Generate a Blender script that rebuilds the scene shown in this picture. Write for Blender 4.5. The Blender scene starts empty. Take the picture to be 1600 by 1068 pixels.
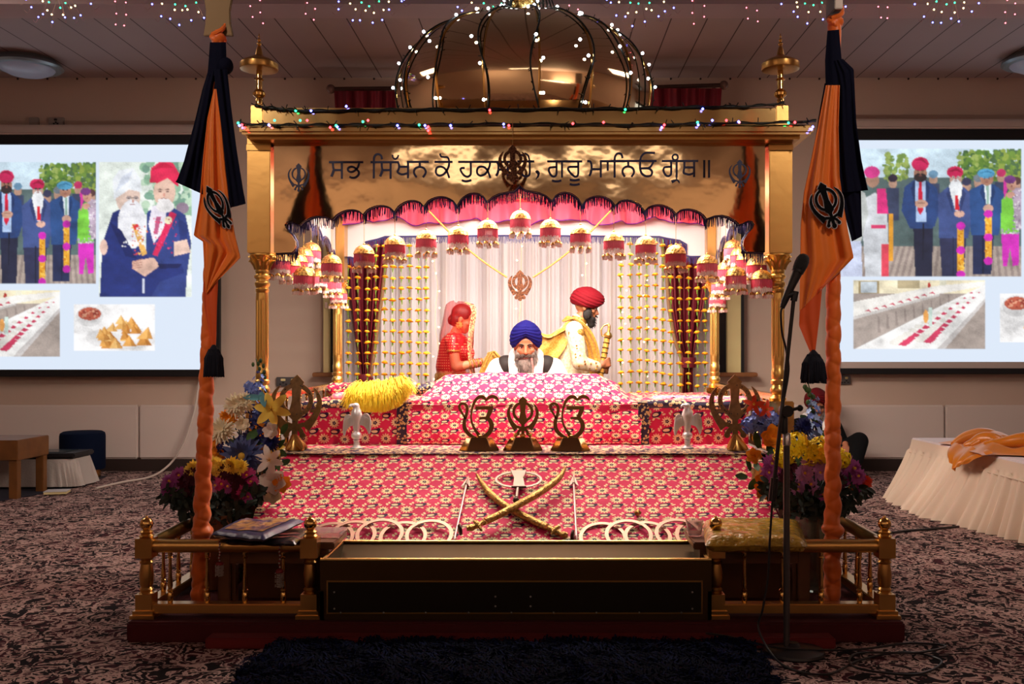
import bpy, bmesh, math, random
import numpy as np
from mathutils import Vector, Matrix, noise as mnoise
random.seed(7)
sc = bpy.context.scene
COL = sc.collection
PI = math.pi
# camera constants: horizon and vanishing point read off the ceiling boards and the rails
F, CX, CY, CH = 1500.0, 848.0, 548.0, 1.27
def W(px, py, Y): return Vector(((px - CX) * Y / F, Y, CH + (CY - py) * Y / F))
def X_(px, Y): return (px - CX) * Y / F
def Z_(py, Y): return CH + (CY - py) * Y / F
def lerp(a, b, t): return a + (b - a) * t
def interp(t, xs, ys):
    if t <= xs[0]: return ys[0]
    for i in range(1, len(xs)):
        if t <= xs[i]:
            k = (t - xs[i-1]) / (xs[i] - xs[i-1] + 1e-12)
            return ys[i-1] + (ys[i] - ys[i-1]) * k
    return ys[-1]
def catmull(pts, n=6, closed=False):
    P = [Vector(p) for p in pts]; out = []
    m = len(P)
    if m < 3: return P
    rng_ = range(m if closed else m - 1)
    for i in rng_:
        if closed: p0, p1, p2, p3 = P[i-1], P[i], P[(i+1) % m], P[(i+2) % m]
        else: p0, p1, p2, p3 = P[max(i-1, 0)], P[i], P[i+1], P[min(i+2, m-1)]
        for k in range(n):
            t = k / n
            out.append(0.5 * ((2*p1) + (p2-p0)*t + (2*p0-5*p1+4*p2-p3)*t*t + (3*p1-p0-3*p2+p3)*t*t*t))
    if not closed: out.append(P[-1])
    return out

# ---------------------------------------------------------------- mesh builder
class MB:
    def __init__(s): s.v = []; s.f = []; s.m = []; s.uv = {}
    def add(s, vs, fs, mi=0, uvs=None):
        n = len(s.v)
        s.v.extend([(float(a[0]), float(a[1]), float(a[2])) for a in vs])
        s.f.extend([tuple(i + n for i in f) for f in fs]); s.m.extend([mi] * len(fs))
        if uvs is not None:
            for i, u in enumerate(uvs): s.uv[n + i] = u
        return s
    def box(s, x0, x1, y0, y1, z0, z1, mi=0):
        v = [(x0,y0,z0),(x1,y0,z0),(x1,y1,z0),(x0,y1,z0),(x0,y0,z1),(x1,y0,z1),(x1,y1,z1),(x0,y1,z1)]
        return s.add(v, [(0,3,2,1),(4,5,6,7),(0,1,5,4),(1,2,6,5),(2,3,7,6),(3,0,4,7)], mi)
    def obox(s, c, ax, ay, az, mi=0):
        c = Vector(c); ax = Vector(ax); ay = Vector(ay); az = Vector(az)
        v = [c + sx*ax + sy*ay + sz*az for sz in (-1,1) for sx, sy in ((-1,-1),(1,-1),(1,1),(-1,1))]
        return s.add(v, [(0,3,2,1),(4,5,6,7),(0,1,5,4),(1,2,6,5),(2,3,7,6),(3,0,4,7)], mi)
    def tube(s, pts, r, n=8, mi=0, closed=False, caps=True):
        P = [Vector(p) for p in pts]; m = len(P)
        R = r if isinstance(r, (list, tuple)) else [r] * m
        vs = []; up = None
        for i in range(m):
            a = P[i-1] if (i > 0 or closed) else P[i]
            b = P[(i+1) % m] if (i < m-1 or closed) else P[i]
            t = (b - a)
            if t.length < 1e-9: t = Vector((0,0,1))
            t.normalize()
            if up is None:
                up = Vector((0,0,1)) if abs(t.z) < 0.9 else Vector((0,1,0))
            x = up - t * up.dot(t)
            if x.length < 1e-6: x = t.orthogonal()
            x.normalize(); up = x; y = t.cross(x)
            for k in range(n):
                an = 2*PI*k/n
                vs.append(P[i] + (x*math.cos(an) + y*math.sin(an)) * R[i])
        fs = []
        for i in range(m if closed else m-1):
            j = (i+1) % m
            for k in range(n):
                fs.append((i*n+k, i*n+(k+1) % n, j*n+(k+1) % n, j*n+k))
        if caps and not closed:
            fs.append(tuple(range(n-1, -1, -1))); fs.append(tuple(range((m-1)*n, m*n)))
        return s.add(vs, fs, mi)
    def lathe(s, c, prof, n=20, mi=0, rfn=None, caps=True, ax=None):
        c = Vector(c); m = len(prof); vs = []; fs = []
        for (r, z) in prof:
            for k in range(n):
                a = 2*PI*k/n; rr = r * (rfn(a, z) if rfn else 1)
                p = Vector((rr*math.cos(a), rr*math.sin(a), z))
                vs.append(c + (ax @ p if ax is not None else p))
        for i in range(m-1):
            for k in range(n):
                fs.append((i*n+k, i*n+(k+1) % n, (i+1)*n+(k+1) % n, (i+1)*n+k))
        if caps:
            if prof[0][0] > 1e-6: fs.append(tuple(range(n-1, -1, -1)))
            if prof[-1][0] > 1e-6: fs.append(tuple(range((m-1)*n, m*n)))
        return s.add(vs, fs, mi)
    def ball(s, c, r, nu=12, nv=8, mi=0, rot=None, fn=None):
        c = Vector(c); R = r if isinstance(r, (tuple, list)) else (r, r, r)
        vs = []; fs = []
        def pt(a, b):
            d = Vector((math.cos(a)*math.sin(b), math.sin(a)*math.sin(b), math.cos(b)))
            k = fn(d) if fn else 1
            p = Vector((d.x*R[0]*k, d.y*R[1]*k, d.z*R[2]*k))
            return c + (rot @ p if rot is not None else p)
        vs.append(pt(0, 0))
        for j in range(1, nv):
            for i in range(nu): vs.append(pt(2*PI*i/nu, PI*j/nv))
        vs.append(pt(0, PI))
        for i in range(nu):
            fs.append((0, 1+i, 1+(i+1) % nu))
            for j in range(nv-2):
                a = 1+j*nu; b = a+nu
                fs.append((a+i, b+i, b+(i+1) % nu, a+(i+1) % nu))
            a = 1+(nv-2)*nu
            fs.append((a+i, len(vs)-1, a+(i+1) % nu))
        return s.add(vs, fs, mi)
    def prism(s, poly, O, ex, ez, ey, mi=0, mside=None):
        O = Vector(O); ex = Vector(ex); ez = Vector(ez); ey = Vector(ey)
        A = sum(poly[i][0]*poly[(i+1) % len(poly)][1] - poly[(i+1) % len(poly)][0]*poly[i][1] for i in range(len(poly)))
        if A < 0: poly = poly[::-1]
        n = len(poly)
        a = [O + ex*p[0] + ez*p[1] for p in poly]; b = [q + ey for q in a]
        k0 = len(s.m)
        s.add(a + b, [tuple(range(n)), tuple(range(2*n-1, n-1, -1))] + [(i, n+i, n+(i+1) % n, (i+1) % n) for i in range(n)], mi)
        if mside is not None:
            for q in range(k0+2, len(s.m)): s.m[q] = mside
        return s
    def annulus(s, outer, inner, O, ex, ez, ey, mi=0):
        O = Vector(O); ex = Vector(ex); ez = Vector(ez); ey = Vector(ey); n = len(outer)
        g = lambda pl, d: [O + ex*p[0] + ez*p[1] + d for p in pl]
        z = Vector((0,0,0))
        v = g(outer, z) + g(inner, z) + g(outer, ey) + g(inner, ey)
        f = []
        for i in range(n):
            j = (i+1) % n
            f += [(i, j, n+j, n+i), (2*n+j, 2*n+i, 3*n+i, 3*n+j), (i, 2*n+i, 2*n+j, j), (n+j, 3*n+j, 3*n+i, n+i)]
        return s.add(v, f, mi)
    def grid(s, fn, nu, nv, mi=0, uvfn=None, closeu=False):
        vs = []; uvs = []
        for j in range(nv+1):
            for i in range(nu if closeu else nu+1):
                vs.append(fn(i/nu, j/nv)); uvs.append(uvfn(i/nu, j/nv) if uvfn else (i/nu, j/nv))
        w = nu if closeu else nu+1
        fs = []
        for j in range(nv):
            for i in range(nu):
                i2 = (i+1) % w
                fs.append((j*w+i, j*w+i2, (j+1)*w+i2, (j+1)*w+i))
        return s.add(vs, fs, mi, uvs)
    def build(s, name, mat, parent=None, smooth=True, solid=0.0, auto=None, loc=None, bevel=0.0):
        off = wloc(parent) if parent is not None else Vector((0,0,0))
        if loc is not None: off = Vector(loc)
        me = bpy.data.meshes.new(name)
        me.from_pydata([(a[0]-off.x, a[1]-off.y, a[2]-off.z) for a in s.v], [], s.f)
        mats = mat if isinstance(mat, (list, tuple)) else [mat]
        for m in mats: me.materials.append(m)
        if len(mats) > 1: me.polygons.foreach_set('material_index', s.m)
        if s.uv:
            ul = me.uv_layers.new(name='UVMap')
            li = np.zeros(len(me.loops), dtype=np.int32); me.loops.foreach_get('vertex_index', li)
            uva = np.zeros((len(s.v), 2), dtype=np.float32)
            for k, u in s.uv.items(): uva[k] = u
            ul.data.foreach_set('uv', uva[li].ravel())
        me.update()
        if solid:
            bm = bmesh.new(); bm.from_mesh(me)
            bmesh.ops.recalc_face_normals(bm, faces=bm.faces)
            bmesh.ops.solidify(bm, geom=list(bm.faces), thickness=solid)
            bm.to_mesh(me); bm.free()
        else:
            bm = bmesh.new(); bm.from_mesh(me)
            bmesh.ops.recalc_face_normals(bm, faces=bm.faces)
            bm.to_mesh(me); bm.free()
        if bevel:
            bm = bmesh.new(); bm.from_mesh(me)
            eds = [e for e in bm.edges if len(e.link_faces) == 2 and e.calc_face_angle(0) > .6]
            bmesh.ops.bevel(bm, geom=eds, offset=bevel, segments=2, affect='EDGES', clamp_overlap=True)
            bm.to_mesh(me); bm.free()
        if smooth:
            me.polygons.foreach_set('use_smooth', [True]*len(me.polygons))
            try: me.set_sharp_from_angle(angle=math.radians(auto if auto else 38))
            except Exception: pass
        o = bpy.data.objects.new(name, me); COL.objects.link(o)
        if parent is not None: o.parent = parent
        if loc is not None: o.location = Vector(loc)
        return o
def wloc(o):
    v = Vector((0,0,0))
    while o is not None:
        v = v + o.location; o = o.parent
    return v
def tag(o, label=None, cat=None, group=None, kind=None):
    if label: o['label'] = label
    if cat: o['category'] = cat
    if group: o['group'] = group
    if kind: o['kind'] = kind
    return o
def thing(name, label, cat, loc=(0,0,0), group=None):
    o = bpy.data.objects.new(name, None); COL.objects.link(o); o.location = loc; o.empty_display_size = .05
    return tag(o, label, cat, group)
KIDS = {}
def copy_tree(o, parent=None):
    c = o.copy(); COL.objects.link(c)
    if parent is not None: c.parent = parent
    for ch in list(o.children): copy_tree(ch, c)
    return c
def struct(name, mb, mat, smooth=False, **k):
    o = mb.build(name, mat, smooth=smooth, **k); o['kind'] = 'structure'; return o

def stroke(pts, w, n=5, smooth=True):
    """outline polygon of a stroke with varying width (2-D)"""
    P = [Vector((p[0], p[1], 0)) for p in pts]
    Wd = list(w) if isinstance(w, (list, tuple)) else [w]*len(P)
    if smooth and len(P) > 2:
        Q = [Vector((p.x, p.y, Wd[i])) for i, p in enumerate(P)]
        Q = catmull(Q, n); P = [Vector((q.x, q.y, 0)) for q in Q]; Wd = [q.z for q in Q]
    L = []; R = []
    for i, p in enumerate(P):
        a = P[max(i-1, 0)]; b = P[min(i+1, len(P)-1)]
        t = (b-a); t = t.normalized() if t.length > 1e-9 else Vector((1,0,0))
        nn = Vector((-t.y, t.x, 0))
        L.append((p + nn*Wd[i]/2)); R.append((p - nn*Wd[i]/2))
    return L, R
def put_stroke(mb, pts, w, O, ex, ez, ey, mi=0, n=5, smooth=True):
    """a stroke as a solid ribbon: quads along its length, so that it may cross itself"""
    L, R = stroke(pts, w, n, smooth)
    O = Vector(O); ex = Vector(ex); ez = Vector(ez); ey = Vector(ey)
    vs = []
    for l, r in zip(L, R):
        a = O + ex*l.x + ez*l.y; b = O + ex*r.x + ez*r.y
        vs += [a, b, b+ey, a+ey]
    m = len(L); fs = [(0,1,2,3), tuple((m-1)*4+k for k in (3,2,1,0))]
    for i in range(m-1):
        for k in range(4):
            fs.append((i*4+k, (i+1)*4+k, (i+1)*4+(k+1) % 4, i*4+(k+1) % 4))
    mb.add(vs, fs, mi)

def circ(cx, cy, rx, ry=None, n=24, p=1.0):
    ry = ry or rx
    return [(cx + rx*math.cos(2*PI*k/n), cy + ry*math.sin(2*PI*k/n)) for k in range(n)]
def khanda(mb, O, h, ex=(1,0,0), ez=(0,0,1), ey=(0,.01,0), mi=0, parts=True, grow=0.0, point=0.0):
    """the double-edged sword, ring and two crossed curved blades; O is the foot, h the height"""
    ex = Vector(ex)*h; ez = Vector(ez)*h; O = Vector(O); g = grow
    sw = [(0,1+g),(.1+g,.9),(.062+g,.83),(.05+g,.62),(.1+g,.38),(.03+g,.315),(.028+g,.06),(-.028-g,.06),(-.03-g,.315),(-.1-g,.38),(-.05-g,.62),(-.062-g,.83),(-.1-g,.9)]
    mb.prism(sw, O, ex, ez, ey, mi)
    E_ = Vector(ey); mb.prism(circ(0,.045,.048+g), O - E_*.08, ex, ez, ey, mi)
    def rg(r):
        return [(r*math.cos(2*PI*k/40), .625 + (r*.98)*math.sin(2*PI*k/40)) for k in range(40)]
    mb.annulus(rg(.25+g), rg(.203-g), O + E_*.12, ex, ez, E_*.7, mi)
    out = catmull([(.25,.83,0),(.324,.76,0),(.378,.64,0),(.374,.507,0),(.324,.358,0),(.21,.155,0)], 4)
    inn = catmull([(.105,.235,0),(.225,.35,0),(.303,.48,0),(.33,.61,0),(.31,.72,0)], 4)
    for sgn in (1,-1):
        poly = [(sgn*(p.x+(g if i else 0)), p.y) for i, p in enumerate(out)] + [(sgn*(.13),.235-g)] + [(sgn*(p.x-g), p.y+g*.5) for p in inn]
        mb.prism(poly, O + E_*(.2 if sgn > 0 else .26), ex, ez, E_*.66, mi)
        put_stroke(mb, [(sgn*.14,.255),(0,.205),(-sgn*.08,.17),(-sgn*.125,.095)], .045+2*g, O + E_*(.06 if sgn > 0 else .3), ex, ez, E_*.55, mi)
        mb.prism(circ(-sgn*.125,.085,.034+g,n=14), O + E_*(.03 if sgn > 0 else .04), ex, ez, E_*.8, mi)

# ---------------------------------------------------------------- materials
def srgb(r, g, b):
    f = lambda c: (c/255)/12.92 if c/255 <= .04045 else (((c/255)+.055)/1.055)**2.4
    return (f(r), f(g), f(b), 1)
MATS = {}
def mat(name, col=(.5,.5,.5,1), rough=.5, metal=0.0, spec=.5, emit=None, estr=0.0, sheen=0.0, trans=0.0, alpha=1.0, bump=None, coat=0.0, var=None, ior=1.45, sub=0.0):
    """principled material; bump=(scale, strength, detail); var=(scale, amount) colour variation of the stuff itself"""
    if name in MATS: return MATS[name]
    m = bpy.data.materials.new(name); m.use_nodes = True
    nt = m.node_tree; b = nt.nodes['Principled BSDF']; I = b.inputs
    if len(col) == 3: col = (*col, 1)
    I['Base Color'].default_value = col; I['Roughness'].default_value = rough; I['Metallic'].default_value = metal
    I['Specular IOR Level'].default_value = spec; I['Sheen Weight'].default_value = sheen
    I['Transmission Weight'].default_value = trans; I['Alpha'].default_value = alpha; I['IOR'].default_value = ior
    I['Coat Weight'].default_value = coat
    if sub: I['Subsurface Weight'].default_value = sub; I['Subsurface Radius'].default_value = (.02,.008,.004)
    if emit is not None:
        I['Emission Color'].default_value = emit if len(emit) == 4 else (*emit, 1); I['Emission Strength'].default_value = estr
    if bump or var:
        tc = nt.nodes.new('ShaderNodeTexCoord')
    if bump:
        n = nt.nodes.new('ShaderNodeTexNoise'); n.inputs['Scale'].default_value = bump[0]; n.inputs['Detail'].default_value = bump[2] if len(bump) > 2 else 3
        bp = nt.nodes.new('ShaderNodeBump'); bp.inputs['Strength'].default_value = bump[1]; bp.inputs['Distance'].default_value = bump[3] if len(bump) > 3 else .01
        if len(bump) > 4:
            mp = nt.nodes.new('ShaderNodeMapping'); mp.inputs['Scale'].default_value = bump[4]
            nt.links.new(tc.outputs['Object'], mp.inputs[0]); nt.links.new(mp.outputs[0], n.inputs['Vector'])
        else: nt.links.new(tc.outputs['Object'], n.inputs['Vector'])
        nt.links.new(n.outputs['Fac'], bp.inputs['Height']); nt.links.new(bp.outputs[0], I['Normal'])
    if var:
        n = nt.nodes.new('ShaderNodeTexNoise'); n.inputs['Scale'].default_value = var[0]; n.inputs['Detail'].default_value = 4
        nt.links.new(tc.outputs['Object'], n.inputs['Vector'])
        mx = nt.nodes.new('ShaderNodeMix'); mx.data_type = 'RGBA'
        c2 = var[2] if len(var) > 2 else tuple(c*(1-var[1]) for c in col[:3]) + (1,)
        mx.inputs[6].default_value = col; mx.inputs[7].default_value = c2
        rp = nt.nodes.new('ShaderNodeMapRange'); rp.inputs[1].default_value = .4; rp.inputs[2].default_value = .65
        nt.links.new(n.outputs['Fac'], rp.inputs[0]); nt.links.new(rp.outputs[0], mx.inputs[0]); nt.links.new(mx.outputs[2], I['Base Color'])
    MATS[name] = m
    return m
class SV:
    """shader value with operators, builds Math nodes"""
    def __init__(s, nt, sock): s.nt = nt; s.k = sock
    def _op(s, op, *o, clamp=False):
        n = s.nt.nodes.new('ShaderNodeMath'); n.operation = op; n.use_clamp = clamp
        for i, a in enumerate((s,) + o):
            if isinstance(a, SV): s.nt.links.new(a.k, n.inputs[i])
            else: n.inputs[i].default_value = float(a)
        return SV(s.nt, n.outputs[0])
    def __add__(s, o): return s._op('ADD', o)
    __radd__ = __add__
    def __sub__(s, o): return s._op('SUBTRACT', o)
    def __rsub__(s, o): return (s*-1) + o
    def __mul__(s, o): return s._op('MULTIPLY', o)
    __rmul__ = __mul__
    def __truediv__(s, o): return s._op('DIVIDE', o)
    def frac(s): return s._op('FRACT')
    def lt(s, o): return s._op('LESS_THAN', o)
    def gt(s, o): return s._op('GREATER_THAN', o)
    def mx(s, o): return s._op('MAXIMUM', o)
    def mn(s, o): return s._op('MINIMUM', o)
    def cos(s): return s._op('COSINE')
    def sin(s): return s._op('SINE')
    def atan2(s, o): return s._op('ARCTAN2', o)
    def sqrt(s): return s._op('SQRT')
    def abs(s): return s._op('ABSOLUTE')
    def floor(s): return s._op('FLOOR')
    def rnd(s): return s._op('ROUND')
def cmix(nt, fac, a, b):
    n = nt.nodes.new('ShaderNodeMix'); n.data_type = 'RGBA'
    if isinstance(fac, SV): nt.links.new(fac.k, n.inputs[0])
    else: n.inputs[0].default_value = fac
    for i, c in ((6, a), (7, b)):
        if hasattr(c, 'is_output') or hasattr(c, 'links'): nt.links.new(c, n.inputs[i])
        else: n.inputs[i].default_value = c if len(c) == 4 else (*c, 1)
    return n.outputs[2]
def new_mat(name):
    m = bpy.data.materials.new(name); m.use_nodes = True; MATS[name] = m
    return m, m.node_tree, m.node_tree.nodes['Principled BSDF']
def uvsep(nt, obj=False):
    tc = nt.nodes.new('ShaderNodeTexCoord'); sp = nt.nodes.new('ShaderNodeSeparateXYZ')
    nt.links.new(tc.outputs['Object' if obj else 'UV'], sp.inputs[0])
    return SV(nt, sp.outputs[0]), SV(nt, sp.outputs[1]), SV(nt, sp.outputs[2]), tc
def noise_fac(nt, tc, scale, detail=3, out='UV', dist=0.0):
    n = nt.nodes.new('ShaderNodeTexNoise'); n.inputs['Scale'].default_value = scale; n.inputs['Detail'].default_value = detail; n.inputs['Distortion'].default_value = dist
    nt.links.new(tc.outputs[out], n.inputs['Vector'])
    return SV(nt, n.outputs['Fac'])
def floral(name, base, base2, gold=True):
    """printed cloth: cream daisies with dark hearts, dark paisleys and cream leaves on pink"""
    m, nt, b = new_mat(name)
    U, V, _, tc = uvsep(nt)
    cw, ch = .126, .205
    nz = noise_fac(nt, tc, 6.0, 2)
    U = U + (nz - .5)*.03; nz2 = noise_fac(nt, tc, 5.0, 2, 'UV', 1.0); V = V + (nz2 - .5)*.03
    def loc(ox, oy):
        a = ((U/cw - ox + .5).frac() - .5)*cw; c = ((V/ch - oy + .5).frac() - .5)*ch
        return a, c
    def flower(ox, oy):
        x, y = loc(ox, oy); r = (x*x + y*y).sqrt(); th = y.atan2(x)
        pet = r.lt((th*12.0).cos()*.006 + .0275); heart = r.lt((th*5.0).cos()*.002 + .0105)
        inner = r.lt(.0028)
        return pet, heart, inner
    def ell(ox, oy, dx, dy, a, rx, ry):
        x, y = loc(ox + dx/cw, oy + dy/ch)
        c_, s_ = math.cos(a), math.sin(a)
        p = (x*c_ + y*s_)/rx; q = (y*c_ - x*s_)/ry
        return (p*p + q*q).lt(1.0)
    cream = (.86,.72,.42,1); dark = (.035,.012,.05,1); mar = (.12,.012,.06,1)
    bn = noise_fac(nt, tc, 3.0, 2)
    c = cmix(nt, bn, base, base2)
    leaf = None
    for ox, oy in ((0,0),(.5,.5)):
        for (dx, dy, a, rx, ry) in ((.046,.020,.9,.012,.0065),(.060,.032,2.2,.012,.0065),(.030,-.044,.3,.014,.0065),(-.036,-.036,1.9,.011,.006),(-.018,.047,.5,.011,.006),(.018,.052,2.0,.012,.006),(-.05,.02,2.6,.010,.0055)):
            e = ell(ox, oy, dx, dy, a, rx, ry); leaf = e if leaf is None else leaf.mx(e)
    c = cmix(nt, leaf, c, cream)
    for ox, oy in ((.5,.22),(0,.72)):
        out = ell(ox, oy, 0, 0, .1, .026, .0165).mx(ell(ox, oy, .020, .011, 0, .012, .011))
        c = cmix(nt, ell(ox, oy, 0, .001, .1, .029, .0205)*(1.0-out)*.55, c, mar)
        c = cmix(nt, out, c, dark)
        c = cmix(nt, ell(ox, oy, -.003, .001, .05, .019, .0095)*(1.0-ell(ox, oy, .020, .011, 0, .009, .009)), c, cream)
    for ox, oy in ((0,0),(.5,.5)):
        pet, heart, inner = flower(ox, oy)
        c = cmix(nt, pet, c, cream); c = cmix(nt, heart, c, dark); c = cmix(nt, inner, c, cream)
    nt.links.new(c, b.inputs['Base Color'])
    b.inputs['Roughness'].default_value = .62; b.inputs['Specular IOR Level'].default_value = .16
    fn = noise_fac(nt, tc, 14.0, 4)
    bp = nt.nodes.new('ShaderNodeBump'); bp.inputs['Strength'].default_value = .35; bp.inputs['Distance'].default_value = .012
    nt.links.new(fn.k, bp.inputs['Height']); nt.links.new(bp.outputs[0], b.inputs['Normal'])
    return m
def brocade(name, scale=95.0, dark=(.02,.012,.05,1), light=(.72,.52,.22,1)):
    m, nt, b = new_mat(name)
    U, V, _, tc = uvsep(nt)
    v = nt.nodes.new('ShaderNodeTexVoronoi'); v.inputs['Scale'].default_value = scale
    nt.links.new(tc.outputs['UV'], v.inputs['Vector'])
    d = SV(nt, v.outputs['Distance'])
    c = cmix(nt, d.lt(.45), dark, light)
    c = cmix(nt, d.lt(.10), c, dark)
    nt.links.new(c, b.inputs['Base Color']); b.inputs['Roughness'].default_value = .42
    mt = d.lt(.40)*.2; nt.links.new(mt.k, b.inputs['Metallic'])
    return m
# ================================================================ the room
M_wall = mat('wall_paint', srgb(196,172,156), .85, bump=(60,.08,3,.004), var=(.8,.06))
M_ceil, nt, b = new_mat('ceiling_boards')
x, y, z, tc = uvsep(nt, True)
fx = ((x + .137)/.315).frac()
groove = fx.lt(.018).mx(fx.gt(.982))
nz = noise_fac(nt, tc, 1.2, 3, 'Object')
nt.links.new(cmix(nt, groove, cmix(nt, nz, srgb(176,160,158), srgb(162,144,144)), srgb(70,52,50)), b.inputs['Base Color'])
b.inputs['Roughness'].default_value = .6
M_beam = mat('beam_paint', srgb(182,160,160), .7)
M_pad = mat('padded_panel', srgb(206,190,182), .75, bump=(90,.12,2,.004))
M_base = mat('baseboard_dark', srgb(46,32,28), .6)
M_black = mat('black_frame', (.004,.004,.006,1), .5)
# carpet: cream ground under a dense dark and maroon paisley scroll
M_carpet, nt, b = new_mat('carpet_pattern')
x, y, z, tc = uvsep(nt, True)
wn = nt.nodes.new('ShaderNodeTexNoise'); wn.inputs['Scale'].default_value = 6.0; wn.inputs['Detail'].default_value = 2
nt.links.new(tc.outputs['Object'], wn.inputs['Vector'])
ad = nt.nodes.new('ShaderNodeVectorMath'); ad.operation = 'MULTIPLY_ADD'; ad.inputs[1].default_value = (.30,.30,.0)
nt.links.new(wn.outputs['Color'], ad.inputs[0]); nt.links.new(tc.outputs['Object'], ad.inputs[2])
def vor(scale, feat='F1', rnd=1.0):
    v = nt.nodes.new('ShaderNodeTexVoronoi'); v.inputs['Scale'].default_value = scale; v.feature = feat; v.inputs['Randomness'].default_value = rnd
    nt.links.new(ad.outputs[0], v.inputs['Vector']); return v
v1 = vor(5.0); d1 = SV(nt, v1.outputs['Distance'])
sepc = nt.nodes.new('ShaderNodeSeparateColor'); nt.links.new(v1.outputs['Color'], sepc.inputs[0]); rnd_ = SV(nt, sepc.outputs[0])
v2 = vor(14.0); d2 = SV(nt, v2.outputs['Distance']); v3 = vor(8.0, 'DISTANCE_TO_EDGE'); d3 = SV(nt, v3.outputs['Distance'])
nzf = noise_fac(nt, tc, 22.0, 3, 'Object', 1.5)
cream = srgb(182,152,144); dk = srgb(22,14,18); mar = srgb(66,26,34); mauve = srgb(96,66,68)
c = cmix(nt, nzf.gt(.56), cream, mauve)
rings = (d1*34.0).sin()
c = cmix(nt, rings.gt(.0)*d1.lt(.62), c, cmix(nt, rnd_.gt(.5), dk, mar))
c = cmix(nt, d2.lt(.33)*nzf.gt(.42), c, dk)
c = cmix(nt, d2.lt(.16), c, mar)
c = cmix(nt, d3.lt(.035), c, cream)
c = cmix(nt, nzf.lt(.43), c, dk)
nt.links.new(c, b.inputs['Base Color']); b.inputs['Roughness'].default_value = .95; b.inputs['Specular IOR Level'].default_value = .15
fn = noise_fac(nt, tc, 260.0, 2, 'Object'); bp = nt.nodes.new('ShaderNodeBump'); bp.inputs['Strength'].default_value = .5; bp.inputs['Distance'].default_value = .004
nt.links.new(fn.k, bp.inputs['Height']); nt.links.new(bp.outputs[0], b.inputs['Normal'])

RX0, RX1, RY0, RY1, RZ = -6.6, 6.4, -6.0, 10.2, 4.17
m = MB().box(RX0-.2, RX1+.2, RY0-.2, RY1+.2, -.15, 0); struct('floor', m, M_carpet)
m = MB().box(RX0-.2, RX1+.2, RY0-.2, RY1+.2, RZ, RZ+.15); struct('ceiling', m, M_ceil)
m = MB().box(RX0-.2, RX1+.2, RY1, RY1+.2, 0, RZ); struct('wall_back', m, M_wall)
m = MB().box(RX0-.2, RX0, RY0, RY1, 0, RZ); struct('wall_left', m, M_wall)
m = MB().box(RX1, RX1+.2, RY0, RY1, 0, RZ); struct('wall_right', m, M_wall)
m = MB().box(RX0, RX1, RY0-.2, RY0, 0, RZ); struct('wall_front', m, M_wall)
m = MB().box(RX0, RX1, 7.42, 7.74, 3.95, RZ); struct('ceiling_beam', m, M_beam)
# coving nails along the ceiling edge read as small dark dots
m = MB()
for k in range(40):
    xx = -6.2 + k*.315
    m.ball((xx, 10.185, 4.155), .012, 6, 4)
struct('trim_1', m, M_base, smooth=True)
# padded dado panels, their top seam and the dark skirting
m = MB()
xs = [RX0, -4.27, -2.95, -1.2, .9, 2.95, 4.25, RX1]
for a, b_ in zip(xs[:-1], xs[1:]): m.box(a+.004, b_-.004, 10.13, 10.2, .13, .70)
struct('trim_2', m, M_pad, bevel=.018, smooth=True)
m = MB().box(RX0, RX1, 10.15, 10.2, 0, .13); struct('baseboard_back', m, M_base)
# window behind the drape: frame ends, inner glass, brown sills
M_wood = mat('sill_wood', srgb(134,84,48), .45, var=(9,.25))
M_cream = mat('window_cream', srgb(222,206,150), .4)
M_glass = mat('window_glass_night', (.01,.012,.02,1), .05)
wx0, wx1, wz0, wz1 = X_(506,10.1), X_(1160,10.1), 1.04, 3.6
m = MB(); m.box(wx0+.05, wx1-.05, 10.16, 10.19, wz0, wz1); w_ = struct('window_1', m, M_glass)
m = MB()
for a, b_ in ((wx0, wx0+.055), (wx1-.16, wx1-.02)): m.box(a, b_, 10.08, 10.2, wz0, wz1)
for k in range(1, 4): xk = lerp(wx0, wx1, k/4); m.box(xk-.03, xk+.03, 10.1, 10.19, wz0, wz1)
m.box(wx0, wx1, 10.08, 10.2, wz1-.06, wz1)
f_ = m.build('window_frame', M_cream, w_)
m = MB().box(wx1-.02, wx1+.012, 10.07, 10.2, wz0, wz1-.4); m.build('blind_edge', M_black, w_)
m = MB(); m.box(wx0-.10, wx0+.2, 10.0, 10.2, 1.0, 1.045); m.box(wx1-.3, wx1+.14, 10.0, 10.2, 1.0, 1.045); m.build('window_sill', M_wood, w_, bevel=.008)
m = MB().box(wx0+.02, wx0+.05, 10.05, 10.09, 1.72, 1.78); m.build('window_catch', mat('chrome', (.7,.7,.72,1), .15, 1.0), w_)
# ---------------------------------------------------------------- ceiling lamps, sockets
M_alu = mat('lamp_ring', srgb(150,165,172), .35, .6)
M_diff = mat('lamp_bowl', srgb(170,170,180), .3, emit=srgb(120,140,170), estr=.10)
def ceil_lamp(x, y, lab):
    t = thing('ceiling_light', lab, 'ceiling light', (x, y, RZ))
    MB().lathe((x,y,RZ), [(.26,0),(.27,-.03),(.32,-.05),(.335,-.075),(.31,-.095),(.25,-.095)], 40, caps=False).build('lamp_ring', M_alu, t)
    MB().lathe((x,y,RZ), [(.26,-.09),(.24,-.115),(.17,-.15),(.08,-.165),(0,-.17)], 40).build('diffuser', M_diff, t)
    MB().lathe((x,y,RZ), [(.20,-.005),(.24,-.02),(.24,-.08),(.1,-.08)], 30).build('lamp_base', M_base, t)
ceil_lamp(X_(42,9.55), 9.55, 'round frosted ceiling lamp above the left projection screen')
ceil_lamp(X_(1622,9.4), 9.4, 'round frosted ceiling lamp above the right projection screen')
M_plate = mat('socket_white', srgb(150,138,130), .4); M_steel = mat('socket_steel', srgb(110,112,116), .35, .8)
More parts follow.
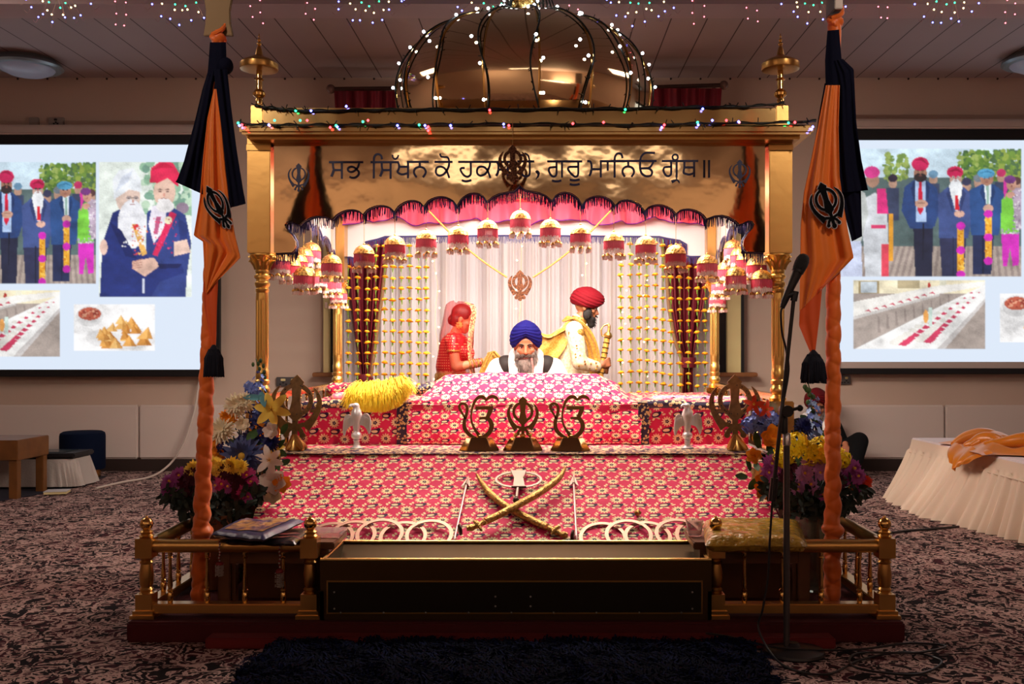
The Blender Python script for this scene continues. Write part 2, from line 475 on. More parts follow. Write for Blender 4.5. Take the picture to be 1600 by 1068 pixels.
def plate(px, py, lab, w=.16, h=.12, mt=None, name='wall_socket', det=1):
    c = W(px, py, 10.18)
    t = thing(name, lab, 'socket', c)
    MB().box(c.x-w/2, c.x+w/2, 10.17, 10.2, c.z-h/2, c.z+h/2).build('face_plate', mt or M_plate, t, bevel=.006)
    for k in range(det):
        xx = c.x + (k-(det-1)/2)*w*.42
        MB().box(xx-w*.09, xx+w*.09, 10.155, 10.172, c.z+h*.08, c.z+h*.32).build('switch', M_cream if mt else M_base, t, bevel=.003)
        m = MB()
        for dx, dz in ((0,-.1),(-.12,-.26),(.12,-.26)): m.box(xx+dx*w-.008, xx+dx*w+.008, 10.163, 10.172, c.z+dz*h-.006, c.z+dz*h+.006)
        m.build('pin_holes', M_black, t)
plate(53, 190, 'small square white wall plate, left one of the pair above the left screen', .10, .09, det=0)
plate(88, 190, 'white double wall socket with a knob, above the left screen', .16, .09, det=1)
plate(451, 596, 'grey steel double wall socket behind the left gold emblem stand', .26, .09*1.1, M_steel, det=2)
plate(1317, 593, 'grey steel double wall socket just under the right screen', .16, .10, M_steel, det=2)
plate(312, 584, 'small cable outlet on the wall behind the left flagpole', .06, .07, det=0, name='cable_outlet')
m = MB(); m.tube(catmull([W(312,588,10.15), W(309,610,10.13), W(304,640,10.08), W(292,680,10.05), W(280,705,10.02), W(262,728,9.98), Vector((X_(235,9.6),9.6,.012)), Vector((X_(190,9.2),9.2,.012)), Vector((X_(150,8.8),8.8,.012))], 8), .011, 8)
tag(m.build('white_cable', mat('cable_white', srgb(190,175,165), .5)), 'thin white cable hanging from the wall outlet down to the carpet', 'cable')

# ================================================================ projection screens
def screen_paint(w, h, P):
    """returns an h x w x 3 picture painted with shapes; coordinates are fractions-free slide units"""
    img = np.zeros((h, w, 3), np.float32); yy, xx = np.mgrid[0:h, 0:w].astype(np.float32)
    return img, xx, yy
class Paint:
    def __init__(s, x0, y0, x1, y1, step):
        s.w = int((x1-x0)/step)+1; s.h = int((y1-y0)/step)+1; s.x0, s.y0, s.x1, s.y1 = x0, y0, x1, y1
        s.xx, s.yy = np.meshgrid(np.linspace(x0, x1, s.w), np.linspace(y0, y1, s.h))
        s.img = np.zeros((s.h, s.w, 3), np.float32); s.T = lambda x, y: (x, y); s.clip = None
    def put(s, mask, c):
        if s.clip is not None: mask = mask & s.clip
        s.img[mask] = c
    def rect(s, x0, y0, x1, y1, c):
        (x0, y0), (x1, y1) = s.T(x0, y0), s.T(x1, y1); s.put((s.xx >= x0) & (s.xx < x1) & (s.yy >= y0) & (s.yy < y1), c)
    def setclip(s, x0, y0, x1, y1):
        (x0, y0), (x1, y1) = s.T(x0, y0), s.T(x1, y1); s.clip = (s.xx >= x0) & (s.xx < x1) & (s.yy >= y0) & (s.yy < y1)
    def ell(s, cx, cy, rx, ry, c):
        (ax, ay), (bx, by) = s.T(cx, cy), s.T(cx+rx, cy+ry); rx, ry = bx-ax, by-ay
        s.put(((s.xx-ax)/rx)**2 + ((s.yy-ay)/ry)**2 <= 1, c)
    def poly(s, pts, c):
        pts = [s.T(*p) for p in pts]; ins = np.zeros(s.xx.shape, bool); n = len(pts)
        for i in range(n):
            (xa, ya), (xb, yb) = pts[i], pts[(i+1) % n]
            if ya == yb: continue
            k = ((ya > s.yy) != (yb > s.yy)) & (s.xx < (xb-xa)*(s.yy-ya)/(yb-ya)+xa)
            ins ^= k
        s.put(ins, c)
    def face(s, cx, cy, k=1.0, glasses=False, col=(70,46,40)):
        d = c3(*col)
        for sx in (-1, 1): s.ell(cx+sx*3.2*k, cy-1.5*k, 1.3*k, .7*k, d); s.ell(cx+sx*3.2*k, cy-3.2*k, 1.9*k, .5*k, d)
        s.ell(cx+.4*k, cy+1.4*k, 1.0*k, 1.6*k, c3(min(255,col[0]+90),col[1]+60,col[2]+50)); s.ell(cx, cy+4.2*k, 2.3*k, .6*k, c3(150,84,80))
        if glasses:
            for sx in (-1, 1): s.ell(cx+sx*3.3*k, cy-1.4*k, 2.5*k, 1.7*k, c3(206,190,186)); s.ell(cx+sx*3.3*k, cy-1.4*k, 1.2*k, .7*k, d)
            s.rect(cx-6*k, cy-2.2*k, cx+6*k, cy-1.7*k, c3(60,50,56))
    def finish(s):
        # grain and soft mottling of the projected photographs, then a light blur
        r = np.random.default_rng(11); h, w = s.h, s.w; tot = np.zeros((h, w), np.float32)
        for n_, amp in ((9,.10),(22,.12),(60,.10)):
            a = r.normal(0, 1, (n_+2, n_+2)); yi = np.linspace(0, n_, h); xi = np.linspace(0, n_, w); y0 = yi.astype(int); x0 = xi.astype(int); fy = (yi-y0)[:,None]; fx = (xi-x0)[None,:]
            b_ = a[y0][:,x0]*(1-fy)*(1-fx) + a[y0+1][:,x0]*fy*(1-fx) + a[y0][:,x0+1]*(1-fy)*fx + a[y0+1][:,x0+1]*fy*fx; tot += (amp*b_).astype(np.float32)
        inside = (np.abs(s.img - np.array(SLIDE_BG, np.float32)).sum(2) > .02)[..., None]
        k = 1 + tot[..., None] + (r.normal(0, .07, (h, w, 1))).astype(np.float32)
        s.img = np.where(inside, np.clip(s.img*k + .012, 0, 1), s.img)
        pad = np.pad(s.img, ((1,1),(1,1),(0,0)), mode='edge')
        s.img = (4*s.img + pad[:-2,1:-1] + pad[2:,1:-1] + pad[1:-1,:-2] + pad[1:-1,2:])/8
    def speck(s, x0, y0, x1, y1, cols, n, r, seed):
        g = random.Random(seed)
        for _ in range(n): s.ell(g.uniform(x0, x1), g.uniform(y0, y1), r*g.uniform(.5,1.2), r*g.uniform(.5,1.2), g.choice(cols))
c3 = lambda r, g, b: (srgb(r,g,b)[0], srgb(r,g,b)[1], srgb(r,g,b)[2])
SLIDE_BG = c3(222,234,250)
def group_photo(p):
    p.setclip(-110, 253, 150, 443)
    p.rect(-110, 253, 150, 300, c3(205,226,240)); p.rect(-110, 296, 150, 400, c3(90,110,110)); p.rect(-110, 398, 150, 443, c3(176,160,150))
    for k in range(40): p.poly([(-110+k*8,398),(-106+k*8,398),(-130+k*9,443),(-134+k*9,443)], c3(150,134,128))
    p.speck(62, 258, 108, 300, [c3(92,128,50),c3(124,150,66),c3(150,170,90),c3(70,104,60)], 160, 4, 1)
    p.speck(110, 256, 150, 300, [c3(108,140,60),c3(140,160,70),c3(80,110,70)], 140, 4, 2)
    p.speck(-40, 262, -8, 300, [c3(112,140,70),c3(150,170,90)], 60, 4, 3)
    for (cx, cy, t) in ((28,294,(110,150,180)),(74,305,(60,60,90)),(122,292,(190,50,100)),(143,304,(90,60,60)),(-28,300,(50,40,60)),(90,300,(120,130,140))):
        p.ell(cx, cy+4, 6, 8, c3(190,150,130)); p.ell(cx, cy-3, 6.5, 6, c3(*t)); p.rect(cx-9, cy+11, cx+9, cy+60, c3(60,70,100))
    # far-left guests, seen only on the right screen
    p.poly([(-72,330),(-52,318),(-36,340),(-34,398),(-42,443),(-66,443)], c3(205,208,214)); p.ell(-56,300,9,11,c3(170,130,110)); p.ell(-57,288,11,9,c3(214,60,140)); p.poly([(-50,312),(-38,312),(-34,350),(-50,350)], c3(226,50,130)); p.rect(-58,366,-38,372,c3(214,60,110))
    p.poly([(-104,330),(-84,305),(-66,320),(-62,350),(-74,400),(-80,443),(-104,443)], c3(186,190,188)); p.poly([(-100,390),(-72,390),(-70,443),(-100,443)], c3(206,214,240))
    p.rect(-34,350,-28,420,c3(230,160,50)); p.rect(-44,395,-34,443,c3(220,70,90))
    # first man
    p.poly([(0,364),(28,364),(26,443),(3,443)], c3(36,40,66)); p.poly([(-12,310),(3,298),(16,298),(33,312),(38,340),(30,368),(26,372),(-4,372),(-16,345)], c3(42,70,126))
    p.poly([(3,300),(17,300),(18,362),(4,362)], c3(176,200,236)); p.poly([(8,302),(12,302),(14,345),(10,352),(6,345)], c3(206,26,60)); p.ell(10,290,9,12,c3(176,126,104)); p.ell(10,296,9,7,c3(52,40,42)); p.ell(10,276,12,10.5,c3(206,36,92)); p.ell(11,335,9,6,c3(206,160,140)); p.face(10,289,1.0); p.poly([(3,298),(-3,312),(4,345),(5,362),(3,330)], c3(30,50,96)); p.poly([(17,298),(23,312),(18,345),(18,362),(20,330)], c3(30,50,96)); p.poly([(0,270),(12,266),(22,278),(12,271)], c3(160,20,66)); p.poly([(13,364),(15,364),(14,443)], c3(20,22,40)); p.rect(6,333,16,334,c3(150,100,84))
    # second man
    p.poly([(36,380),(74,380),(70,443),(40,443)], c3(48,52,86)); p.poly([(34,322),(48,310),(70,310),(84,324),(84,344),(76,386),(36,386)], c3(66,84,140)); p.poly([(50,310),(68,310),(62,345),(58,345)], c3(226,230,240)); p.ell(59,298,8.5,10,c3(206,166,150)); p.ell(59,314,9.5,16,c3(238,240,244)); p.poly([(58,322),(62,322),(64,344),(58,344)], c3(220,30,50)); p.ell(58,288,11.5,9,c3(214,36,92)); p.ell(64,350,7,5,c3(214,168,150)); p.face(59,297,.95,True); p.poly([(48,288),(60,281),(70,290),(60,286)], c3(160,20,62)); p.poly([(50,310),(46,320),(55,350),(54,330)], c3(48,62,110)); p.poly([(68,310),(73,320),(65,350),(66,330)], c3(48,62,110)); p.rect(55,384,56.2,443,c3(30,34,60))
    # third man
    p.poly([(82,380),(112,380),(108,440),(82,440)], c3(36,46,84)); p.poly([(78,315),(95,306),(112,306),(126,318),(127,340),(118,382),(80,382)], c3(44,80,138)); p.poly([(98,306),(108,306),(107,336),(101,336)], c3(226,236,244)); p.poly([(101,308),(105,308),(105,336),(102,336)], c3(150,184,170)); p.ell(102,298,9,10,c3(186,134,112)); p.ell(101,290,12,7,c3(84,156,196)); p.ell(104,342,7,6,c3(214,168,150)); p.face(102,299,.95); p.poly([(90,290),(103,285),(114,291),(103,288)], c3(56,120,160)); p.poly([(97,306),(92,318),(101,338)], c3(30,58,106)); p.poly([(110,306),(114,318),(107,338)], c3(30,58,106)); p.rect(96,382,97.2,440,c3(22,28,56))
    # woman
    p.poly([(122,378),(147,378),(146,426),(138,428),(134,400),(130,428),(124,428)], c3(216,50,190)); p.poly([(122,330),(132,316),(148,316),(152,340),(146,380),(121,380)], c3(126,206,70)); p.poly([(136,310),(152,312),(152,372),(142,374)], c3(190,170,190)); p.poly([(125,300),(134,297),(128,324),(126,330)], c3(226,60,170)); p.ell(136,306,7,10,c3(200,150,130)); p.ell(134,299,8,6,c3(120,60,130)); p.ell(135,322,6,5,c3(214,160,140)); p.face(136,307,.75); p.speck(138,314,152,370,[c3(230,220,226),c3(150,130,160)],40,1.5,21); p.speck(122,372,146,380,[c3(226,220,226),c3(170,160,180)],20,1.6,22)
    for (gx, g0, g1) in ((66,368,440),(104,350,420)):
        p.rect(gx-4.5, g0, gx+4.5, g1, c3(234,168,48)); p.speck(gx-4, g0, gx+4, g1, [c3(250,200,90),c3(206,130,30)], 40, 1.6, gx)
        for k in (0, .5, 1): p.ell(gx, lerp(g0, g1, k), 6, 6, c3(206,40,180))
    p.clip = None
def embrace_photo(p):
    p.setclip(155, 253, 300, 464)
    p.rect(155, 253, 300, 464, c3(232,240,232)); p.speck(225, 253, 300, 330, [c3(150,190,160),c3(190,216,190),c3(120,160,140)], 90, 8, 5)
    p.ell(285,325,10,9,c3(150,130,150))
    p.poly([(230,330),(262,318),(290,336),(299,380),(292,430),(290,464),(225,464)], c3(48,66,134)); p.poly([(238,322),(262,316),(256,360),(240,380),(232,350)], c3(232,226,238))
    p.ell(257,300,17,24,c3(222,186,168)); p.ell(258,322,14,10,c3(240,236,236)); p.poly([(234,285),(236,262),(252,251),(270,254),(281,272),(278,292),(262,278),(246,286)], c3(224,40,84)); p.poly([(266,330),(276,334),(246,400),(238,398)], c3(216,40,90)); p.poly([(244,338),(252,338),(246,366),(240,366)], c3(190,90,130)); p.ell(263,344,6,6,c3(240,232,196)); p.face(256,302,1.9,False,(120,90,84)); p.ell(256,313,10,3,c3(236,232,232)); p.poly([(236,266),(256,252),(272,262),(254,262)], c3(196,24,66)); p.poly([(278,340),(294,352),(292,380),(282,380)], c3(34,50,112)); p.speck(240,334,276,398,[c3(236,70,120),c3(190,20,70)],40,1.3,31)
    p.poly([(160,380),(176,332),(190,325),(212,345),(230,400),(246,412),(284,412),(288,426),(250,440),(236,464),(156,464)], c3(34,50,120)); p.ell(200,308,19,26,c3(226,198,184)); p.ell(206,350,22,38,c3(238,238,244)); p.poly([(178,312),(176,280),(186,266),(208,262),(220,280),(221,300),(202,296)], c3(236,240,246))
    p.poly([(206,350),(214,350),(230,396),(222,400)], c3(222,170,90)); p.ell(214,355,5,5,c3(220,50,60))
    p.poly([(206,408),(240,402),(250,415),(226,432),(208,420)], c3(232,190,172)); p.poly([(272,378),(292,374),(298,394),(272,400)], c3(236,200,184)); p.ell(162,386,6,12,c3(226,190,176)); p.rect(222,435,226,458,c3(210,215,235)); p.face(207,312,1.7,True,(120,96,92)); p.poly([(180,300),(190,276),(208,266),(200,284)], c3(216,222,236)); p.poly([(170,345),(190,360),(214,404),(196,400)], c3(24,36,96)); p.poly([(246,412),(284,412),(280,418),(250,420)], c3(22,32,84)); p.speck(206,352,230,398,[c3(240,190,110),c3(206,70,70),c3(236,160,80)],40,1.5,32)
    for k in range(4): p.poly([(206,409+k*3),(222,404+k*4),(222,406+k*4),(207,411+k*3)], c3(200,150,134))
    p.speck(190,330,224,386,[c3(226,226,236),c3(248,248,250)],60,1.6,33)
    p.clip = None
def hall_photo(p):
    p.setclip(-108, 453, 94, 557)
    p.rect(-108, 453, 94, 557, c3(172,158,150)); p.rect(-108, 453, 94, 474, c3(240,228,196)); p.rect(-100,455,-68,474,c3(170,150,110)); p.rect(-96,456,-72,472,c3(206,216,224)); p.rect(-40,454,-6,466,c3(180,164,130)); p.rect(24,454,34,470,c3(226,222,200)); p.ell(8,462,2.5,5,c3(190,60,50))
    p.poly([(-108,486),(20,462),(94,455),(94,462),(24,474),(-108,508)], c3(238,234,228)); p.poly([(-108,508),(24,474),(24,477),(-108,513)], c3(200,194,190))
    for k in range(9):
        t = k/9; p.poly([(-90+t*110,500-t*30),(-84+t*110,497-t*30),(-80+t*110,501-t*30)], c3(200,80,100)); p.poly([(-70+t*120,508-t*36),(-68+t*120,508-t*36),(-66+t*120,532-t*50),(-70+t*120,532-t*50)], c3(150,136,130))
    p.poly([(-106,557),(30,490),(94,460),(94,480),(20,557)], c3(242,240,238)); p.poly([(20,557),(94,480),(94,486),(32,557)], c3(206,200,198))
    g = random.Random(8)
    for k in range(13):
        t = (k/13)**1.3; s = lerp(9, 1.6, t)
        for sx in (0, 1):
            x, y = lerp(-30+sx*38, 84+sx*8, t), lerp(548-sx*4, 464, t); p.poly([(x-s,y+s*.3),(x-s*.2,y-s*.5),(x+s,y),(x+s*.2,y+s*.5)], c3(204,60,96))
            p.ell(x-s*1.6, y-s*.1, s*.9, s*.45, c3(226,222,214))
    p.rect(7,495,13,522,c3(206,226,216)); p.ell(3,508,4,10,c3(240,170,90)); p.clip = None
def food_photo(p):
    p.setclip(115, 475, 242, 548)
    p.rect(115, 475, 242, 548, c3(246,244,244)); p.ell(190,528,56,18,c3(228,226,226)); p.ell(140,494,21,16,c3(222,220,220)); p.ell(140,490,18,10,c3(190,92,70)); p.speck(126,484,154,496,[c3(226,160,130),c3(150,60,50)],26,2,9)
    g = random.Random(4)
    for k in range(34):
        x = g.uniform(146,232); y = g.uniform(500,540); s = g.uniform(8,13)
        if abs(x-190)/50 + (540-y)/46 > 1.15: continue
        q = g.choice([(226,164,84),(240,190,116),(206,140,64),(232,176,98)]); a = g.uniform(-.5,.5)
        p.poly([(x-s,y+s*.5),(x+a*s,y-s),(x+s,y+s*.5)], c3(*q)); p.poly([(x+a*s,y-s),(x+s,y+s*.5),(x+s*.3,y+s*.5)], c3(int(q[0]*.86),int(q[1]*.8),int(q[2]*.7)))
    p.clip = None
def make_screen(lab, x0, y0, x1, y1, bx0, bx1, by0, by1, painter, bg, step=1.15, foot=None):
    Y = 10.08
    c = W((x0+x1)/2, by1, Y)
    t = thing('projection_screen', lab, 'projection screen', c)
    p = Paint(x0, y0, x1, y1, step); p.img[:] = bg; painter(p); p.finish()
    m = MB(); m.grid(lambda u, v: W(lerp(x0,x1,u), lerp(y0,y1,v), Y-.012), p.w-1, p.h-1)
    o = m.build('screen_picture', None, t, smooth=False) if False else None
    me = bpy.data.meshes.new('screen_picture'); off = c
    me.from_pydata([(a[0]-off.x, a[1]-off.y, a[2]-off.z) for a in m.v], [], m.f)
    ca = me.color_attributes.new('slide', 'FLOAT_COLOR', 'POINT')
    ca.data.foreach_set('color', np.concatenate([p.img.reshape(-1,3), np.ones((p.w*p.h,1),np.float32)],1).ravel())
    me.materials.append(M_slide); o = bpy.data.objects.new('screen_picture', me); COL.objects.link(o); o.parent = t
    o['label'] = 'lit slide of photographs on pale blue white'
    m = MB(); B = [W(bx0,by0,Y), W(bx1,by1,Y)]
    m.box(B[0].x, B[1].x, Y+.0, Y+.03, B[1].z, B[0].z); m.build('screen_backing', M_black, t)
    m = MB(); I = [W(x0,y0,Y), W(x1,(foot or y1),Y)]
    m.box(B[0].x, B[1].x, Y-.03, Y, I[0].z, B[0].z); m.box(B[0].x, B[1].x, Y-.03, Y, B[1].z, I[1].z)
    m.box(B[0].x, I[0].x, Y-.03, Y, I[1].z, I[0].z); m.box(I[1].x, B[1].x, Y-.03, Y, I[1].z, I[0].z); m.build('screen_border', M_black, t, bevel=.004)
    if foot:
        m = MB().box(I[0].x, I[1].x, Y-.012, Y, I[1].z, Z_(y1,Y)); m.build('unlit_screen_strip', mat('screen_cloth', srgb(196,180,172), .8), t)
    m = MB(); a = W(bx0-6,by0-16,Y); b_ = W(bx1+6,by0-1,Y); m.box(a.x, b_.x, Y-.05, 10.2, b_.z, a.z); m.build('screen_housing', mat('housing_white', srgb(200,184,176), .5), t, bevel=.02)
M_slide, nt, b = new_mat('slide_light')
at = nt.nodes.new('ShaderNodeAttribute'); at.attribute_name = 'slide'; nt.links.new(at.outputs['Color'], b.inputs['Emission Color']); b.inputs['Emission Strength'].default_value = 1.0; b.inputs['Base Color'].default_value = (.02,.02,.02,1); b.inputs['Roughness'].default_value = .9

def left_slide(p):
    group_photo(p); embrace_photo(p); hall_photo(p); food_photo(p)
def right_slide(p):
    p.ell(1352, 248, 7, 16, c3(232,160,60))
    p.T = lambda x, y: (1438+(x-10)*1.13, 252+(y-272)*1.05); group_photo(p)
    p.T = lambda x, y: (1333+(x+108)*1.024, 437+(y-453)*1.04); hall_photo(p)
    p.T = lambda x, y: (1562+(x-115)*1.05, 458+(y-475)*1.05); food_photo(p); p.T = lambda x, y: (x, y)
make_screen('wide lit projection screen on the wall left of the gold canopy', -190, 226, 330, 577, -200, 344, 212, 588, left_slide, SLIDE_BG)
make_screen('wide lit projection screen on the wall right of the gold canopy', 1311, 219, 1800, 565, 1297, 1810, 203, 584, right_slide, SLIDE_BG, foot=575)

# ================================================================ drape, tied curtains, curtain poles
M_sheer, nt, b = new_mat('white_sheer')
b.inputs['Base Color'].default_value = srgb(238,230,236); b.inputs['Roughness'].default_value = .7; b.inputs['Sheen Weight'].default_value = .3
tr = nt.nodes.new('ShaderNodeBsdfTranslucent'); tr.inputs[0].default_value = srgb(255,240,225)
mxs = nt.nodes.new('ShaderNodeMixShader'); mxs.inputs[0].default_value = .4
out = nt.nodes['Material Output']; nt.links.new(b.outputs[0], mxs.inputs[1]); nt.links.new(tr.outputs[0], mxs.inputs[2]); nt.links.new(mxs.outputs[0], out.inputs[0])
M_maroon = mat('maroon_velvet', srgb(112,10,30), .7, var=(3,.3))
def drape_fold(x, a=1.0):
    return a*(.030*math.sin(x*34+1.5*math.sin(x*5.1)) + .022*math.sin(x*61+2*math.sin(x*3.3)) + .012*math.sin(x*117))
m = MB()
m.grid(lambda u, v: (lerp(X_(524,9.62),X_(1116,9.62),u), 9.62 + drape_fold(lerp(-2,2,u)) + .01*math.sin(v*7+u*30), lerp(.02,3.75,v)), 520, 8)
tag(m.build('white_drape', M_sheer, solid=0), 'tall gathered white sheer drape hanging behind the canopy', 'drape')
# warm light strings glowing through the sheer
M_warm = mat('warm_bulb', (1,.8,.5,1), .4, emit=(1,.62,.28,1), estr=20)
gw = random.Random(3)
for i, (px, lab) in enumerate(((682,'leftmost'),(812,'middle, behind the hanging emblem'),(915,'behind the man in the red turban'),(975,'left of the right-hand flower strings'),(1008,'behind the right-hand flower strings'))):
    Y = 9.53; t = thing('warm_light_string', 'string of warm white bulbs down the white drape, ' + lab, 'string lights', (X_(px,Y), Y, 3.3), 'warm light strings on the drape')
    pts = [Vector((X_(px+gw.uniform(-3,3),Y), Y, 3.3-k*.2)) for k in range(14)]
    MB().tube(catmull(pts,3), .0022, 5).build('wire', M_cream, t)
    for k in range(16):
        z = 3.0 - k*.165 + gw.uniform(-.04,.04); x = X_(px+gw.uniform(-6,6),Y)
        MB().ball((x, Y-.015, z), .0075, 8, 6).build('bulb', M_warm, t)
def curtain(lab, rows, Y, tie=None, tr_side=1):
    c = W((rows[-1][1]+rows[-1][2])/2, rows[-1][0], Y)
    t = thing('maroon_curtain', lab, 'curtain', c)
    ys = [r[0] for r in rows]
    def fn(u, v):
        py = lerp(ys[0], ys[-1], v); a = interp(py, ys, [r[1] for r in rows]); b_ = interp(py, ys, [r[2] for r in rows])
        w = (b_-a)
        return W(lerp(a,b_,u), py, Y + .03*math.sin(u*30+v*2) + .018*math.sin(u*53+1))
    m = MB(); m.grid(fn, 90, 60); m.build('curtain_cloth', M_maroon, t, solid=.004)
    m = MB()
    pts = []
    for k in range(30):
        py = lerp(370, ys[-1], k/29); e = interp(py, ys, [r[2 if tr_side > 0 else 1] for r in rows]); pts.append(W(e + (2*tr_side), py, Y-.02))
    m.tube(pts, .018, 8); m.build('braid_edge', mat('braid', srgb(140,104,70), .6, bump=(200,.5)), t)
    if tie:
        m = MB(); cc = W(tie[0], tie[1], Y); m.lathe(cc, [(.075,-.05),(.085,0),(.075,.05)], 16); m.build('tie_back', M_maroon, t)
curtain('gathered maroon curtain behind the left flower strings', [(142,522,628),(250,528,622),(400,541,602),(470,546,594),(540,556,584),(585,564,578),(600,562,576),(700,558,580),(735,556,582)], 9.38, (570,592), 1)
curtain('gathered maroon curtain behind the right flower strings', [(138,1006,1128),(250,1016,1120),(430,1044,1106),(480,1047,1099),(530,1056,1089),(565,1068,1083),(585,1067,1083),(700,1062,1086),(735,1060,1090)], 9.38, (1075,566), -1)
M_pole = mat('curtain_pole', srgb(70,40,30), .4)
for (a, b_, lab) in (((517,139),(660,138),'left'),((930,139),(1131,133),'right')):
    Y = 9.5; A = W(a[0],a[1],Y); B = W(b_[0],b_[1],Y)
    t = thing('curtain_pole', 'dark curtain pole with round end above the roof, %s of the dome' % lab, 'curtain pole', A)
    MB().tube([A,B], .022, 10).build('pole_rod', M_pole, t)
    E = A if lab == 'left' else B
    MB().ball(E, .045, 14, 10).build('end_ball', mat('pole_ball', srgb(130,100,90), .2, .5), t)
    MB().tube([E+Vector((.06 if lab=='left' else -.06,0,0)), E+Vector((.08 if lab=='left' else -.08,.7,.08))], .012, 6).build('wall_bracket', M_pole, t)
# ================================================================ carpeted base, rails, boxes
XC = -0.13
M_redcarpet = mat('red_carpet', srgb(70,8,16), .9, bump=(120,.3))
M_redstrip = mat('red_strip', srgb(104,20,22), .85, bump=(120,.3))
M_brass = mat('brass_polished', (.80,.50,.16,1), .16, 1.0, bump=(30,.04,2,.004))
M_brassd = mat('brass_satin', (.60,.35,.11,1), .30, 1.0, bump=(18,.10,3,.006))
M_bronze = mat('bronze_sheet', (.085,.052,.022,1), .42, 1.0, bump=(6,.05,2,.01))
M_woodd = mat('brown_wood', srgb(112,66,34), .4, bump=(14,.15,4,.004,(1,1,8)), var=(7,.3))
M_woodp = mat('plinth_wood', srgb(96,56,28), .38, var=(6,.3))
m = MB().box(-1.814, 1.579, 4.18, 8.0, 0, .088)
tag(m.build('carpeted_dais', M_redcarpet, bevel=.008), 'low dark red carpeted base under the whole gold canopy and its rails', 'dais')
m = MB().box(-1.44, 1.25, 4.09, 4.178, 0, .046)
tag(m.build('step_board', M_redstrip, bevel=.006), 'thin brighter red board on the floor along the base front', 'step')
def newel(x, y, z0=.088):
    m = MB(); c = (x, y, 0)
    m.box(x-.054,x+.054,y-.054,y+.054,z0,z0+.016); m.box(x-.045,x+.045,y-.045,y+.045,z0+.016,z0+.034); m.box(x-.036,x+.036,y-.036,y+.036,z0+.034,z0+.105)
    m.lathe(c, [(.034,z0+.105),(.026,z0+.112),(.031,z0+.122),(.024,z0+.132),(.029,z0+.145),(.031,z0+.19),(.025,z0+.235),(.031,z0+.243),(.024,z0+.252),(.034,z0+.265)], 12)
    m.box(x-.037,x+.037,y-.037,y+.037,z0+.265,z0+.352)
    m.lathe(c, [(.028,z0+.352),(.033,z0+.36),(.024,z0+.368),(.030,z0+.378),(.02,z0+.386),(.012,z0+.39)], 20)
    return m
def newel_ball(x, y, z0=.088):
    m = MB(); m.ball((x,y,z0+.412), .029, 20, 14); m.ball((x,y,z0+.442), .007, 8, 6)
    return m
def baluster(x, y, z0, z1):
    h = z1-z0
    return MB().lathe((x,y,0), [(.011,z0),(.0135,z0+.02*1),(.0135,z0+.04),(.009,z0+.047),(.014,z0+.055),(.009,z0+.062),(.0115,z0+.075),(.0075,z0+.6*h),(.007,z1-.03),(.012,z1-.026),(.008,z1-.02),(.011,z1-.012),(.010,z1)], 12)
def balustrade(name_side, xa, xb, bal, corner, xside, lab):
    t = thing('balustrade', lab, 'balustrade', ((xa+xb)/2, 4.28, .088))
    for x in (xa, xb):
        o = newel(x, 4.28).build('newel_post', M_brassd, t)
        newel_ball(x, 4.28).build('newel_ball', M_brass, o)
    o = newel(xside, 6.0).build('newel_post', M_brassd, t); newel_ball(xside, 6.0).build('newel_ball', M_brass, o)
    MB().tube([(min(xa,xb)+.03,4.28,.402),(max(xa,xb)-.03,4.28,.402)], .030, 14).build('hand_rail', M_brassd, t)
    MB().box(min(xa,xb)+.03, max(xa,xb)-.03, 4.25, 4.31, .108, .15).build('foot_rail', M_brassd, t, bevel=.004)
    MB().tube([(xside,4.31,.402),(xside,5.97,.402)], .030, 14).build('hand_rail', M_brassd, t)
    MB().box(xside-.03, xside+.03, 4.31, 5.97, .108, .15).build('foot_rail', M_brassd, t, bevel=.004)
    for px in bal: baluster(X_(px,4.28), 4.28, .15, .376).build('baluster', M_brass, t)
    for k in range(8): baluster(xside, 4.47+k*.185, .15, .376).build('baluster', M_brass, t)
    return t
balustrade('left', X_(229,4.28), X_(485,4.28), (266,324,383,443), 0, X_(229,4.28), 'low brass balustrade around the front left corner of the base')
balustrade('right', X_(1118,4.28), X_(1382,4.28), (1163,1222,1283,1343), 0, X_(1382,4.28), 'low brass balustrade around the front right corner of the base')
# donation trough
bx0, bx1, by0, by1 = X_(500,4.21), X_(1112,4.21), 4.21, 4.63
t = thing('donation_box', 'long dark bronze open-topped offering box at the front centre of the base', 'offering box', ((bx0+bx1)/2, 4.4, .088))
m = MB(); m.box(bx0, bx1, by0, by0+.02, .09, .352)
m.box(bx0, bx0+.02, by0+.02, by1, .22, .350); m.box(bx1-.02, bx1, by0+.02, by1, .22, .350); m.box(bx0, bx0+.02, by0, by0+.12, .09, .22); m.box(bx1-.02, bx1, by0, by0+.12, .09, .22)
m.build('box_shell', M_bronze, t, bevel=.003)
m = MB(); m.add([(bx0+.02,by1,.348),(bx1-.02,by1,.348),(bx1-.02,by1-.17,.25),(bx0+.02,by1-.17,.25),(bx0+.02,by0+.02,.25),(bx1-.02,by0+.02,.25)], [(0,1,2,3),(3,2,5,4)]); m.build('tray', mat('tray_bronze', (.036,.019,.006,1), .5, 1.0), t, solid=.006)
m = MB(); m.tube([(bx0,by0+.01,.353),(bx1,by0+.01,.353)], .008, 8); m.tube([(bx0,by1,.350),(bx1,by1,.350)], .008, 8)
for xx in (bx0+.01, bx1-.01): m.tube([(xx,by0+.01,.352),(xx,by1,.350)], .008, 8)
m.build('rolled_rim', M_brassd, t)
m = MB(); fx0, fx1, fz0, fz1 = X_(512,4.2), X_(1096,4.2), .125, .258
for (a, b_, c, d) in ((fx0,fx1,fz0-.006,fz0),(fx0,fx1,fz1,fz1+.006),(fx0-.006,fx0,fz0-.006,fz1+.006),(fx1,fx1+.006,fz0-.006,fz1+.006)): m.box(a, b_, by0-.006, by0, c, d)
m.build('panel_edge', M_brassd, t)
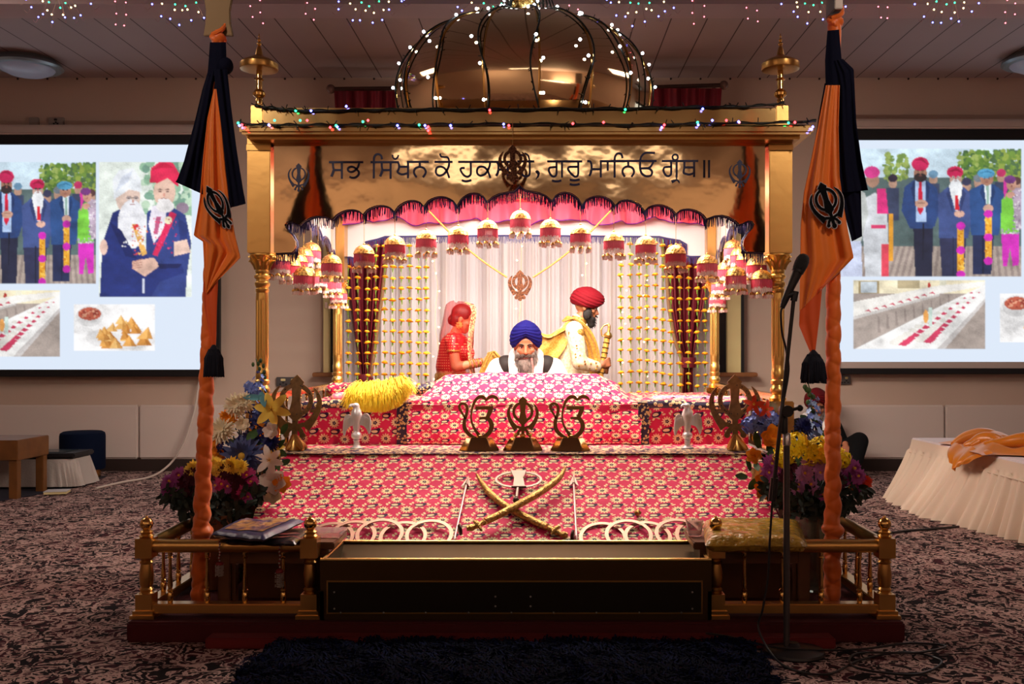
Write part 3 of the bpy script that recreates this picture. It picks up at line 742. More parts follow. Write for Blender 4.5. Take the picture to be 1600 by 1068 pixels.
m = MB().box(fx0, fx1, by0-.003, by0, fz0, fz1); m.build('front_panel', mat('bronze_dark', (.018,.014,.008,1), .4, .6), t)
m = MB()
for px, py in ((522,925),(522,951),(532,957),(599,957),(665,957),(732,957),(799,957),(865,957),(932,957),(999,957),(1065,957),(1082,925),(1082,951),(774,932),(774,947),(829,932),(829,947)): m.ball((X_(px,4.2), by0-.006, Z_(py,4.2)), .0045, 8, 5)
m.build('screws', mat('screw_steel', (.5,.48,.42,1), .3, 1.0), t)
# low wooden tables behind the balustrades
for sg, lab in ((-1,'left'),(1,'right')):
    e0 = XC+sg*.81; e1 = XC+sg*1.36
    t = thing('low_table', 'low brown wooden table behind the %s front balustrade under cloth packets' % lab, 'table', ((e0+e1)/2, 4.45, .088))
    MB().box(min(e0,e1), max(e0,e1), 4.325, 4.61, .375, .408).build('table_top', M_woodd, t, bevel=.005)
    MB().box(min(e0,e1)+.03, max(e0,e1)-.03, 4.34, 4.36, .31, .375).build('apron', M_woodp, t)
    for x in (e0-sg*-.06, e1-sg*.05):
        MB().box(x-.028, x+.028, 4.335, 4.385, .088, .375).build('leg', M_woodp, t, bevel=.004)
    MB().box(e1-sg*.075-.02, e1-sg*.075+.02, 4.36, 4.40, .088, .375).build('leg', M_woodp, t)

# ================================================================ cloth-covered platform
PK = floral('pink_daisy_cloth', srgb(222,54,104), srgb(206,34,80))
PKH = PK
M_bord = brocade('gold_navy_border', 62)
M_bord2 = brocade('gold_border', 42, (.03,.02,.06,1), (.90,.70,.38,1))
PX0, PX1 = -1.46, 1.20
t = thing('platform', 'broad cloth covered wooden platform carrying the canopy', 'platform', (XC, 6.4, .088))
m = MB(); m.box(-1.50, 1.24, 5.36, 7.6, .088, .676); m.build('lower_deck', M_woodd, t)
m = MB(); m.box(-1.50, 1.24, 5.90, 6.62, .676, .925); m.box(-1.50, -.86, 6.62, 7.5, .676, .925); m.box(.60, 1.24, 6.62, 7.5, .676, .925); m.build('upper_deck', M_woodd, t)
for sg in (-1, 1):
    x = XC + sg*1.487
    o = MB().box(x-.03, x+.03, 5.56, 7.52, .985, 1.02).build('side_rail', M_brass, t, bevel=.006)
    MB().box(x-.03, x+.03, 5.56, 7.52, .676, .70).build('foot_rail', M_brass, t, bevel=.004)
    for k in range(11): baluster(x, 5.72+k*.17, .70, .985).build('baluster', M_brass, o)
wr = lambda x, y, a=.006: a*(mnoise.noise(Vector((x*2.3, y*3.1, .3))) + .6*mnoise.noise(Vector((x*7, y*5, 2.1))))
# sloping front cloth
sl0, sl1 = Vector((0,4.56,.2673)), Vector((0,5.35,.692))
slen = (sl1-sl0).length
def rampP(x, s, up=0.0):
    k = s/slen; p = sl0.lerp(sl1, k); nn = Vector((0,-.474,.881))
    return Vector((x, p.y, p.z)) + nn*up
def ramp_fn(u, v):
    x = lerp(PX0, PX1, u) + .012*math.sin(v*9)*(1 if u in (0,1) else 0)
    return rampP(x, v*slen, wr(x, v*2, .007))
m = MB(); m.grid(ramp_fn, 120, 44, 0, lambda u, v: (lerp(PX0,PX1,u), v*slen*1.28))
for xe, sgn in ((PX0,-1),(PX1,1)):
    m.grid(lambda u, v: rampP(xe, u*slen, wr(xe,u*2,.007)) + Vector((sgn*v*.05, 0, -v*lerp(.16,.56,u))), 40, 5, 0, lambda u, v: (xe+v*.3, u*slen))
tag(m.build('front_cloth', PK, smooth=True), 'bright pink daisy and paisley cloth sloping down the front of the platform', 'cloth')
t = bpy.data.objects['platform']; MB().box(-1.42, 1.16, 4.60, 4.63, .088, .275).build('fascia_board', M_woodp, t); MB().box(-1.42, 1.16, 4.63, 5.36, .088, .27).build('step_deck', M_woodp, t)
# shelf, upright face and top: one cloth
shz = .694
m = MB()
m.grid(lambda u, v: Vector((lerp(-1.52,1.26,u), lerp(5.34,5.88,v), shz + wr(u*3,v,.003) + (.02*max(0,v-.8)))), 90, 10, 0, lambda u, v: (lerp(-1.5,1.25,u), .9+v*.54))
m.grid(lambda u, v: Vector((lerp(-1.52,1.26,u), 5.88-.005*math.sin(u*40)*v, lerp(shz+.004,.94,v))), 90, 8, 0, lambda u, v: (lerp(-1.5,1.25,u), 1.5+v*.25))
m.grid(lambda u, v: Vector((lerp(-1.52,1.26,u), lerp(5.88,6.60,v), .94+.012*math.sin(v*3)+wr(u*3,v*3,.01))), 90, 20, 0, lambda u, v: (lerp(-1.5,1.25,u), 1.8+v*.7))
for a, b_ in ((-1.52,-.84),(.58,1.26)): m.grid(lambda u, v: Vector((lerp(a,b_,u), lerp(6.60,7.52,v), .945+wr(u*2,v*3,.012))), 24, 20, 0, lambda u, v: (lerp(a,b_,u), 2.5+v*.9))
for xe, sg in ((-1.52,-1),(1.26,1)): m.grid(lambda u, v: Vector((xe+sg*.01*v, lerp(5.34,5.88,u), lerp(shz,.40,v))), 10, 6, 0, lambda u, v: (u*.5, v*.3))
t = m.build('platform_cloth', PK); tag(t, 'red pink daisy cloth with gold borders covering the upper platform', 'cloth')
def strip(name, fn, nu, nv, uvf, mt, par, up=0): 
    return MB().grid(fn, nu, nv, 0, uvf).build(name, mt, par, solid=.003)
strip('gold_border', lambda u, v: Vector((lerp(-1.52,1.26,u), lerp(5.335,5.64,v), shz+.006+wr(u*3,v*.5,.002))), 80, 3, lambda u, v: (u*2.78, v*.3), M_bord2, t)
for xa, xb in ((X_(620,5.87),X_(638,5.87)),(X_(997,5.87),X_(1014,5.87))):
    strip('dark_border', lambda u, v: Vector((lerp(xa,xb,u), 5.868-.005*v, lerp(shz+.004,.948,v))), 4, 8, lambda u, v: (u*.07, v*.25), M_bord, t)
    strip('dark_border', lambda u, v: Vector((lerp(xa,xb,u), lerp(5.865,6.1,v), .955+.008*math.sin(v*3))), 4, 8, lambda u, v: (u*.07, v*.25), M_bord, t)
for xa, xb in ((-1.52,X_(622,5.87)),(X_(1012,5.87),1.26)):
    strip('top_border', lambda u, v: Vector((lerp(xa,xb,u), 5.872-.012*math.sin(v*PI)-.004*math.sin(u*9), lerp(.918,.962,v)+.006*math.sin(u*7+xa))), 50, 4, lambda u, v: (u*(xb-xa), v*.05), M_bord2, t)
# cloth heaped over the scripture
hx = [640,655,668,690,760,850,935,966,985,1000]; hz = [634,612,598,586,582,583,584,598,616,634]
def hump(u, v):
    # v: 0 back .. 1 front bottom
    px = lerp(637, 1001, u)
    topz = Z_(interp(px, hx, hz), 6.15)
    if v < .35:
        k = v/.35; Y = lerp(6.75, 6.22, k); z = lerp(min(topz,1.0)-.02, topz, math.sin(k*PI/2))
    elif v < .62:
        k = (v-.35)/.27; Y = lerp(6.22, 5.90, k); z = lerp(topz, lerp(.955,.985,math.sin(u*PI)), k**1.3)
    else:
        k = (v-.62)/.38; Y = 5.90 - .05*math.sin(k*PI*.5) + .012*math.sin(u*23)*k; z = lerp(lerp(.955,.985,math.sin(u*PI)), .704, k)
    x = X_(px, 5.87) * lerp(1.0, 1.03, 1-v)
    w = .012*mnoise.noise(Vector((x*5, v*6, 1))) + .006*mnoise.noise(Vector((x*14, v*14, 4)))
    return Vector((x + w*.3, Y - abs(w)*.6, z + w*(0.7 if v < .62 else .1)))
m = MB(); m.grid(hump, 110, 60, 0, lambda u, v: (u*1.55, 3.0-v*1.25))
tag(m.build('scripture_cloth', PKH), 'pink daisy cloth heaped over the holy book at the platform centre', 'cloth')
m = MB()
def sl(u, v): 
    p = hump(0 if u < .5 else 1, lerp(.62, 1, v)); return p + Vector(((u-.5)*.004 + (-.004 if u < .5 else .004), -.004, 0))
# bolsters and folded cloths on the platform top
def bolster(a, b_, r, mt, name, lab, cat, par=None, n=16):
    A = Vector(a); B = Vector(b_); m = MB(); L = (B-A).length; k = 18
    ax = (B-A).normalized(); up = Vector((0,0,1)); sd = ax.cross(up).normalized(); up = sd.cross(ax)
    vs = []
    def fn(u, v):
        a_ = u*2*PI; s = v; e = min(s, 1-s); rr = r*min(1, math.sqrt(max(0, e*L/(r*.9)))) if e*L < r*.9 else r
        rr *= 1 + .05*mnoise.noise(Vector((s*9, a_*1.5, r*40)))
        return A.lerp(B, s) + (sd*math.cos(a_)*1.15 + up*math.sin(a_)*.85)*rr
    m.grid(fn, 24, 26, 0, lambda u, v: (u*2*PI*r, v*L), closeu=False)
    o = m.build(name, mt, par)
    return tag(o, lab, cat) if par is None else o
bolster(W(508,607,6.9), W(600,606,6.9), .05, PK, 'bolster_cushion', 'rolled pink flowered bolster by the left rear column', 'bolster')
PKW = floral('pale_pink_cloth', srgb(238,150,180), srgb(232,120,160))
bolster(W(516,621,6.3), W(610,619,6.3), .042, PKW, 'rolled_cloth', 'pale pink rolled cloth lying in front of the flowered bolster', 'cloth')
bolster(W(646,613,6.12), W(682,602,6.14), .045, M_bord, 'small_cushion', 'small dark brocade cushion beside the heaped pink cloth', 'cushion')
bolster(W(1015,624,6.45), W(1180,626,6.4), .038, PKW, 'folded_cloth', 'long pale folded cloth on the right of the platform top', 'cloth')

# ================================================================ the canopy
M_mirror, nt, b = new_mat('gold_mirror')
b.inputs['Base Color'].default_value = (.72,.50,.26,1); b.inputs['Metallic'].default_value = 1; b.inputs['Roughness'].default_value = .07
x, y, z, tc = uvsep(nt, True)
n1 = noise_fac(nt, tc, 1.6, 2, 'Object'); n2 = noise_fac(nt, tc, 9.0, 2, 'Object')
h = n1 + n2*.06
bp = nt.nodes.new('ShaderNodeBump'); bp.inputs['Strength'].default_value = .22; bp.inputs['Distance'].default_value = .06
nt.links.new(h.k, bp.inputs['Height']); nt.links.new(bp.outputs[0], b.inputs['Normal'])
M_gold = mat('gold_sheet', (.74,.50,.20,1), .14, 1.0, bump=(4,.12,2,.02))
M_goldc = mat('gold_column', (.90,.60,.18,1), .33, 1.0)
M_navy = mat('navy_lettering', (.008,.011,.075,1), .4)
M_white = mat('white_board', srgb(244,238,240), .6)
M_navyf = mat('navy_fringe', srgb(40,40,112), .6, sheen=.3)
M_led = mat('led_white', (1,1,1,1), .3, emit=(.80,.92,1,1), estr=16)
CAN = thing('canopy', 'large gold domed canopy on four fluted columns over the platform', 'canopy', (XC, 6.5, .088))
YF, YB = 5.42, 7.60
CXS = [XC-1.477, XC+1.477]
# columns
def column(x, y):
    m = MB()
    def fl(a, z): return 1 + (.13 if 1.20 < z < 1.60 else 0)*(abs(math.sin(a*6))*2-1)*.5
    top = 1.823
    prof = [(.045,.985),(.05,1.0),(.036,1.012),(.030,1.02),(.042,1.035),(.044,1.05),(.036,1.065),(.032,1.075),(.040,1.082),(.041,1.10),(.034,1.108),(.037,1.118),(.037,1.16),(.034,1.165),(.034,1.195),(.0345,1.2)]
    prof += [(.0345,1.2+.025*k) for k in range(1, 17)] + [(.0345,1.605),(.038,1.61),(.038,1.625),(.033,1.63),(.043,1.645),(.043,1.66),(.035,1.668),(.035,1.68),(.046,1.69),(.046,1.70),(.036,1.71),(.040,1.72),(.040,1.73)]
    m.lathe((x,y,0), prof, 36, rfn=fl)
    o = m.build('column', M_goldc, CAN)
    c = MB(); c.lathe((x,y,0), [(.036,1.73),(.040,1.75),(.050,1.78),(.060,1.80),(.066,1.812),(.07,1.815),(.07,1.823),(.03,1.824)], 24)
    for k in range(16):
        a = 2*PI*k/16; z0 = 1.735 + (k % 2)*.022; d = Vector((math.cos(a), math.sin(a), 0))
        c.tube(catmull([Vector((x,y,z0))+d*.038, Vector((x,y,z0+.03))+d*.048, Vector((x,y,z0+.05))+d*.066, Vector((x,y,z0+.046))+d*.076], 3), [.007,.008,.009,.010,.010,.009,.008,.007,.006,.005], 6)
    c.build('capital', M_goldc, o)
    MB().box(x-.075, x+.075, y-.075, y+.075, .70, .985).build('pedestal', M_brass, o, bevel=.006)
for y in (5.50, 7.52):
    for x in CXS: column(x, y)
# square pillar boxes above the columns
for y in (5.50, 7.52):
    for x in CXS:
        m = MB().box(x-.066, x+.066, y-.07, y+.07, 1.824, 2.49); m.box(x-.070, x+.070, y-.074, y+.074, 2.40, 2.44); o = m.build('pillar_box', M_brassd, CAN, bevel=.004)
# scalloped front panel
cL = [(519,342),(567,334),(616,329.5),(662,321),(714,320),(761,313.5)]
tL = [(505,337),(542,327),(595,321),(640,313),(686,307),(737,301)]
def arc_pts(a, b_, top):
    out = []
    for k in range(1, 9):
        t = k/9; x = lerp(a[0], b_[0], t); base = lerp(a[1], b_[1], t); hgt = ((a[1]+b_[1])/2 - top) * 1.0
        out.append((x, base - hgt*(math.sin(t*PI)**.62)))
    return out
hookL = [(428,395),(440,394.5),(455,394),(459,391),(462,384),(461,376),(455,366),(447,358),(444.5,351),(448,346),(455,345.5),(463,349.5),(468,351),(474,345),(485,339),(495,336.5),(507,337.5)]
prof = list(hookL) + [cL[0]]
for i in range(5): prof += arc_pts(cL[i], cL[i+1], [327,320,312.5,306,300.5][i]) + [cL[i+1]]
half = prof + [(770,306),(780,301.5),(795,298.5),(803,297),(808,293),(811.5,289)]
def mir(p): return (1623.5 - p[0], p[1] - 1.2)
full = half + [mir(p) for p in half[::-1]]
def front_edge():
    return [(X_(px,YF), Z_(py,YF)) for px, py in full]
edge = front_edge()
x0, x1 = edge[0][0], edge[-1][0]
poly = [(x0,2.49)] + edge + [(x1,2.49)]
m = MB(); m.prism(poly, (0,YF,0), (1,0,0), (0,0,1), (0,.03,0), 0)
panel = m.build('banner_panel', [M_mirror], CAN, smooth=False)
panel['label'] = 'mirror gold front panel with scalloped lower edge'
m = MB(); m.prism([(p[0],p[1]) for p in poly], (0,YF+.034,0), (1,0,0), (0,0,1), (0,.006,0)); m.build('panel_lining', M_white, panel, smooth=False)
# lettering, traced stroke by stroke
def hl(x0, x1, y): return ([(x0,y),(x1,y)], 34)
T = []
def add(off, *sts):
    for s in sts:
        pts, w = s if isinstance(s, tuple) and isinstance(s[0], list) else (s, 34)
        T.append((off, pts, w))
sa = lambda dx: [[(dx+10,262),(dx+11,320),(dx+22,380)], [(dx+22,380),(dx+155,380)], ([(dx+20,385),(dx+6,430),(dx-18,488)],40), [(dx+157,250),(dx+157,525)]]
add(505, hl(97,668,248), *sa(155), [(600,262),(585,320),(550,370),(500,405),(450,410),(415,385),(420,345),(470,325),(525,340),(565,375),(595,415),(588,460),(540,502),(480,508),(440,490)],
    hl(790,1262,248), [(845,520),(846,250),(850,170),(880,125),(930,118),(968,145),(980,200)], *sa(967), ([(1155,130),(1165,172),(1200,197),(1238,172),(1255,130)],26),
    [(1180,248),(1240,250),(1262,285),(1266,330),(1255,375),(1240,412),(1280,442),(1330,452),(1415,428)], [(1262,325),(1415,325)], [(1415,240),(1415,515)])
add(645, hl(-97,265,243), [(117,250),(117,330)], [(65,502),(25,440),(25,380),(60,342),(117,328),(180,345),(212,390),(210,440),(168,502)],
    hl(362,662,243), ([(455,105),(470,152),(520,163),(580,168),(603,215),(606,250)],30), [(606,250),(600,310),(570,380),(520,445),(450,472),(400,450),(385,400),(400,345),(450,322),(510,335),(560,385),(585,440),(608,510)],
    hl(755,1720,243), [(965,250),(967,430),(940,478),(900,490),(850,465),(810,410),(795,370),(815,347),(865,345)], ([(818,548),(850,562),(900,566),(978,548)],36),
    [(1288,250),(1280,310),(1252,380),(1205,445),(1135,472),(1085,450),(1070,400),(1085,345),(1135,322),(1195,335),(1245,385),(1268,440),(1292,510)],
    [(1405,250),(1425,290),(1428,340),(1425,372)], [(1425,372),(1582,372)], ([(1425,378),(1415,430),(1390,478)],40), [(1582,245),(1582,505)])
add(825, hl(-180,105,235), [(28,235),(28,430),(5,473),(-40,488),(-80,468),(-120,413),(-133,370),(-115,347),(-70,345)], ([(-115,120),(-60,150),(-20,215)],28), ([(-60,100),(0,135),(25,215)],28),
    ([(128,420),(150,410),(172,430),(172,470),(155,505),(130,530)],[30,52,50,34,22,10]),
    hl(320,905,235), [(475,245),(475,430),(455,478),(420,488),(380,460),(350,402),(350,362),(375,337),(475,330)], [(567,235),(567,505)], ([(400,553),(440,566),(510,566),(555,551)],34),
    [(837,245),(837,430),(820,478),(780,488),(720,440),(675,382),(668,347),(700,327),(837,325)], ([(695,538),(740,550),(800,550),(860,536)],34), ([(695,613),(740,625),(800,625),(860,611)],34),
    [(985,232),(1035,238),(1056,280),(1060,330),(1060,365)], [(1060,365),(1215,365)], ([(1056,372),(1045,430),(1020,478)],40), [(1213,222),(1213,502)],
    hl(1200,1620,232), [(1328,240),(1328,390)], [(1443,505),(1443,240),(1450,160),(1480,112),(1520,102),(1558,122),(1576,180)])
add(965, hl(-110,650,228), [(178,240),(178,312)], [(120,492),(85,430),(85,380),(115,337),(178,320),(240,340),(270,385),(268,435),(230,492)],
    [(622,95),(530,90),(470,93),(420,122),(385,180),(375,260),(375,350),(400,430),(450,472),(510,483),(560,463),(575,410),(545,368),(500,352),(390,352)], [(597,240),(572,290),(540,332),(500,352)],
    hl(735,1342,228), [(892,240),(892,425),(870,470),(830,480),(790,450),(765,392),(770,352),(800,330),(892,325)], [(983,240),(983,500)],
    ([(960+46*math.cos(a*PI/6), 166+46*math.sin(a*PI/6)) for a in range(13)],28), ([(983,495),(978,540),(940,560),(900,575)],[20,24,44,50]), ([(983,545),(1012,562),(1032,598)],[24,26,12]),
    [(1112,240),(1112,335),(1100,418),(1140,443),(1200,452),(1275,430)], [(1110,335),(1275,335)], [(1275,240),(1275,495)], [(1443,215),(1443,507)], [(1523,215),(1523,507)])
m = MB()
s_ = YF/1500/10.667
for i_, (off, pts, w) in enumerate(T):
    q = [((off + x/10.667 - CX)*YF/1500, CH + (CY - (230 + y/10.667))*YF/1500) for x, y in pts]
    ww = [k*s_ for k in w] if isinstance(w, list) else w*s_
    put_stroke(m, q, ww, (0,YF-.004-.00004*(i_ % 9),0), (1,0,0), (0,0,1), (0,.004,0))
m.build('lettering', M_navy, panel, smooth=False)
for px in (466.5, 1156):
    m = MB(); khanda(m, W(px, 299.3 if px < 800 else 293.5, YF-.004), 44.5*YF/1500, ey=(0,.004,0)); m.build('emblem', M_navy, panel, smooth=False)
# navy piping and fringe along the scalloped edge
def fringe(path, y, ln, parent, name='fringe', dens=.008, mt=None, jit=.2, edge=.007):
    P = [Vector((a[0], y, a[1])) for a in path]
    m = MB(); m.tube(P, edge, 6); g = random.Random(5)
    for a, b_ in zip(P[:-1], P[1:]):
        L = (b_-a).length; n = max(1, int(L/dens))
        for k in range(n):
            p = a.lerp(b_, (k+g.random())/n); l = ln*g.uniform(1-jit,1+jit); d = g.uniform(-.006,.006); w = .0022
            q = p + Vector((d, g.uniform(-.004,.004), -l))
            m.add([p+Vector((-w,0,0)), p+Vector((w,0,0)), q+Vector((w*.7,0,0)), q+Vector((-w*.7,0,0)), p+Vector((0,w*1.5,0)), q+Vector((0,w*1.5,0))], [(0,1,2,3),(1,4,5,2),(4,0,3,5)])
    return m.build(name, mt or M_navyf, parent, smooth=False)
fringe(edge, YF+.045, .055, panel, dens=.004)
# side panels, back panel (white inside, gold outside)
def side_prof():
    pts = []
    n = 7; y0, y1 = 5.58, 7.44
    zc = lambda k: 1.86 + .22*math.sin(PI*min(1, max(0, k))) + .0
    pts = [(y0,1.86),(y0+.07,1.865),(y0+.10,1.93),(y0+.06,2.0),(y0+.10,2.04),(y0+.17,2.02)]
    cs = [(y0+.17+ (y1-y0-.34)*k/5, 2.02+.09*math.sin(PI*k/5)) for k in range(6)]
    for i in range(5):
        a, b_ = cs[i], cs[i+1]
        for k in range(1, 8):
            t_ = k/8; pts.append((lerp(a[0],b_[0],t_), lerp(a[1],b_[1],t_)+.06*math.sin(t_*PI)**.6))
        pts.append(b_)
    pts += [(y1-.10,2.04),(y1-.06,2.0),(y1-.10,1.93),(y1-.07,1.865),(y1,1.86)]
    return pts
sp = side_prof()
for sg in (-1, 1):
    x = XC + sg*1.487
    m = MB(); m.prism([(5.58,2.49)] + sp + [(7.44,2.49)], (x,0,0), (0,1,0), (0,0,1), (sg*.02,0,0)); o = m.build('side_panel', M_mirror, CAN, smooth=False)
    m = MB(); m.prism([(5.58,2.49)] + sp + [(7.44,2.49)], (x-sg*.004,0,0), (0,1,0), (0,0,1), (-sg*.006,0,0)); m.build('panel_lining', M_white, o, smooth=False)
    m = MB(); g = random.Random(6)
    P = [Vector((x-sg*.02, a, b_)) for a, b_ in sp]; m.tube(P, .007, 6)
    for a, b_ in zip(P[:-1], P[1:]):
        for k in range(max(1, int((b_-a).length/.006))):
            p = a.lerp(b_, g.random()); q = p + Vector((g.uniform(-.006,.006), 0, -.06*g.uniform(.8,1.2)))
            m.add([p+Vector((0,-.002,0)), p+Vector((0,.002,0)), q+Vector((0,.002,0)), q+Vector((0,-.002,0))], [(0,1,2,3)])
    m.build('fringe', M_navyf, o, smooth=False)
bp_ = [(548,402),(556,404),(563,399),(566,388),(572,378),(590,374),(602,370),(700,369),(812,368),(922,369),(1030,370),(1044,373),(1062,376),(1072,382),(1072,390),(1066,398),(1078,401),(1098,401)]
be = [(X_(a,7.60), Z_(b_,7.60)) for a, b_ in bp_]
xl, xr = XC-1.43, XC+1.43
m = MB(); m.prism([(xl,2.49),(xl,be[0][1])] + be + [(xr,be[-1][1]),(xr,2.49)], (0,7.60,0), (1,0,0), (0,0,1), (0,.02,0)); bpn = m.build('back_panel', M_white, CAN, smooth=False)
m = MB(); m.prism([(xl,2.49),(xl,be[0][1])] + be + [(xr,be[-1][1]),(xr,2.49)], (0,7.622,0), (1,0,0), (0,0,1), (0,.01,0)); m.build('panel_skin', M_mirror, bpn, smooth=False)
fringe([(xl,be[0][1])] + be + [(xr,be[-1][1])], 7.585, .055, bpn, dens=.006)
# ceiling cloth and pink ruffle inside
m = MB(); m.grid(lambda u, v: Vector((lerp(XC-1.46,XC+1.46,u), lerp(5.47,7.58,v), 2.43+.015*math.sin(v*30)*math.sin(u*20))), 60, 40, 0, lambda u, v: (u*2.9, v*2.1)); m.build('ceiling_cloth', floral('canopy_lining', srgb(236,96,150), srgb(226,70,120)), CAN)
M_ruffle = mat('pink_ruffle', srgb(244,92,124), .55, sheen=.3)
def ruff(u, v):
    x = lerp(XC-1.40, XC+1.40, u); a = .02+.05*v
    w = math.sin(x*22+1.3*math.sin(x*7)) + .4*math.sin(x*51)
    bot = 2.272 + .02*math.sin(x*9) + .015*math.sin(x*22+1)
    return Vector((x + .015*math.cos(x*22)*v, 7.46 + a*w, lerp(2.44, bot, v)))
m = MB(); m.grid(ruff, 420, 10); r_ = m.build('ruffle', M_ruffle, CAN, solid=.003)
m = MB(); m.tube([ruff(k/420, 1.0) + Vector((0,-.004,0)) for k in range(421)], .005, 5); m.build('ruffle_hem', mat('hem_purple', srgb(96,30,140), .6), r_)
for sg in (-1, 1):
    def rs(u, v):
        y = lerp(5.6, 7.45, u); w = math.sin(y*22+1.3*math.sin(y*7))
        return Vector((XC+sg*(1.42-.012-(.015+.02*v)*w-.02), y, lerp(2.44, 2.30+.02*math.sin(y*9), v)))
    m = MB(); m.grid(rs, 200, 8); m.build('ruffle', M_ruffle, CAN, solid=.003)
# roof: cornice with moulded lip, upper box, corner blocks
m = MB()
m.box(XC-1.54, XC+1.62, 5.27, 7.78, 2.462, 2.515); m.build('cornice', M_gold, CAN, bevel=.014)
m = MB(); m.box(XC-1.50, XC+1.56, 5.33, 7.72, 2.445, 2.463); m.build('cornice_step', M_brassd, CAN, bevel=.004)
m = MB(); m.box(XC-1.46, XC+1.46, 5.40, 7.66, 2.515, 2.638); m.build('roof_box', M_gold, CAN, bevel=.006)
for x in CXS:
    for y in (5.44, 7.6):
        m = MB().box(x-.035, x+.035, y-.045, y+.045, 2.515, 2.65); o = m.build('corner_block', M_brassd, CAN, bevel=.004)
        c = (x, y, 0)
        m = MB().lathe(c, [(.03,2.65),(.018,2.66),(.02,2.69),(.016,2.70),(.034,2.715),(.036,2.73),(.026,2.745),(.018,2.75),(.017,2.80),(.026,2.805),(.017,2.815),(.016,2.86),(.013,2.93)], 20); f_ = m.build('finial_stem', M_brass, o)
        m = MB().lathe(c, [(.085,2.858),(.104,2.862),(.106,2.868),(.106,2.895),(.098,2.905),(.07,2.92),(.035,2.935),(.022,2.945),(.016,2.975),(.010,2.995),(.004,3.0)], 36)
        m.lathe(c, [(.106,2.868),(.100,2.87),(.095,2.885),(.03,2.905),(.012,2.905)], 36, caps=False); m.build('finial_umbrella', M_brassd, o)
        m = MB(); m.ball((x,y,3.008), .013, 12, 8); m.ball((x,y,3.03), .010, 12, 8); m.ball((x,y,3.05), .006, 10, 6); m.tube([(x,y,3.0),(x,y,3.066)], .003, 6); m.build('finial_beads', M_brass, o)
# dome of sixteen flat staves with raised seams
DC = Vector((XC+.005, 6.53, 0))
DP = [(.76,2.638),(.80,2.70),(.835,2.80),(.856,2.92),(.858,3.02),(.835,3.12),(.79,3.215),(.715,3.305),(.61,3.38),(.485,3.438),(.36,3.472),(.24,3.49),(.13,3.497),(.05,3.50)]
DPs = [(p.x, p.y) for p in catmull([(a, b_, 0) for a, b_ in DP], 4)]
NS = 16; A0 = math.radians(-90 + 7.1 - 22.5/1)
m = MB()
for k in range(NS):
    a, b_ = A0 + 2*PI*k/NS, A0 + 2*PI*(k+1)/NS
    for (r0, z0), (r1, z1) in zip(DPs[:-1], DPs[1:]):
        pass
    vs = []
    for (r, z) in DPs:
        for q in range(5):
            an = lerp(a, b_, q/4); rr = r*(1 - .012*(1-abs(q-2)/2)*0 - (1-math.cos(PI/NS))*.55*(math.sin(q/4*PI)))
            vs.append(DC + Vector((rr*math.cos(an), rr*math.sin(an), z)))
    fs = [(i*5+q, i*5+q+1, (i+1)*5+q+1, (i+1)*5+q) for i in range(len(DPs)-1) for q in range(4)]
    m.add(vs, fs)
M_dome = mat('dome_mirror', (.93,.70,.42,1), .06, 1.0, bump=(3,.05,2,.02))
dome = m.build('dome', M_dome, CAN, auto=30)
for k in range(NS):
    an = A0 + 2*PI*k/NS
    m = MB(); m.tube([DC + Vector(((r+.002)*math.cos(an), (r+.002)*math.sin(an), z)) for r, z in DPs], .0075, 6); m.build('dome_seam', M_brass, dome)
m = MB().lathe(DC, [(.80,2.638),(.82,2.645),(.82,2.665),(.79,2.68)], 64); m.build('dome_foot', M_brass, dome)
m = MB().lathe(DC, [(.10,3.49),(.07,3.51),(.04,3.535),(.045,3.55),(.085,3.575),(.105,3.62),(.108,3.66),(.09,3.71),(.05,3.74),(.03,3.76),(.045,3.78),(.05,3.80),(.03,3.83),(.015,3.88),(.004,3.95)], 32); fin = m.build('finial_urn', mat('finial_gold', (.85,.58,.18,1), .22, 1.0, bump=(60,.6,2,.004)), CAN)
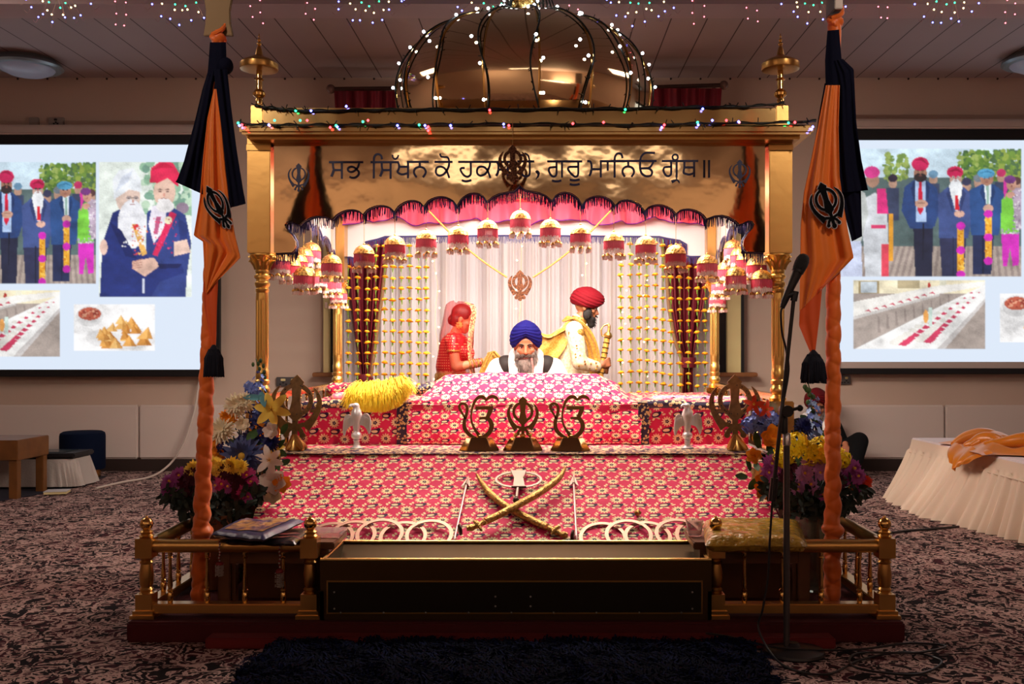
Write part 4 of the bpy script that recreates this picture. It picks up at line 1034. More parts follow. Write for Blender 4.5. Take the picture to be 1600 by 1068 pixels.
# ================================================================ hanging ornaments, garlands
M_goldo = mat('ornament_gold', (.80,.50,.14,1), .36, .9, bump=(90,1.0,2,.005), var=(75,.5,(.26,.12,.03,1)))
M_pinkb = mat('pink_beads', srgb(236,100,124), .35)
M_whiteb = mat('clear_beads', srgb(250,232,224), .3)
M_string = mat('string_gold', srgb(196,160,90), .5)
def bead_fringe(r, z0, z1, n, w, seed=0, jit=.006):
    m = MB(); g = random.Random(seed)
    for k in range(n):
        a = 2*PI*k/n; c = Vector((r*math.cos(a), r*math.sin(a), 0)); zb = z1 + g.uniform(-jit, jit)
        m.tube([c+Vector((0,0,z0)), c*1.02+Vector((0,0,lerp(z0,zb,.5))), c*1.04+Vector((0,0,zb))], [w, w*1.15, w*.8], 4)
    return m
def make_ornament():
    t = thing('hanging_ornament', '', 'ornament', (0,0,0), 'beaded gold bells hanging round the canopy')
    m = MB(); m.lathe((0,0,0), [(.004,0),(.018,-.003),(.034,-.010),(.048,-.022),(.057,-.038),(.061,-.052),(.063,-.056),(.060,-.058),(.050,-.045),(.02,-.015)], 24, rfn=lambda a, z: 1+.02*math.sin(a*8)); m.ball((0,0,.003), .007, 8, 6)
    m.build('gold_dome', M_goldo, t)
    bead_fringe(.056, -.055, -.104, 44, .0036, 1).build('pink_fringe', M_pinkb, t)
    bead_fringe(.055, -.100, -.126, 40, .0032, 2).build('clear_fringe', M_whiteb, t)
    for k in range(6):
        a = 2*PI*(k+.3)/6; c = Vector((.056*math.cos(a), .056*math.sin(a), -.128))
        b_ = MB().lathe(c, [(.002,0),(.010,-.004),(.015,-.012),(.016,-.018),(.013,-.017)], 12).build('small_bell', M_goldo, t)
        m = MB()
        for q in range(9):
            e = c + Vector((.0125*math.cos(2*PI*q/9), .0125*math.sin(2*PI*q/9), 0)); m.tube([e+Vector((0,0,-.016)), e+Vector((0,0,-.036))], [.0034,.0028], 4)
        m.build('bell_beads', M_whiteb, b_)
    return t
orn = [ # px, py of the dome top, Y, where
 (518,397,5.62,'first of the front row, by the left column'),(569,382,5.62,'second of the front row from the left'),(617,368,5.62,'third of the front row from the left'),(666,359,5.62,'fourth of the front row from the left'),(716,353,5.62,'fifth of the front row from the left'),(762,343,5.62,'just left of the middle one in the front row'),(813,328,5.62,'highest, in the middle of the front row'),(860,342,5.62,'just right of the middle one in the front row'),(907,351,5.62,'second right of the middle one in the front row'),(959,362,5.62,'third right of the middle one in the front row'),(1009,368,5.62,'fourth right of the middle one in the front row'),(1056,382,5.62,'fifth right of the middle one in the front row'),(1105,397,5.62,'last of the front row, by the right rear column'),
 (475,416,5.56,'lowest of the left cluster near the front'),(1150,416,5.56,'lowest of the right cluster near the front'),
 (437,393,5.58,'next to the left front column'),(454,401,5.75,'second from the left front column'),(465,395,5.86,'third from the left front column'),(474,386,5.95,'fourth from the left front column'),(486,378,6.05,'topmost of the left cluster'),(497,419,6.30,'behind the lowest one of the left cluster'),(520,428,6.60,'second deepest of the left cluster'),(529,446,6.85,'deepest of the left cluster, by the left rear column'),
 (1190,421,5.50,'next to the right front column'),(1182,400,5.72,'second from the right front column'),(1166,392,5.85,'third from the right front column'),(1157,385,5.95,'fourth from the right front column'),(1146,374,6.05,'topmost of the right cluster'),(1134,408,6.30,'behind the lowest one of the right cluster'),(1125,431,6.60,'second deepest of the right cluster'),(1121,452,6.85,'deepest of the right cluster, by the right rear column')]
o0 = make_ornament()
for i, (px, py, Y, lab) in enumerate(orn):
    o = o0 if i == 0 else copy_tree(o0)
    p = W(px, py, Y); o.location = p; o.rotation_euler = (0,0,random.uniform(0,6)); o['label'] = 'gold bell ornament with pink beads, ' + lab
    MB().tube([Vector((0,0,0)), Vector((0,0,2.42-p.z))], .0016, 5).build('hanging_thread', M_string, None)
    th = bpy.context.scene.collection.objects[-1] if False else bpy.data.objects[[k for k in bpy.data.objects.keys() if k.startswith('hanging_thread')][-1]]
    th.parent = o
M_mari = mat('marigold', srgb(250,206,56), .7, var=(60,.2,srgb(246,178,30)))
M_stem = mat('stem_green', srgb(108,150,48), .6)
def carnation(m, c, r, h, seed, mi=0):
    g = random.Random(seed); c = Vector(c)
    for lay, (rr, zz, n) in enumerate(((1.0,.15,11),(.85,.42,10),(.62,.68,8),(.35,.85,5))):
        for k in range(n):
            a = 2*PI*(k+g.uniform(-.2,.2)+lay*.5)/n; d = Vector((math.cos(a), math.sin(a), 0)); s = Vector((-d.y, d.x, 0))
            R_ = r*rr*g.uniform(.88,1.1); w = r*.42*g.uniform(.8,1.1); z = h*zz*g.uniform(.8,1.2)
            m.add([c + s*w*.3, c - s*w*.3, c + d*R_*.75 - s*w + Vector((0,0,z*.9)), c + d*R_ + Vector((0,0,z+g.uniform(-.15,.1)*h)), c + d*R_*.75 + s*w + Vector((0,0,z*.95))], [(0,1,2,3,4)], mi)
    m.ball(c + Vector((0,0,h*.35)), (r*.72, r*.72, h*.5), 10, 6, mi)
fl_me = []
for sd in range(4):
    m = MB(); carnation(m, (0,0,0), .031, .022, sd); o = m.build('flower', M_mari); s_ = MB().lathe((0,0,0), [(.006,.004),(.0075,-.004),(.006,-.018),(.003,-.030),(.002,-.036)], 8).build('calyx', M_stem, o)
    fl_me.append((o, s_))
def garland(px, lab, seed, py0=384, py1=642):
    Y = 7.72 + .03*((seed*7) % 3); g = random.Random(seed)
    top = W(px, py0-6, Y); t = thing('flower_garland', 'string of yellow flowers, ' + lab, 'garland', top, 'yellow flower strings hanging at the canopy rear')
    n = 16; zs = [top.z - .035 - k*.0865 + g.uniform(-.007,.007) for k in range(n)]
    MB().tube([top + Vector((0,0,.04)), Vector((top.x+.004, Y, zs[-1]-.03))], .0016, 5).build('string', M_stem, t)
    for k, z in enumerate(zs):
        a, s_ = fl_me[g.randrange(4)]
        f_ = a.copy(); COL.objects.link(f_); f_.parent = t; f_.location = (g.uniform(-.004,.004), 0, z-top.z); f_.rotation_euler = (g.uniform(-.2,.2), g.uniform(-.15,.15), g.uniform(0,6)); f_.scale = (g.uniform(.9,1.12),)*3
        c_ = s_.copy(); COL.objects.link(c_); c_.parent = f_
ordn = ['first','second','third','fourth','fifth','sixth','seventh','eighth','ninth','tenth','eleventh']
for i, px in enumerate((544,559,574,587,601,614,627,640,654,666)): garland(px, ordn[i] + ' from the left column' if i < 9 else 'nearest to the woman in red', 10+i)
for i, px in enumerate((970,985,999,1011,1024,1036,1048,1062,1076,1090,1102)): garland(px, ordn[i] + ' right of the man in the red turban', 30+i, 380 if i < 5 else 384, 640)
for a, s_ in fl_me:
    bpy.data.objects.remove(s_); bpy.data.objects.remove(a)
# ================================================================ emblems hanging
M_sparkle = mat('bronze_glitter', (.045,.014,.006,1), .5, .2, spec=.3, bump=(160,1.0,1,.006), var=(110,.5,(.26,.10,.045,1)))
t = thing('hanging_emblem', 'glittery bronze crossed-swords emblem hanging on a thread in front of the gold panel', 'emblem', W(801,282,5.22))
m = MB(); khanda(m, W(801,283,5.22), 56*5.22/1500, ey=(0,.012,0), grow=.018); m.build('emblem', M_sparkle, t, smooth=False)
MB().tube([W(801,228,5.225), W(801,191,5.225), W(801,187,5.30)], .0018, 5).build('thread', M_string, t)
t = thing('hanging_emblem', 'glittery bronze crossed-swords emblem on a gold chain before the white drape', 'emblem', W(812.5,468,7.2))
m = MB(); khanda(m, W(812.5,468.5,7.2), 46*7.2/1500, ey=(0,.014,0), grow=.028); m.build('emblem', M_sparkle, t, smooth=False)
for a, b_ in (((792,433),(667,326)),((833,433),(957,326))):
    m = MB(); A, B = W(*a,7.2), W(*b_,7.15); n = int((B-A).length/.011)
    for k in range(n):
        p = A.lerp(B, (k+.5)/n) + Vector((0,0,-.04*math.sin(PI*(k+.5)/n))); m.ball(p, (.0085,.0085,.0075), 8, 5)
    m.build('chain', mat('gold_beads', (.70,.36,.10,1), .4, .4), t)
# ================================================================ gold signs and stands on the shelf
M_goldd = mat('gold_statue', (.50,.30,.11,1), .14, 1.0)
shelfz = .702
def statue_base(t, c, w=.115):
    m = MB()
    n = 8; top = []; bot = []
    oct_ = lambda w_, d_: [(-w_,-d_*.4),(-w_*.62,-d_),(w_*.62,-d_),(w_,-d_*.4),(w_,d_*.4),(w_*.62,d_),(-w_*.62,d_),(-w_,d_*.4)]
    for (w_, d_, z) in ((w,.062,0),(w*.98,.06,.006),(w*.64,.040,.070),(w*.60,.037,.075)):
        top.append([c + Vector((x, y, z)) for x, y in oct_(w_, d_)])
    vs = sum(top, []); fs = [tuple(range(7,-1,-1)), tuple(range(24,32))]
    for r in range(3):
        for k in range(8): fs.append((r*8+k, r*8+(k+1) % 8, (r+1)*8+(k+1) % 8, (r+1)*8+k))
    m.add(vs, fs); o = m.build('statue_foot', mat('foot_gold', (.56,.34,.16,1), .12, 1.0), t, auto=20, bevel=.003)
    MB().lathe(c, [(.02,.074),(.016,.080),(.020,.086),(.010,.092)], 14).build('collar', M_brass, t)
def onkar(px, lab):
    Y = 5.50; c = Vector((X_(px,Y), Y, shelfz)); t = thing('gold_sign', lab, 'sign statue', c)
    statue_base(t, c)
    s = Y/1500/10.68; q = lambda pts: [((x-427)*s + c.x, CH + (CY-(610+y/10.68))*Y/1500) for x, y in pts]
    m = MB(); O = (0,Y-.009,0); E = ((1,0,0),(0,0,1),(0,.018,0))
    put_stroke(m, q([(195,470),(150,390),(105,310),(97,250),(140,212),(200,232),(226,300),(212,400),(186,480),(176,560),(190,640),(250,720),(330,772),(430,800)]), [k*s for k in (25,32,42,42,42,45,48,50,56,62,66,62,50,30)], (0,Y-.009-.0006*1,0), *E)
    put_stroke(m, q([(752,165),(710,118),(640,96),(580,120),(540,165)]), [k*s for k in (18,52,62,50,26)], (0,Y-.009-.0006*2,0), *E)
    put_stroke(m, q([(540,160),(500,112),(435,104),(375,145),(335,215),(308,300),(292,420),(300,520),(340,620),(400,710),(455,780)]), [k*s for k in (30,58,62,50,42,34,28,30,38,54,66)], (0,Y-.009-.0006*3,0), *E)
    put_stroke(m, q([(365,285),(660,285)]), 62*s, (0,Y-.009-.0006*4,0), *E, smooth=False)
    put_stroke(m, q([(622,300),(600,360),(575,420),(550,455)]), [k*s for k in (78,74,66,50)], (0,Y-.009-.0006*5,0), *E)
    put_stroke(m, q([(430,458),(520,455),(580,470),(622,530),(632,610),(590,700),(510,765),(430,790)]), [k*s for k in (36,44,66,74,76,72,66,50)], (0,Y-.009-.0006*6,0), *E)
    m.build('sign_letter', M_goldd, t, smooth=False)
onkar(749, 'gold holy-letter sign statue on a tapered foot, left of the three')
onkar(891, 'gold holy-letter sign statue on a tapered foot, right of the three')
Y = 5.50; c = Vector((X_(817,Y), Y, shelfz)); t = thing('gold_emblem_statue', 'gold crossed-swords statue on a tapered foot between the two letter signs', 'emblem statue', c)
statue_base(t, c); m = MB(); khanda(m, Vector((c.x, Y-.01, shelfz+.075)), .232, ey=(0,.02,0), grow=.012); m.build('emblem', M_goldd, t, smooth=False)
m = MB()
for dx, dz in ((-.042,.088),(0,.082),(.042,.088)): m.ball((c.x+dx, Y-.012, shelfz+dz), .013, 14, 10)
m.build('knobs', M_brass, t)
M_brassdull = mat('brass_aged', (.34,.21,.085,1), .34, .9, bump=(40,.2,3,.004), var=(30,.3))
def stand_khanda(px, lab, tilt):
    Y = 5.50; c = Vector((X_(px,Y), Y, shelfz)); t = thing('emblem_stand', lab, 'emblem stand', c)
    ez = Vector((math.sin(tilt),0,math.cos(tilt))); ex = Vector((math.cos(tilt),0,-math.sin(tilt)))
    m = MB(); khanda(m, c + Vector((-.012,-.006,.055)), 102*Y/1500, ex, ez, (0,.012,0), grow=.012)
    m.box(c.x-.14, c.x-.08, Y-.004, Y+.004, c.z+.215, c.z+.235); m.box(c.x+.08, c.x+.14, Y-.004, Y+.004, c.z+.215, c.z+.235)
    g = random.Random(px)
    for k in range(46):
        a = g.uniform(0, 2*PI); r = .085 if k < 24 else .128
        if r > .1 and math.sin(a) > .35: continue
        p = c + Vector((-.012,0,.055)) + ex*(r*math.cos(a)) + ez*(.235 + r*math.sin(a)*.98); m.ball((p.x, Y-.0055, p.z), .0036, 6, 4, 1)
    m.build('emblem', [M_brassdull, M_black], t, smooth=False)
    m = MB()
    for k in range(4):
        a = PI/4 + k*PI/2; d = Vector((math.cos(a), math.sin(a)*.8, 0))
        m.tube(catmull([c+Vector((-.01,0,.085)), c+d*.022+Vector((-.008,0,.055)), c+d*.05+Vector((0,0,.022)), c+d*.068+Vector((0,0,.004))], 4), [.013,.015,.016,.016,.017,.017,.018,.018,.017,.016,.014,.012,.009], 8)
    m.lathe(c + Vector((-.008,0,0)), [(.05,.002),(.038,.02),(.022,.06),(.012,.09)], 10); m.build('leafy_foot', M_brassd, t)
stand_khanda(463, 'pierced brass crossed-swords emblem standing beside the left flowers', .05)
stand_khanda(1152, 'pierced brass crossed-swords emblem standing beside the right flowers', -.01)
# silver eagles
M_silver = mat('silver', (.86,.84,.86,1), .34, .5, bump=(70,.4,3,.004))
def eagle(px, lab, mirror=1):
    Y = 5.62; c = Vector((X_(px,Y), Y, shelfz-.002)); t = thing('eagle_figurine', lab, 'figurine', c); k = Y/1500/11.86
    P = lambda x, y: (c.x + mirror*(x-440)*k, CH + (CY-(620+y/11.86))*Y/1500)
    m = MB(); m.lathe(c, [(.036,0),(.038,.006),(.022,.012),(.017,.02),(.017,.044),(.022,.048),(.014,.052),(.028,.062),(.032,.075),(.028,.088),(.018,.096),(.016,.102)], 22); m.build('pedestal', M_silver, t)
    m = MB(); m.lathe(c, [(.016,.100),(.022,.125),(.020,.15),(.030,.18),(.032,.20),(.026,.222),(.018,.236),(.019,.248),(.012,.262),(.002,.266)], 18, rfn=lambda a, z: 1+.04*math.sin(a*7+z*180))
    m.ball((c.x-mirror*.006, Y-.006, c.z+.25), (.020,.017,.016), 14, 10)
    m.tube(catmull([(c.x-mirror*.018,Y-.014,c.z+.254),(c.x-mirror*.034,Y-.018,c.z+.250),(c.x-mirror*.040,Y-.019,c.z+.238)], 4), [.010,.0095,.009,.008,.007,.006,.005,.004,.002], 8)
    m.build('body', M_silver, t)
    for sgn in (1, -1):
        o = [(390,420),(350,350),(290,320),(235,340),(205,420),(192,540),(190,640),(205,715),(235,690),(262,600),(320,545),(375,520)]
        if sgn < 0: o = [(510,400),(560,330),(610,300),(665,325),(700,400),(712,500),(706,600),(680,690),(655,660),(630,590),(575,535),(500,505)]
        pts = [P(x, y) for x, y in o]; m = MB()
        m.prism([(p.x, p.y) for p in catmull([(a, b_, 0) for a, b_ in pts], 3, closed=True)], (0,Y-.006,0), (1,0,0), (0,0,1), (0,.012,0))
        for q in range(7):
            a = lerp(.15, .95, q/6); top = (lerp(pts[2][0], pts[4][0], a) if False else lerp(pts[1][0], pts[4][0], a), lerp(pts[1][1], pts[4][1], a)-.004)
            bot = (lerp(pts[10][0], pts[7][0], a), lerp(pts[10][1], pts[7][1], a)+.006)
            m.tube([Vector((top[0], Y-.007, top[1])), Vector((bot[0], Y-.007, bot[1]))], [.0045,.003], 6)
        m.build('wing', M_silver, t)
eagle(557, 'silver eagle with lowered wings, left of the gold signs'); eagle(1074, 'silver eagle with lowered wings, right of the gold signs')
# ================================================================ weapons laid on the sloping cloth
nrm = Vector((0,-.474,.881))
def onramp(px, py, up=.0):
    Y = (CH - .192 + 4.42*.5376)/(.5376 + (py-CY)/F); p = W(px, py, Y); return p + nrm*up
cz = lambda x, y: (680 + x/4.107, 600 + y/4.107)
M_scab = mat('scabbard_gold', (.62,.42,.13,1), .34, .9, bump=(140,1.0,2,.006), var=(70,.5,(.30,.17,.05,1)))
M_pom = mat('pommel_dark', (.06,.03,.02,1), .3, .4)
def sword(sheath, hilt, pom, lab, up, gd):
    P = catmull([onramp(*cz(*p), up) for p in sheath], 5); n = len(P)
    t = thing('sword', lab, 'sword', P[n//2])
    m = MB(); R_ = [lerp(.007, .0185, min(1, k/(n*.25))) for k in range(n)]
    m.tube(P, R_, 10); m.build('scabbard', M_scab, t)
    H = catmull([onramp(*cz(*p), up) for p in hilt], 4); m = MB(); m.tube(H, [lerp(.014,.016,k/len(H))*(1+.18*math.sin(k*1.5)) for k in range(len(H))], 10); m.build('grip', M_scab, t)
    m = MB(); a, b_ = [onramp(*cz(*p), up) for p in gd]; m.tube(catmull([a, a.lerp(b_,.3)+nrm*.012, a.lerp(b_,.7)+nrm*.012, b_], 3), [.006,.008,.009,.012,.013,.012,.009,.008,.007,.006], 8); m.build('guard', M_scab, t)
    m = MB(); d = (H[-1]-H[-2]).normalized(); q = d.to_track_quat('Z','Y').to_matrix(); m.lathe(onramp(*cz(*pom), up), [(.010,-.008),(.026,-.004),(.030,.003),(.024,.010),(.006,.013)], 18, ax=q); m.build('pommel', M_pom, t)
sword([(268,600),(310,668),(370,738),(450,800),(540,852),(630,898),(715,938)], [(725,942),(765,965),(810,985),(850,992)], (878,992), 'curved sword in gold scabbard, hilt to the right, under the other', .022, ((800,940),(745,985)))
sword([(832,592),(800,652),(730,712),(640,772),(540,828),(430,888),(325,938)], [(318,942),(290,958),(250,975),(205,985)], (165,992), 'curved sword in gold scabbard, hilt to the left, crossing on top', .058, ((250,940),(300,1000)))
M_silverw = mat('pale_steel', (.34,.27,.23,1), .5, .8)
def arrow(h0, h1, tail, lab):
    a, b_, c_ = [onramp(*cz(*p), .012) for p in (h0, h1, tail)]; t = thing('arrow', lab, 'arrow', c_)
    MB().tube([b_, c_], .0055, 8).build('shaft', mat('shaft_pink', srgb(226,190,186), .35, .3), t)
    d = (a-b_).normalized(); s = d.cross(nrm).normalized(); m = MB(); L = (a-b_).length
    for rot in (s, nrm): m.add([a, b_-d*L*.25+rot*.026, b_+d*L*.1, b_-d*L*.25-rot*.026], [(0,1,2,3)])
    m.tube([a, b_], [.001,.010], 8); m.build('arrow_head', M_silverw, t, solid=.003)
arrow((215,600),(200,655),(122,1012),'slim silver arrow lying left of the crossed swords'); arrow((888,588),(889,650),(908,1012),'slim silver arrow lying right of the crossed swords')
def ring_on_ramp(px, py, r, ry, wd, up, name, lab, cat, mt, group=None):
    c = onramp(px, py, up); ez = Vector((0,.881,.474)); o = [(r*math.cos(2*PI*k/48), ry*math.sin(2*PI*k/48)) for k in range(48)]; i_ = [((r-wd)*math.cos(2*PI*k/48), (ry-wd)*math.sin(2*PI*k/48)) for k in range(48)]
    m = MB(); m.annulus(o, i_, (0,0,0), (1,0,0), ez, nrm*.005)
    ob = m.build(name, mt, loc=c) if False else None
    m2 = MB(); m2.add([Vector(v)+c for v in m.v], m.f); ob = m2.build(name, mt, loc=c, smooth=False)
    return tag(ob, lab, cat, group)
M_copper = mat('steel_ring', (.40,.23,.17,1), .45, .9)
lefts = (516,551,594,630,671); rights = (942,982,1012,1060,1092)
for i, px in enumerate(lefts): ring_on_ramp(px, 841, .118, .118, .019, .005+.0055*((i*2) % 5), 'steel_ring', 'flat steel ring at the left foot of the sloping cloth, %s from the outside' % ordn[i], 'ring', M_copper, 'flat steel rings at the cloth foot')
for i, px in enumerate(rights): ring_on_ramp(px, 841, .118, .118, .019, .005+.0055*((i*3) % 5), 'steel_ring', 'flat steel ring at the right foot of the sloping cloth, %s from the swords' % ordn[i], 'ring', M_copper, 'flat steel rings at the cloth foot')
ring_on_ramp(*cz(535,625), .126, .075, .013, .012, 'oval_ring', 'oval silver ring lying above the crossed swords', 'ring', M_silverw)
a = onramp(*cz(535,625), .02); t = thing('punch_dagger', 'small silver dagger with black round pommel laid across the oval ring', 'dagger', a)
m = MB(); q = [onramp(*cz(*p), .022) for p in ((485,572),(585,572),(565,620),(578,682),(498,682),(508,620))]; m.add(q, [tuple(range(6))]); m.build('blade', M_silverw, t, solid=.006, smooth=False)
m = MB(); m.tube([onramp(*cz(490,684),.026), onramp(*cz(585,684),.026)], .006, 8); m.build('guard', M_pom, t)
m = MB(); m.tube([onramp(*cz(530,690),.024), onramp(*cz(522,750),.024)], [.008,.009], 10); m.build('grip', M_silverw, t)
m = MB(); m.ball(onramp(*cz(520,768),.024), .017, 14, 10); m.build('pommel', M_pom, t)
m = MB(); p = onramp(997,806,.01)
for k in range(9): m.ball(p + Vector((random.uniform(-.014,.014), random.uniform(-.02,.02), random.uniform(0,.02))), .010, 8, 6)
tag(m.build('gold_trinket', M_scab), 'tiny gold trinket on the slope right of the swords', 'trinket')
# ================================================================ yellow whisk
t = thing('fly_whisk', 'bright yellow hair whisk draped over the platform edge on the left', 'whisk', W(600,605,6.1))
M_yel = mat('whisk_yellow', srgb(252,216,8), .65, sheen=.4)
m = MB(); g = random.Random(12)
for k in range(3600):
    r = g.random(); s = g.random()
    A = W(lerp(566,628,r)+g.uniform(-4,4), lerp(606,599,r)+g.uniform(-3,3), g.uniform(5.95,6.25))
    tipx = lerp(541,640,r**.9) + g.uniform(-14,14); tipy = interp(tipx, [530,548,575,600,625,645], [634,642,645,645,636,618]) - abs(g.gauss(0,9))
    B = W(tipx, tipy, g.uniform(5.80,5.86))
    md = A.lerp(B, .5) + Vector((0,-.06*s,.02+.035*s)); e = Vector((1,.3,0))*.0022
    q = [A, A.lerp(md,.5)+Vector((0,0,.012+.02*s)), md, md.lerp(B,.5)+Vector((g.uniform(-.012,.012),-.02,.006)), B]
    vs = []
    for i, p in enumerate(q): w = (1.0,1.2,1.1,.8,.15)[i]; vs += [p-e*w, p+e*w]
    m.add(vs, [(i*2,i*2+1,i*2+3,i*2+2) for i in range(4)])
tag(m.build('whisk_hair', M_yel, t), kind='stuff')
m = MB(); m.tube([W(628,603,6.12), W(648,600,6.3)], .013, 12); m.build('whisk_handle', M_silver, t)
# ================================================================ cloth packets and tassels in front
def packet(cs, th, mt, name, lab, cat, deco=None):
    C_ = [Vector(c) for c in cs]; ctr = sum(C_, Vector())/4; t = thing(name, lab, cat, ctr - Vector((0,0,th)))
    def fn(s_):
        def f(u, v):
            p = C_[0].lerp(C_[1], u).lerp(C_[3].lerp(C_[2], u), v); e = min(u, 1-u, v, 1-v)*2; b_ = min(1, e*5)**.5
            return p + Vector((0,0, s_*th*.5*b_ + .006*mnoise.noise(Vector((u*5, v*5, s_*3+th*50))) - th*.5))
        return f
    m = MB(); m.grid(fn(1), 26, 26); m.grid(fn(-1), 26, 26); m.build('cloth_packet', mt, t)
    if deco:
        m = MB(); f = fn(1); m.grid(lambda u, v: f(lerp(.16,.86,u), lerp(.16,.9,v)) + Vector((0,0,.003)), 20, 20, 0); m.build('gold_embroidery', deco, t)
    return t
M_vel = mat('navy_velvet', srgb(34,30,92), .4, sheen=.1, coat=.15, bump=(30,.4,3,.006))
M_emb = mat('gold_embroidery', srgb(214,160,96), .4, .15, coat=.2, bump=(34,1.0,4,.012), var=(20,.5,srgb(84,60,110)))
pz = lambda px, py, z: W(px, py, (CH-z)*F/(py-CY))
packet([pz(331,829,.475), pz(412,837,.485), pz(476,808,.50), pz(372,808,.49)], .035, M_vel, 'folded_cloth_packet', 'navy velvet cloth packet with gold embroidery lying on the left rail', 'packet', M_emb)
packet([pz(352,843,.44), pz(462,846,.445), pz(488,822,.452), pz(380,824,.448)], .028, mat('dark_packet', (.02,.014,.018,1), .25, coat=.5), 'folded_cloth_packet', 'dark cloth packet underneath the navy embroidered one', 'packet')
M_ypk = mat('yellow_cloth_packet', srgb(190,150,52), .22, coat=.6, bump=(26,1.0,4,.02), var=(8,.35))
packet([pz(1102,838,.475), pz(1262,840,.48), pz(1250,806,.49), pz(1098,806,.485)], .075, M_ypk, 'folded_cloth_packet', 'yellow cloth packet in clear wrapping lying on the right rail', 'packet')
M_clear = mat('clear_plastic', (.95,.88,.9,1), .1, trans=.85, ior=1.3)
t_ = MB(); t_.box(X_(482,4.5), X_(538,4.5), 4.42, 4.58, .409, .432); tag(t_.build('clear_box', M_clear, bevel=.008), 'small clear plastic box on the left wooden table beside the rings', 'box')
t_ = MB(); t_.lathe((X_(1084,4.5), 4.48, .409), [(.03,0),(.036,.03),(.042,.075),(.040,.075),(.034,.03),(.028,.004)], 20); tag(t_.build('clear_cup', M_clear), 'clear plastic cup on the right wooden table', 'cup')
M_cord = mat('cord_red', srgb(120,24,30), .6); M_tass = mat('silver_tassel', srgb(176,166,160), .35, .6)
def bead_tassel(px, y0, y1, lab):
    Y = 4.235; A = W(px, y0, Y); B = W(px, y1, Y); t = thing('bead_tassel', lab, 'tassel', A)
    m = MB(); n = 14; L = A.z - B.z
    for k in range(n): m.ball((A.x+.002*math.sin(k), Y, A.z - L*.6*k/n), .0045, 8, 5, k % 2)
    m.build('beaded_cord', [M_cord, M_tass], t)
    m = MB(); m.lathe((A.x,Y,0), [(.002,A.z-L*.58),(.014,A.z-L*.61),(.018,A.z-L*.66),(.016,A.z-L*.68)], 14); m.build('tassel_cap', M_cord, t)
    bead_fringe(.014, -L*.66, -L*1.0, 16, .0028, px, .008)
    m = MB(); g = random.Random(px)
    for k in range(22):
        a = 2*PI*k/22; r = g.uniform(.008,.019); x, y = A.x+r*math.cos(a), Y+r*math.sin(a)
        for q in range(7): m.ball((x, y, A.z - L*(.68+.05*q) + g.uniform(-.002,.002)), .0032, 5, 4)
    m.build('tassel_beads', M_tass, t)
bead_tassel(343, 846, 899, 'short silver bead tassel hanging at the left rail, nearer the flagpole'); bead_tassel(437, 846, 917, 'longer silver bead tassel on a red cord hanging near the post')
# ================================================================ fairy lights
M_cable = mat('dark_cable', (.006,.010,.008,1), .5)
M_bulbs = {'w': M_led, 'r': mat('bulb_red', (1,.1,.1,1), .3, emit=(1,.04,.05,1), estr=9), 'g': mat('bulb_green', (.1,1,.5,1), .3, emit=(.03,.8,.3,1), estr=6), 'b': mat('bulb_blue', (.2,.2,1,1), .3, emit=(.10,.12,1,1), estr=12), 'y': mat('bulb_warm', (1,.8,.4,1), .3, emit=(1,.72,.30,1), estr=7), 'p': mat('bulb_pink', (1,.3,.4,1), .3, emit=(1,.16,.22,1), estr=7), 'o': M_cable}
def twigs(m, pts, n, seed, ln=.022):
    g = random.Random(seed); L = len(pts)-1
    for k in range(n):
        s = g.uniform(0, L-.01); i = int(s); p = pts[i].lerp(pts[i+1], s-i); d = Vector((g.uniform(-1,1), g.uniform(-1,-.1), g.uniform(-1,1))).normalized()
        m.tube([p, p+d*ln], .0028, 5)
def dome_pt(an, k, off=.012):
    i = min(int(k), len(DPs)-2); f = k-i; r = lerp(DPs[i][0], DPs[i+1][0], f) + off; z = lerp(DPs[i][1], DPs[i+1][1], f) + off*.4
    return DC + Vector((r*math.cos(an), r*math.sin(an), z))
nD = len(DPs)-3; g = random.Random(21)
dl = [(-166,'far left edge'),(-148,'second from the left edge'),(-129,'third from the left edge'),(-106,'left of the middle'),(-84,'middle'),(-62,'right of the middle'),(-42,'third from the right edge'),(-24,'second from the right edge'),(-9,'far right edge')]
for i, (dg, lab) in enumerate(dl):
    t = thing('dome_light_string', 'black cable with cool white bulbs down the dome, ' + lab, 'string lights', dome_pt(math.radians(dg), 8), 'light strings over the dome')
    pts = [dome_pt(math.radians(dg + 2.6*math.sin(k*.21+i*2)), k) for k in np.linspace(1, nD, 40)]
    m = MB(); m.tube(pts, .0055, 6); twigs(m, pts, 16, i); m.build('cable', M_cable, t)
    for k in range(6 if 1 < i < 7 else 5):
        s = nD*(.13 + .155*k + g.uniform(-.04,.04)); p = dome_pt(math.radians(dg + g.uniform(-5,5)), min(s, nD), .026)
        MB().ball(p, .0095, 10, 8).build('bulb', M_led, t)
t = thing('finial_light_bundle', 'bundle of black light cables with white bulbs around the top urn', 'string lights', DC+Vector((0,0,3.5)))
m = MB()
for sx in (-1, 1):
    for k in range(6): 
        b0 = DC + Vector((sx*(.10+.018*k), -.14+.03*k, 3.49-.01*k)); m.tube([b0, b0+Vector((-sx*.03+.01*k,0,.15)), b0+Vector((-sx*(.05+.004*k),.02,.42))], .005, 5); twigs(m, [b0, b0+Vector((-sx*.04,0,.32))], 10, k*3+sx, .03)
m.build('cable', M_cable, t)
for k in range(22):
    a = g.uniform(0, 2*PI); p = DC + Vector((.155*math.cos(a), .155*math.sin(a)*.9, 3.53+g.uniform(0,.25))); MB().ball(p, .009, 8, 6).build('bulb', M_led, t)
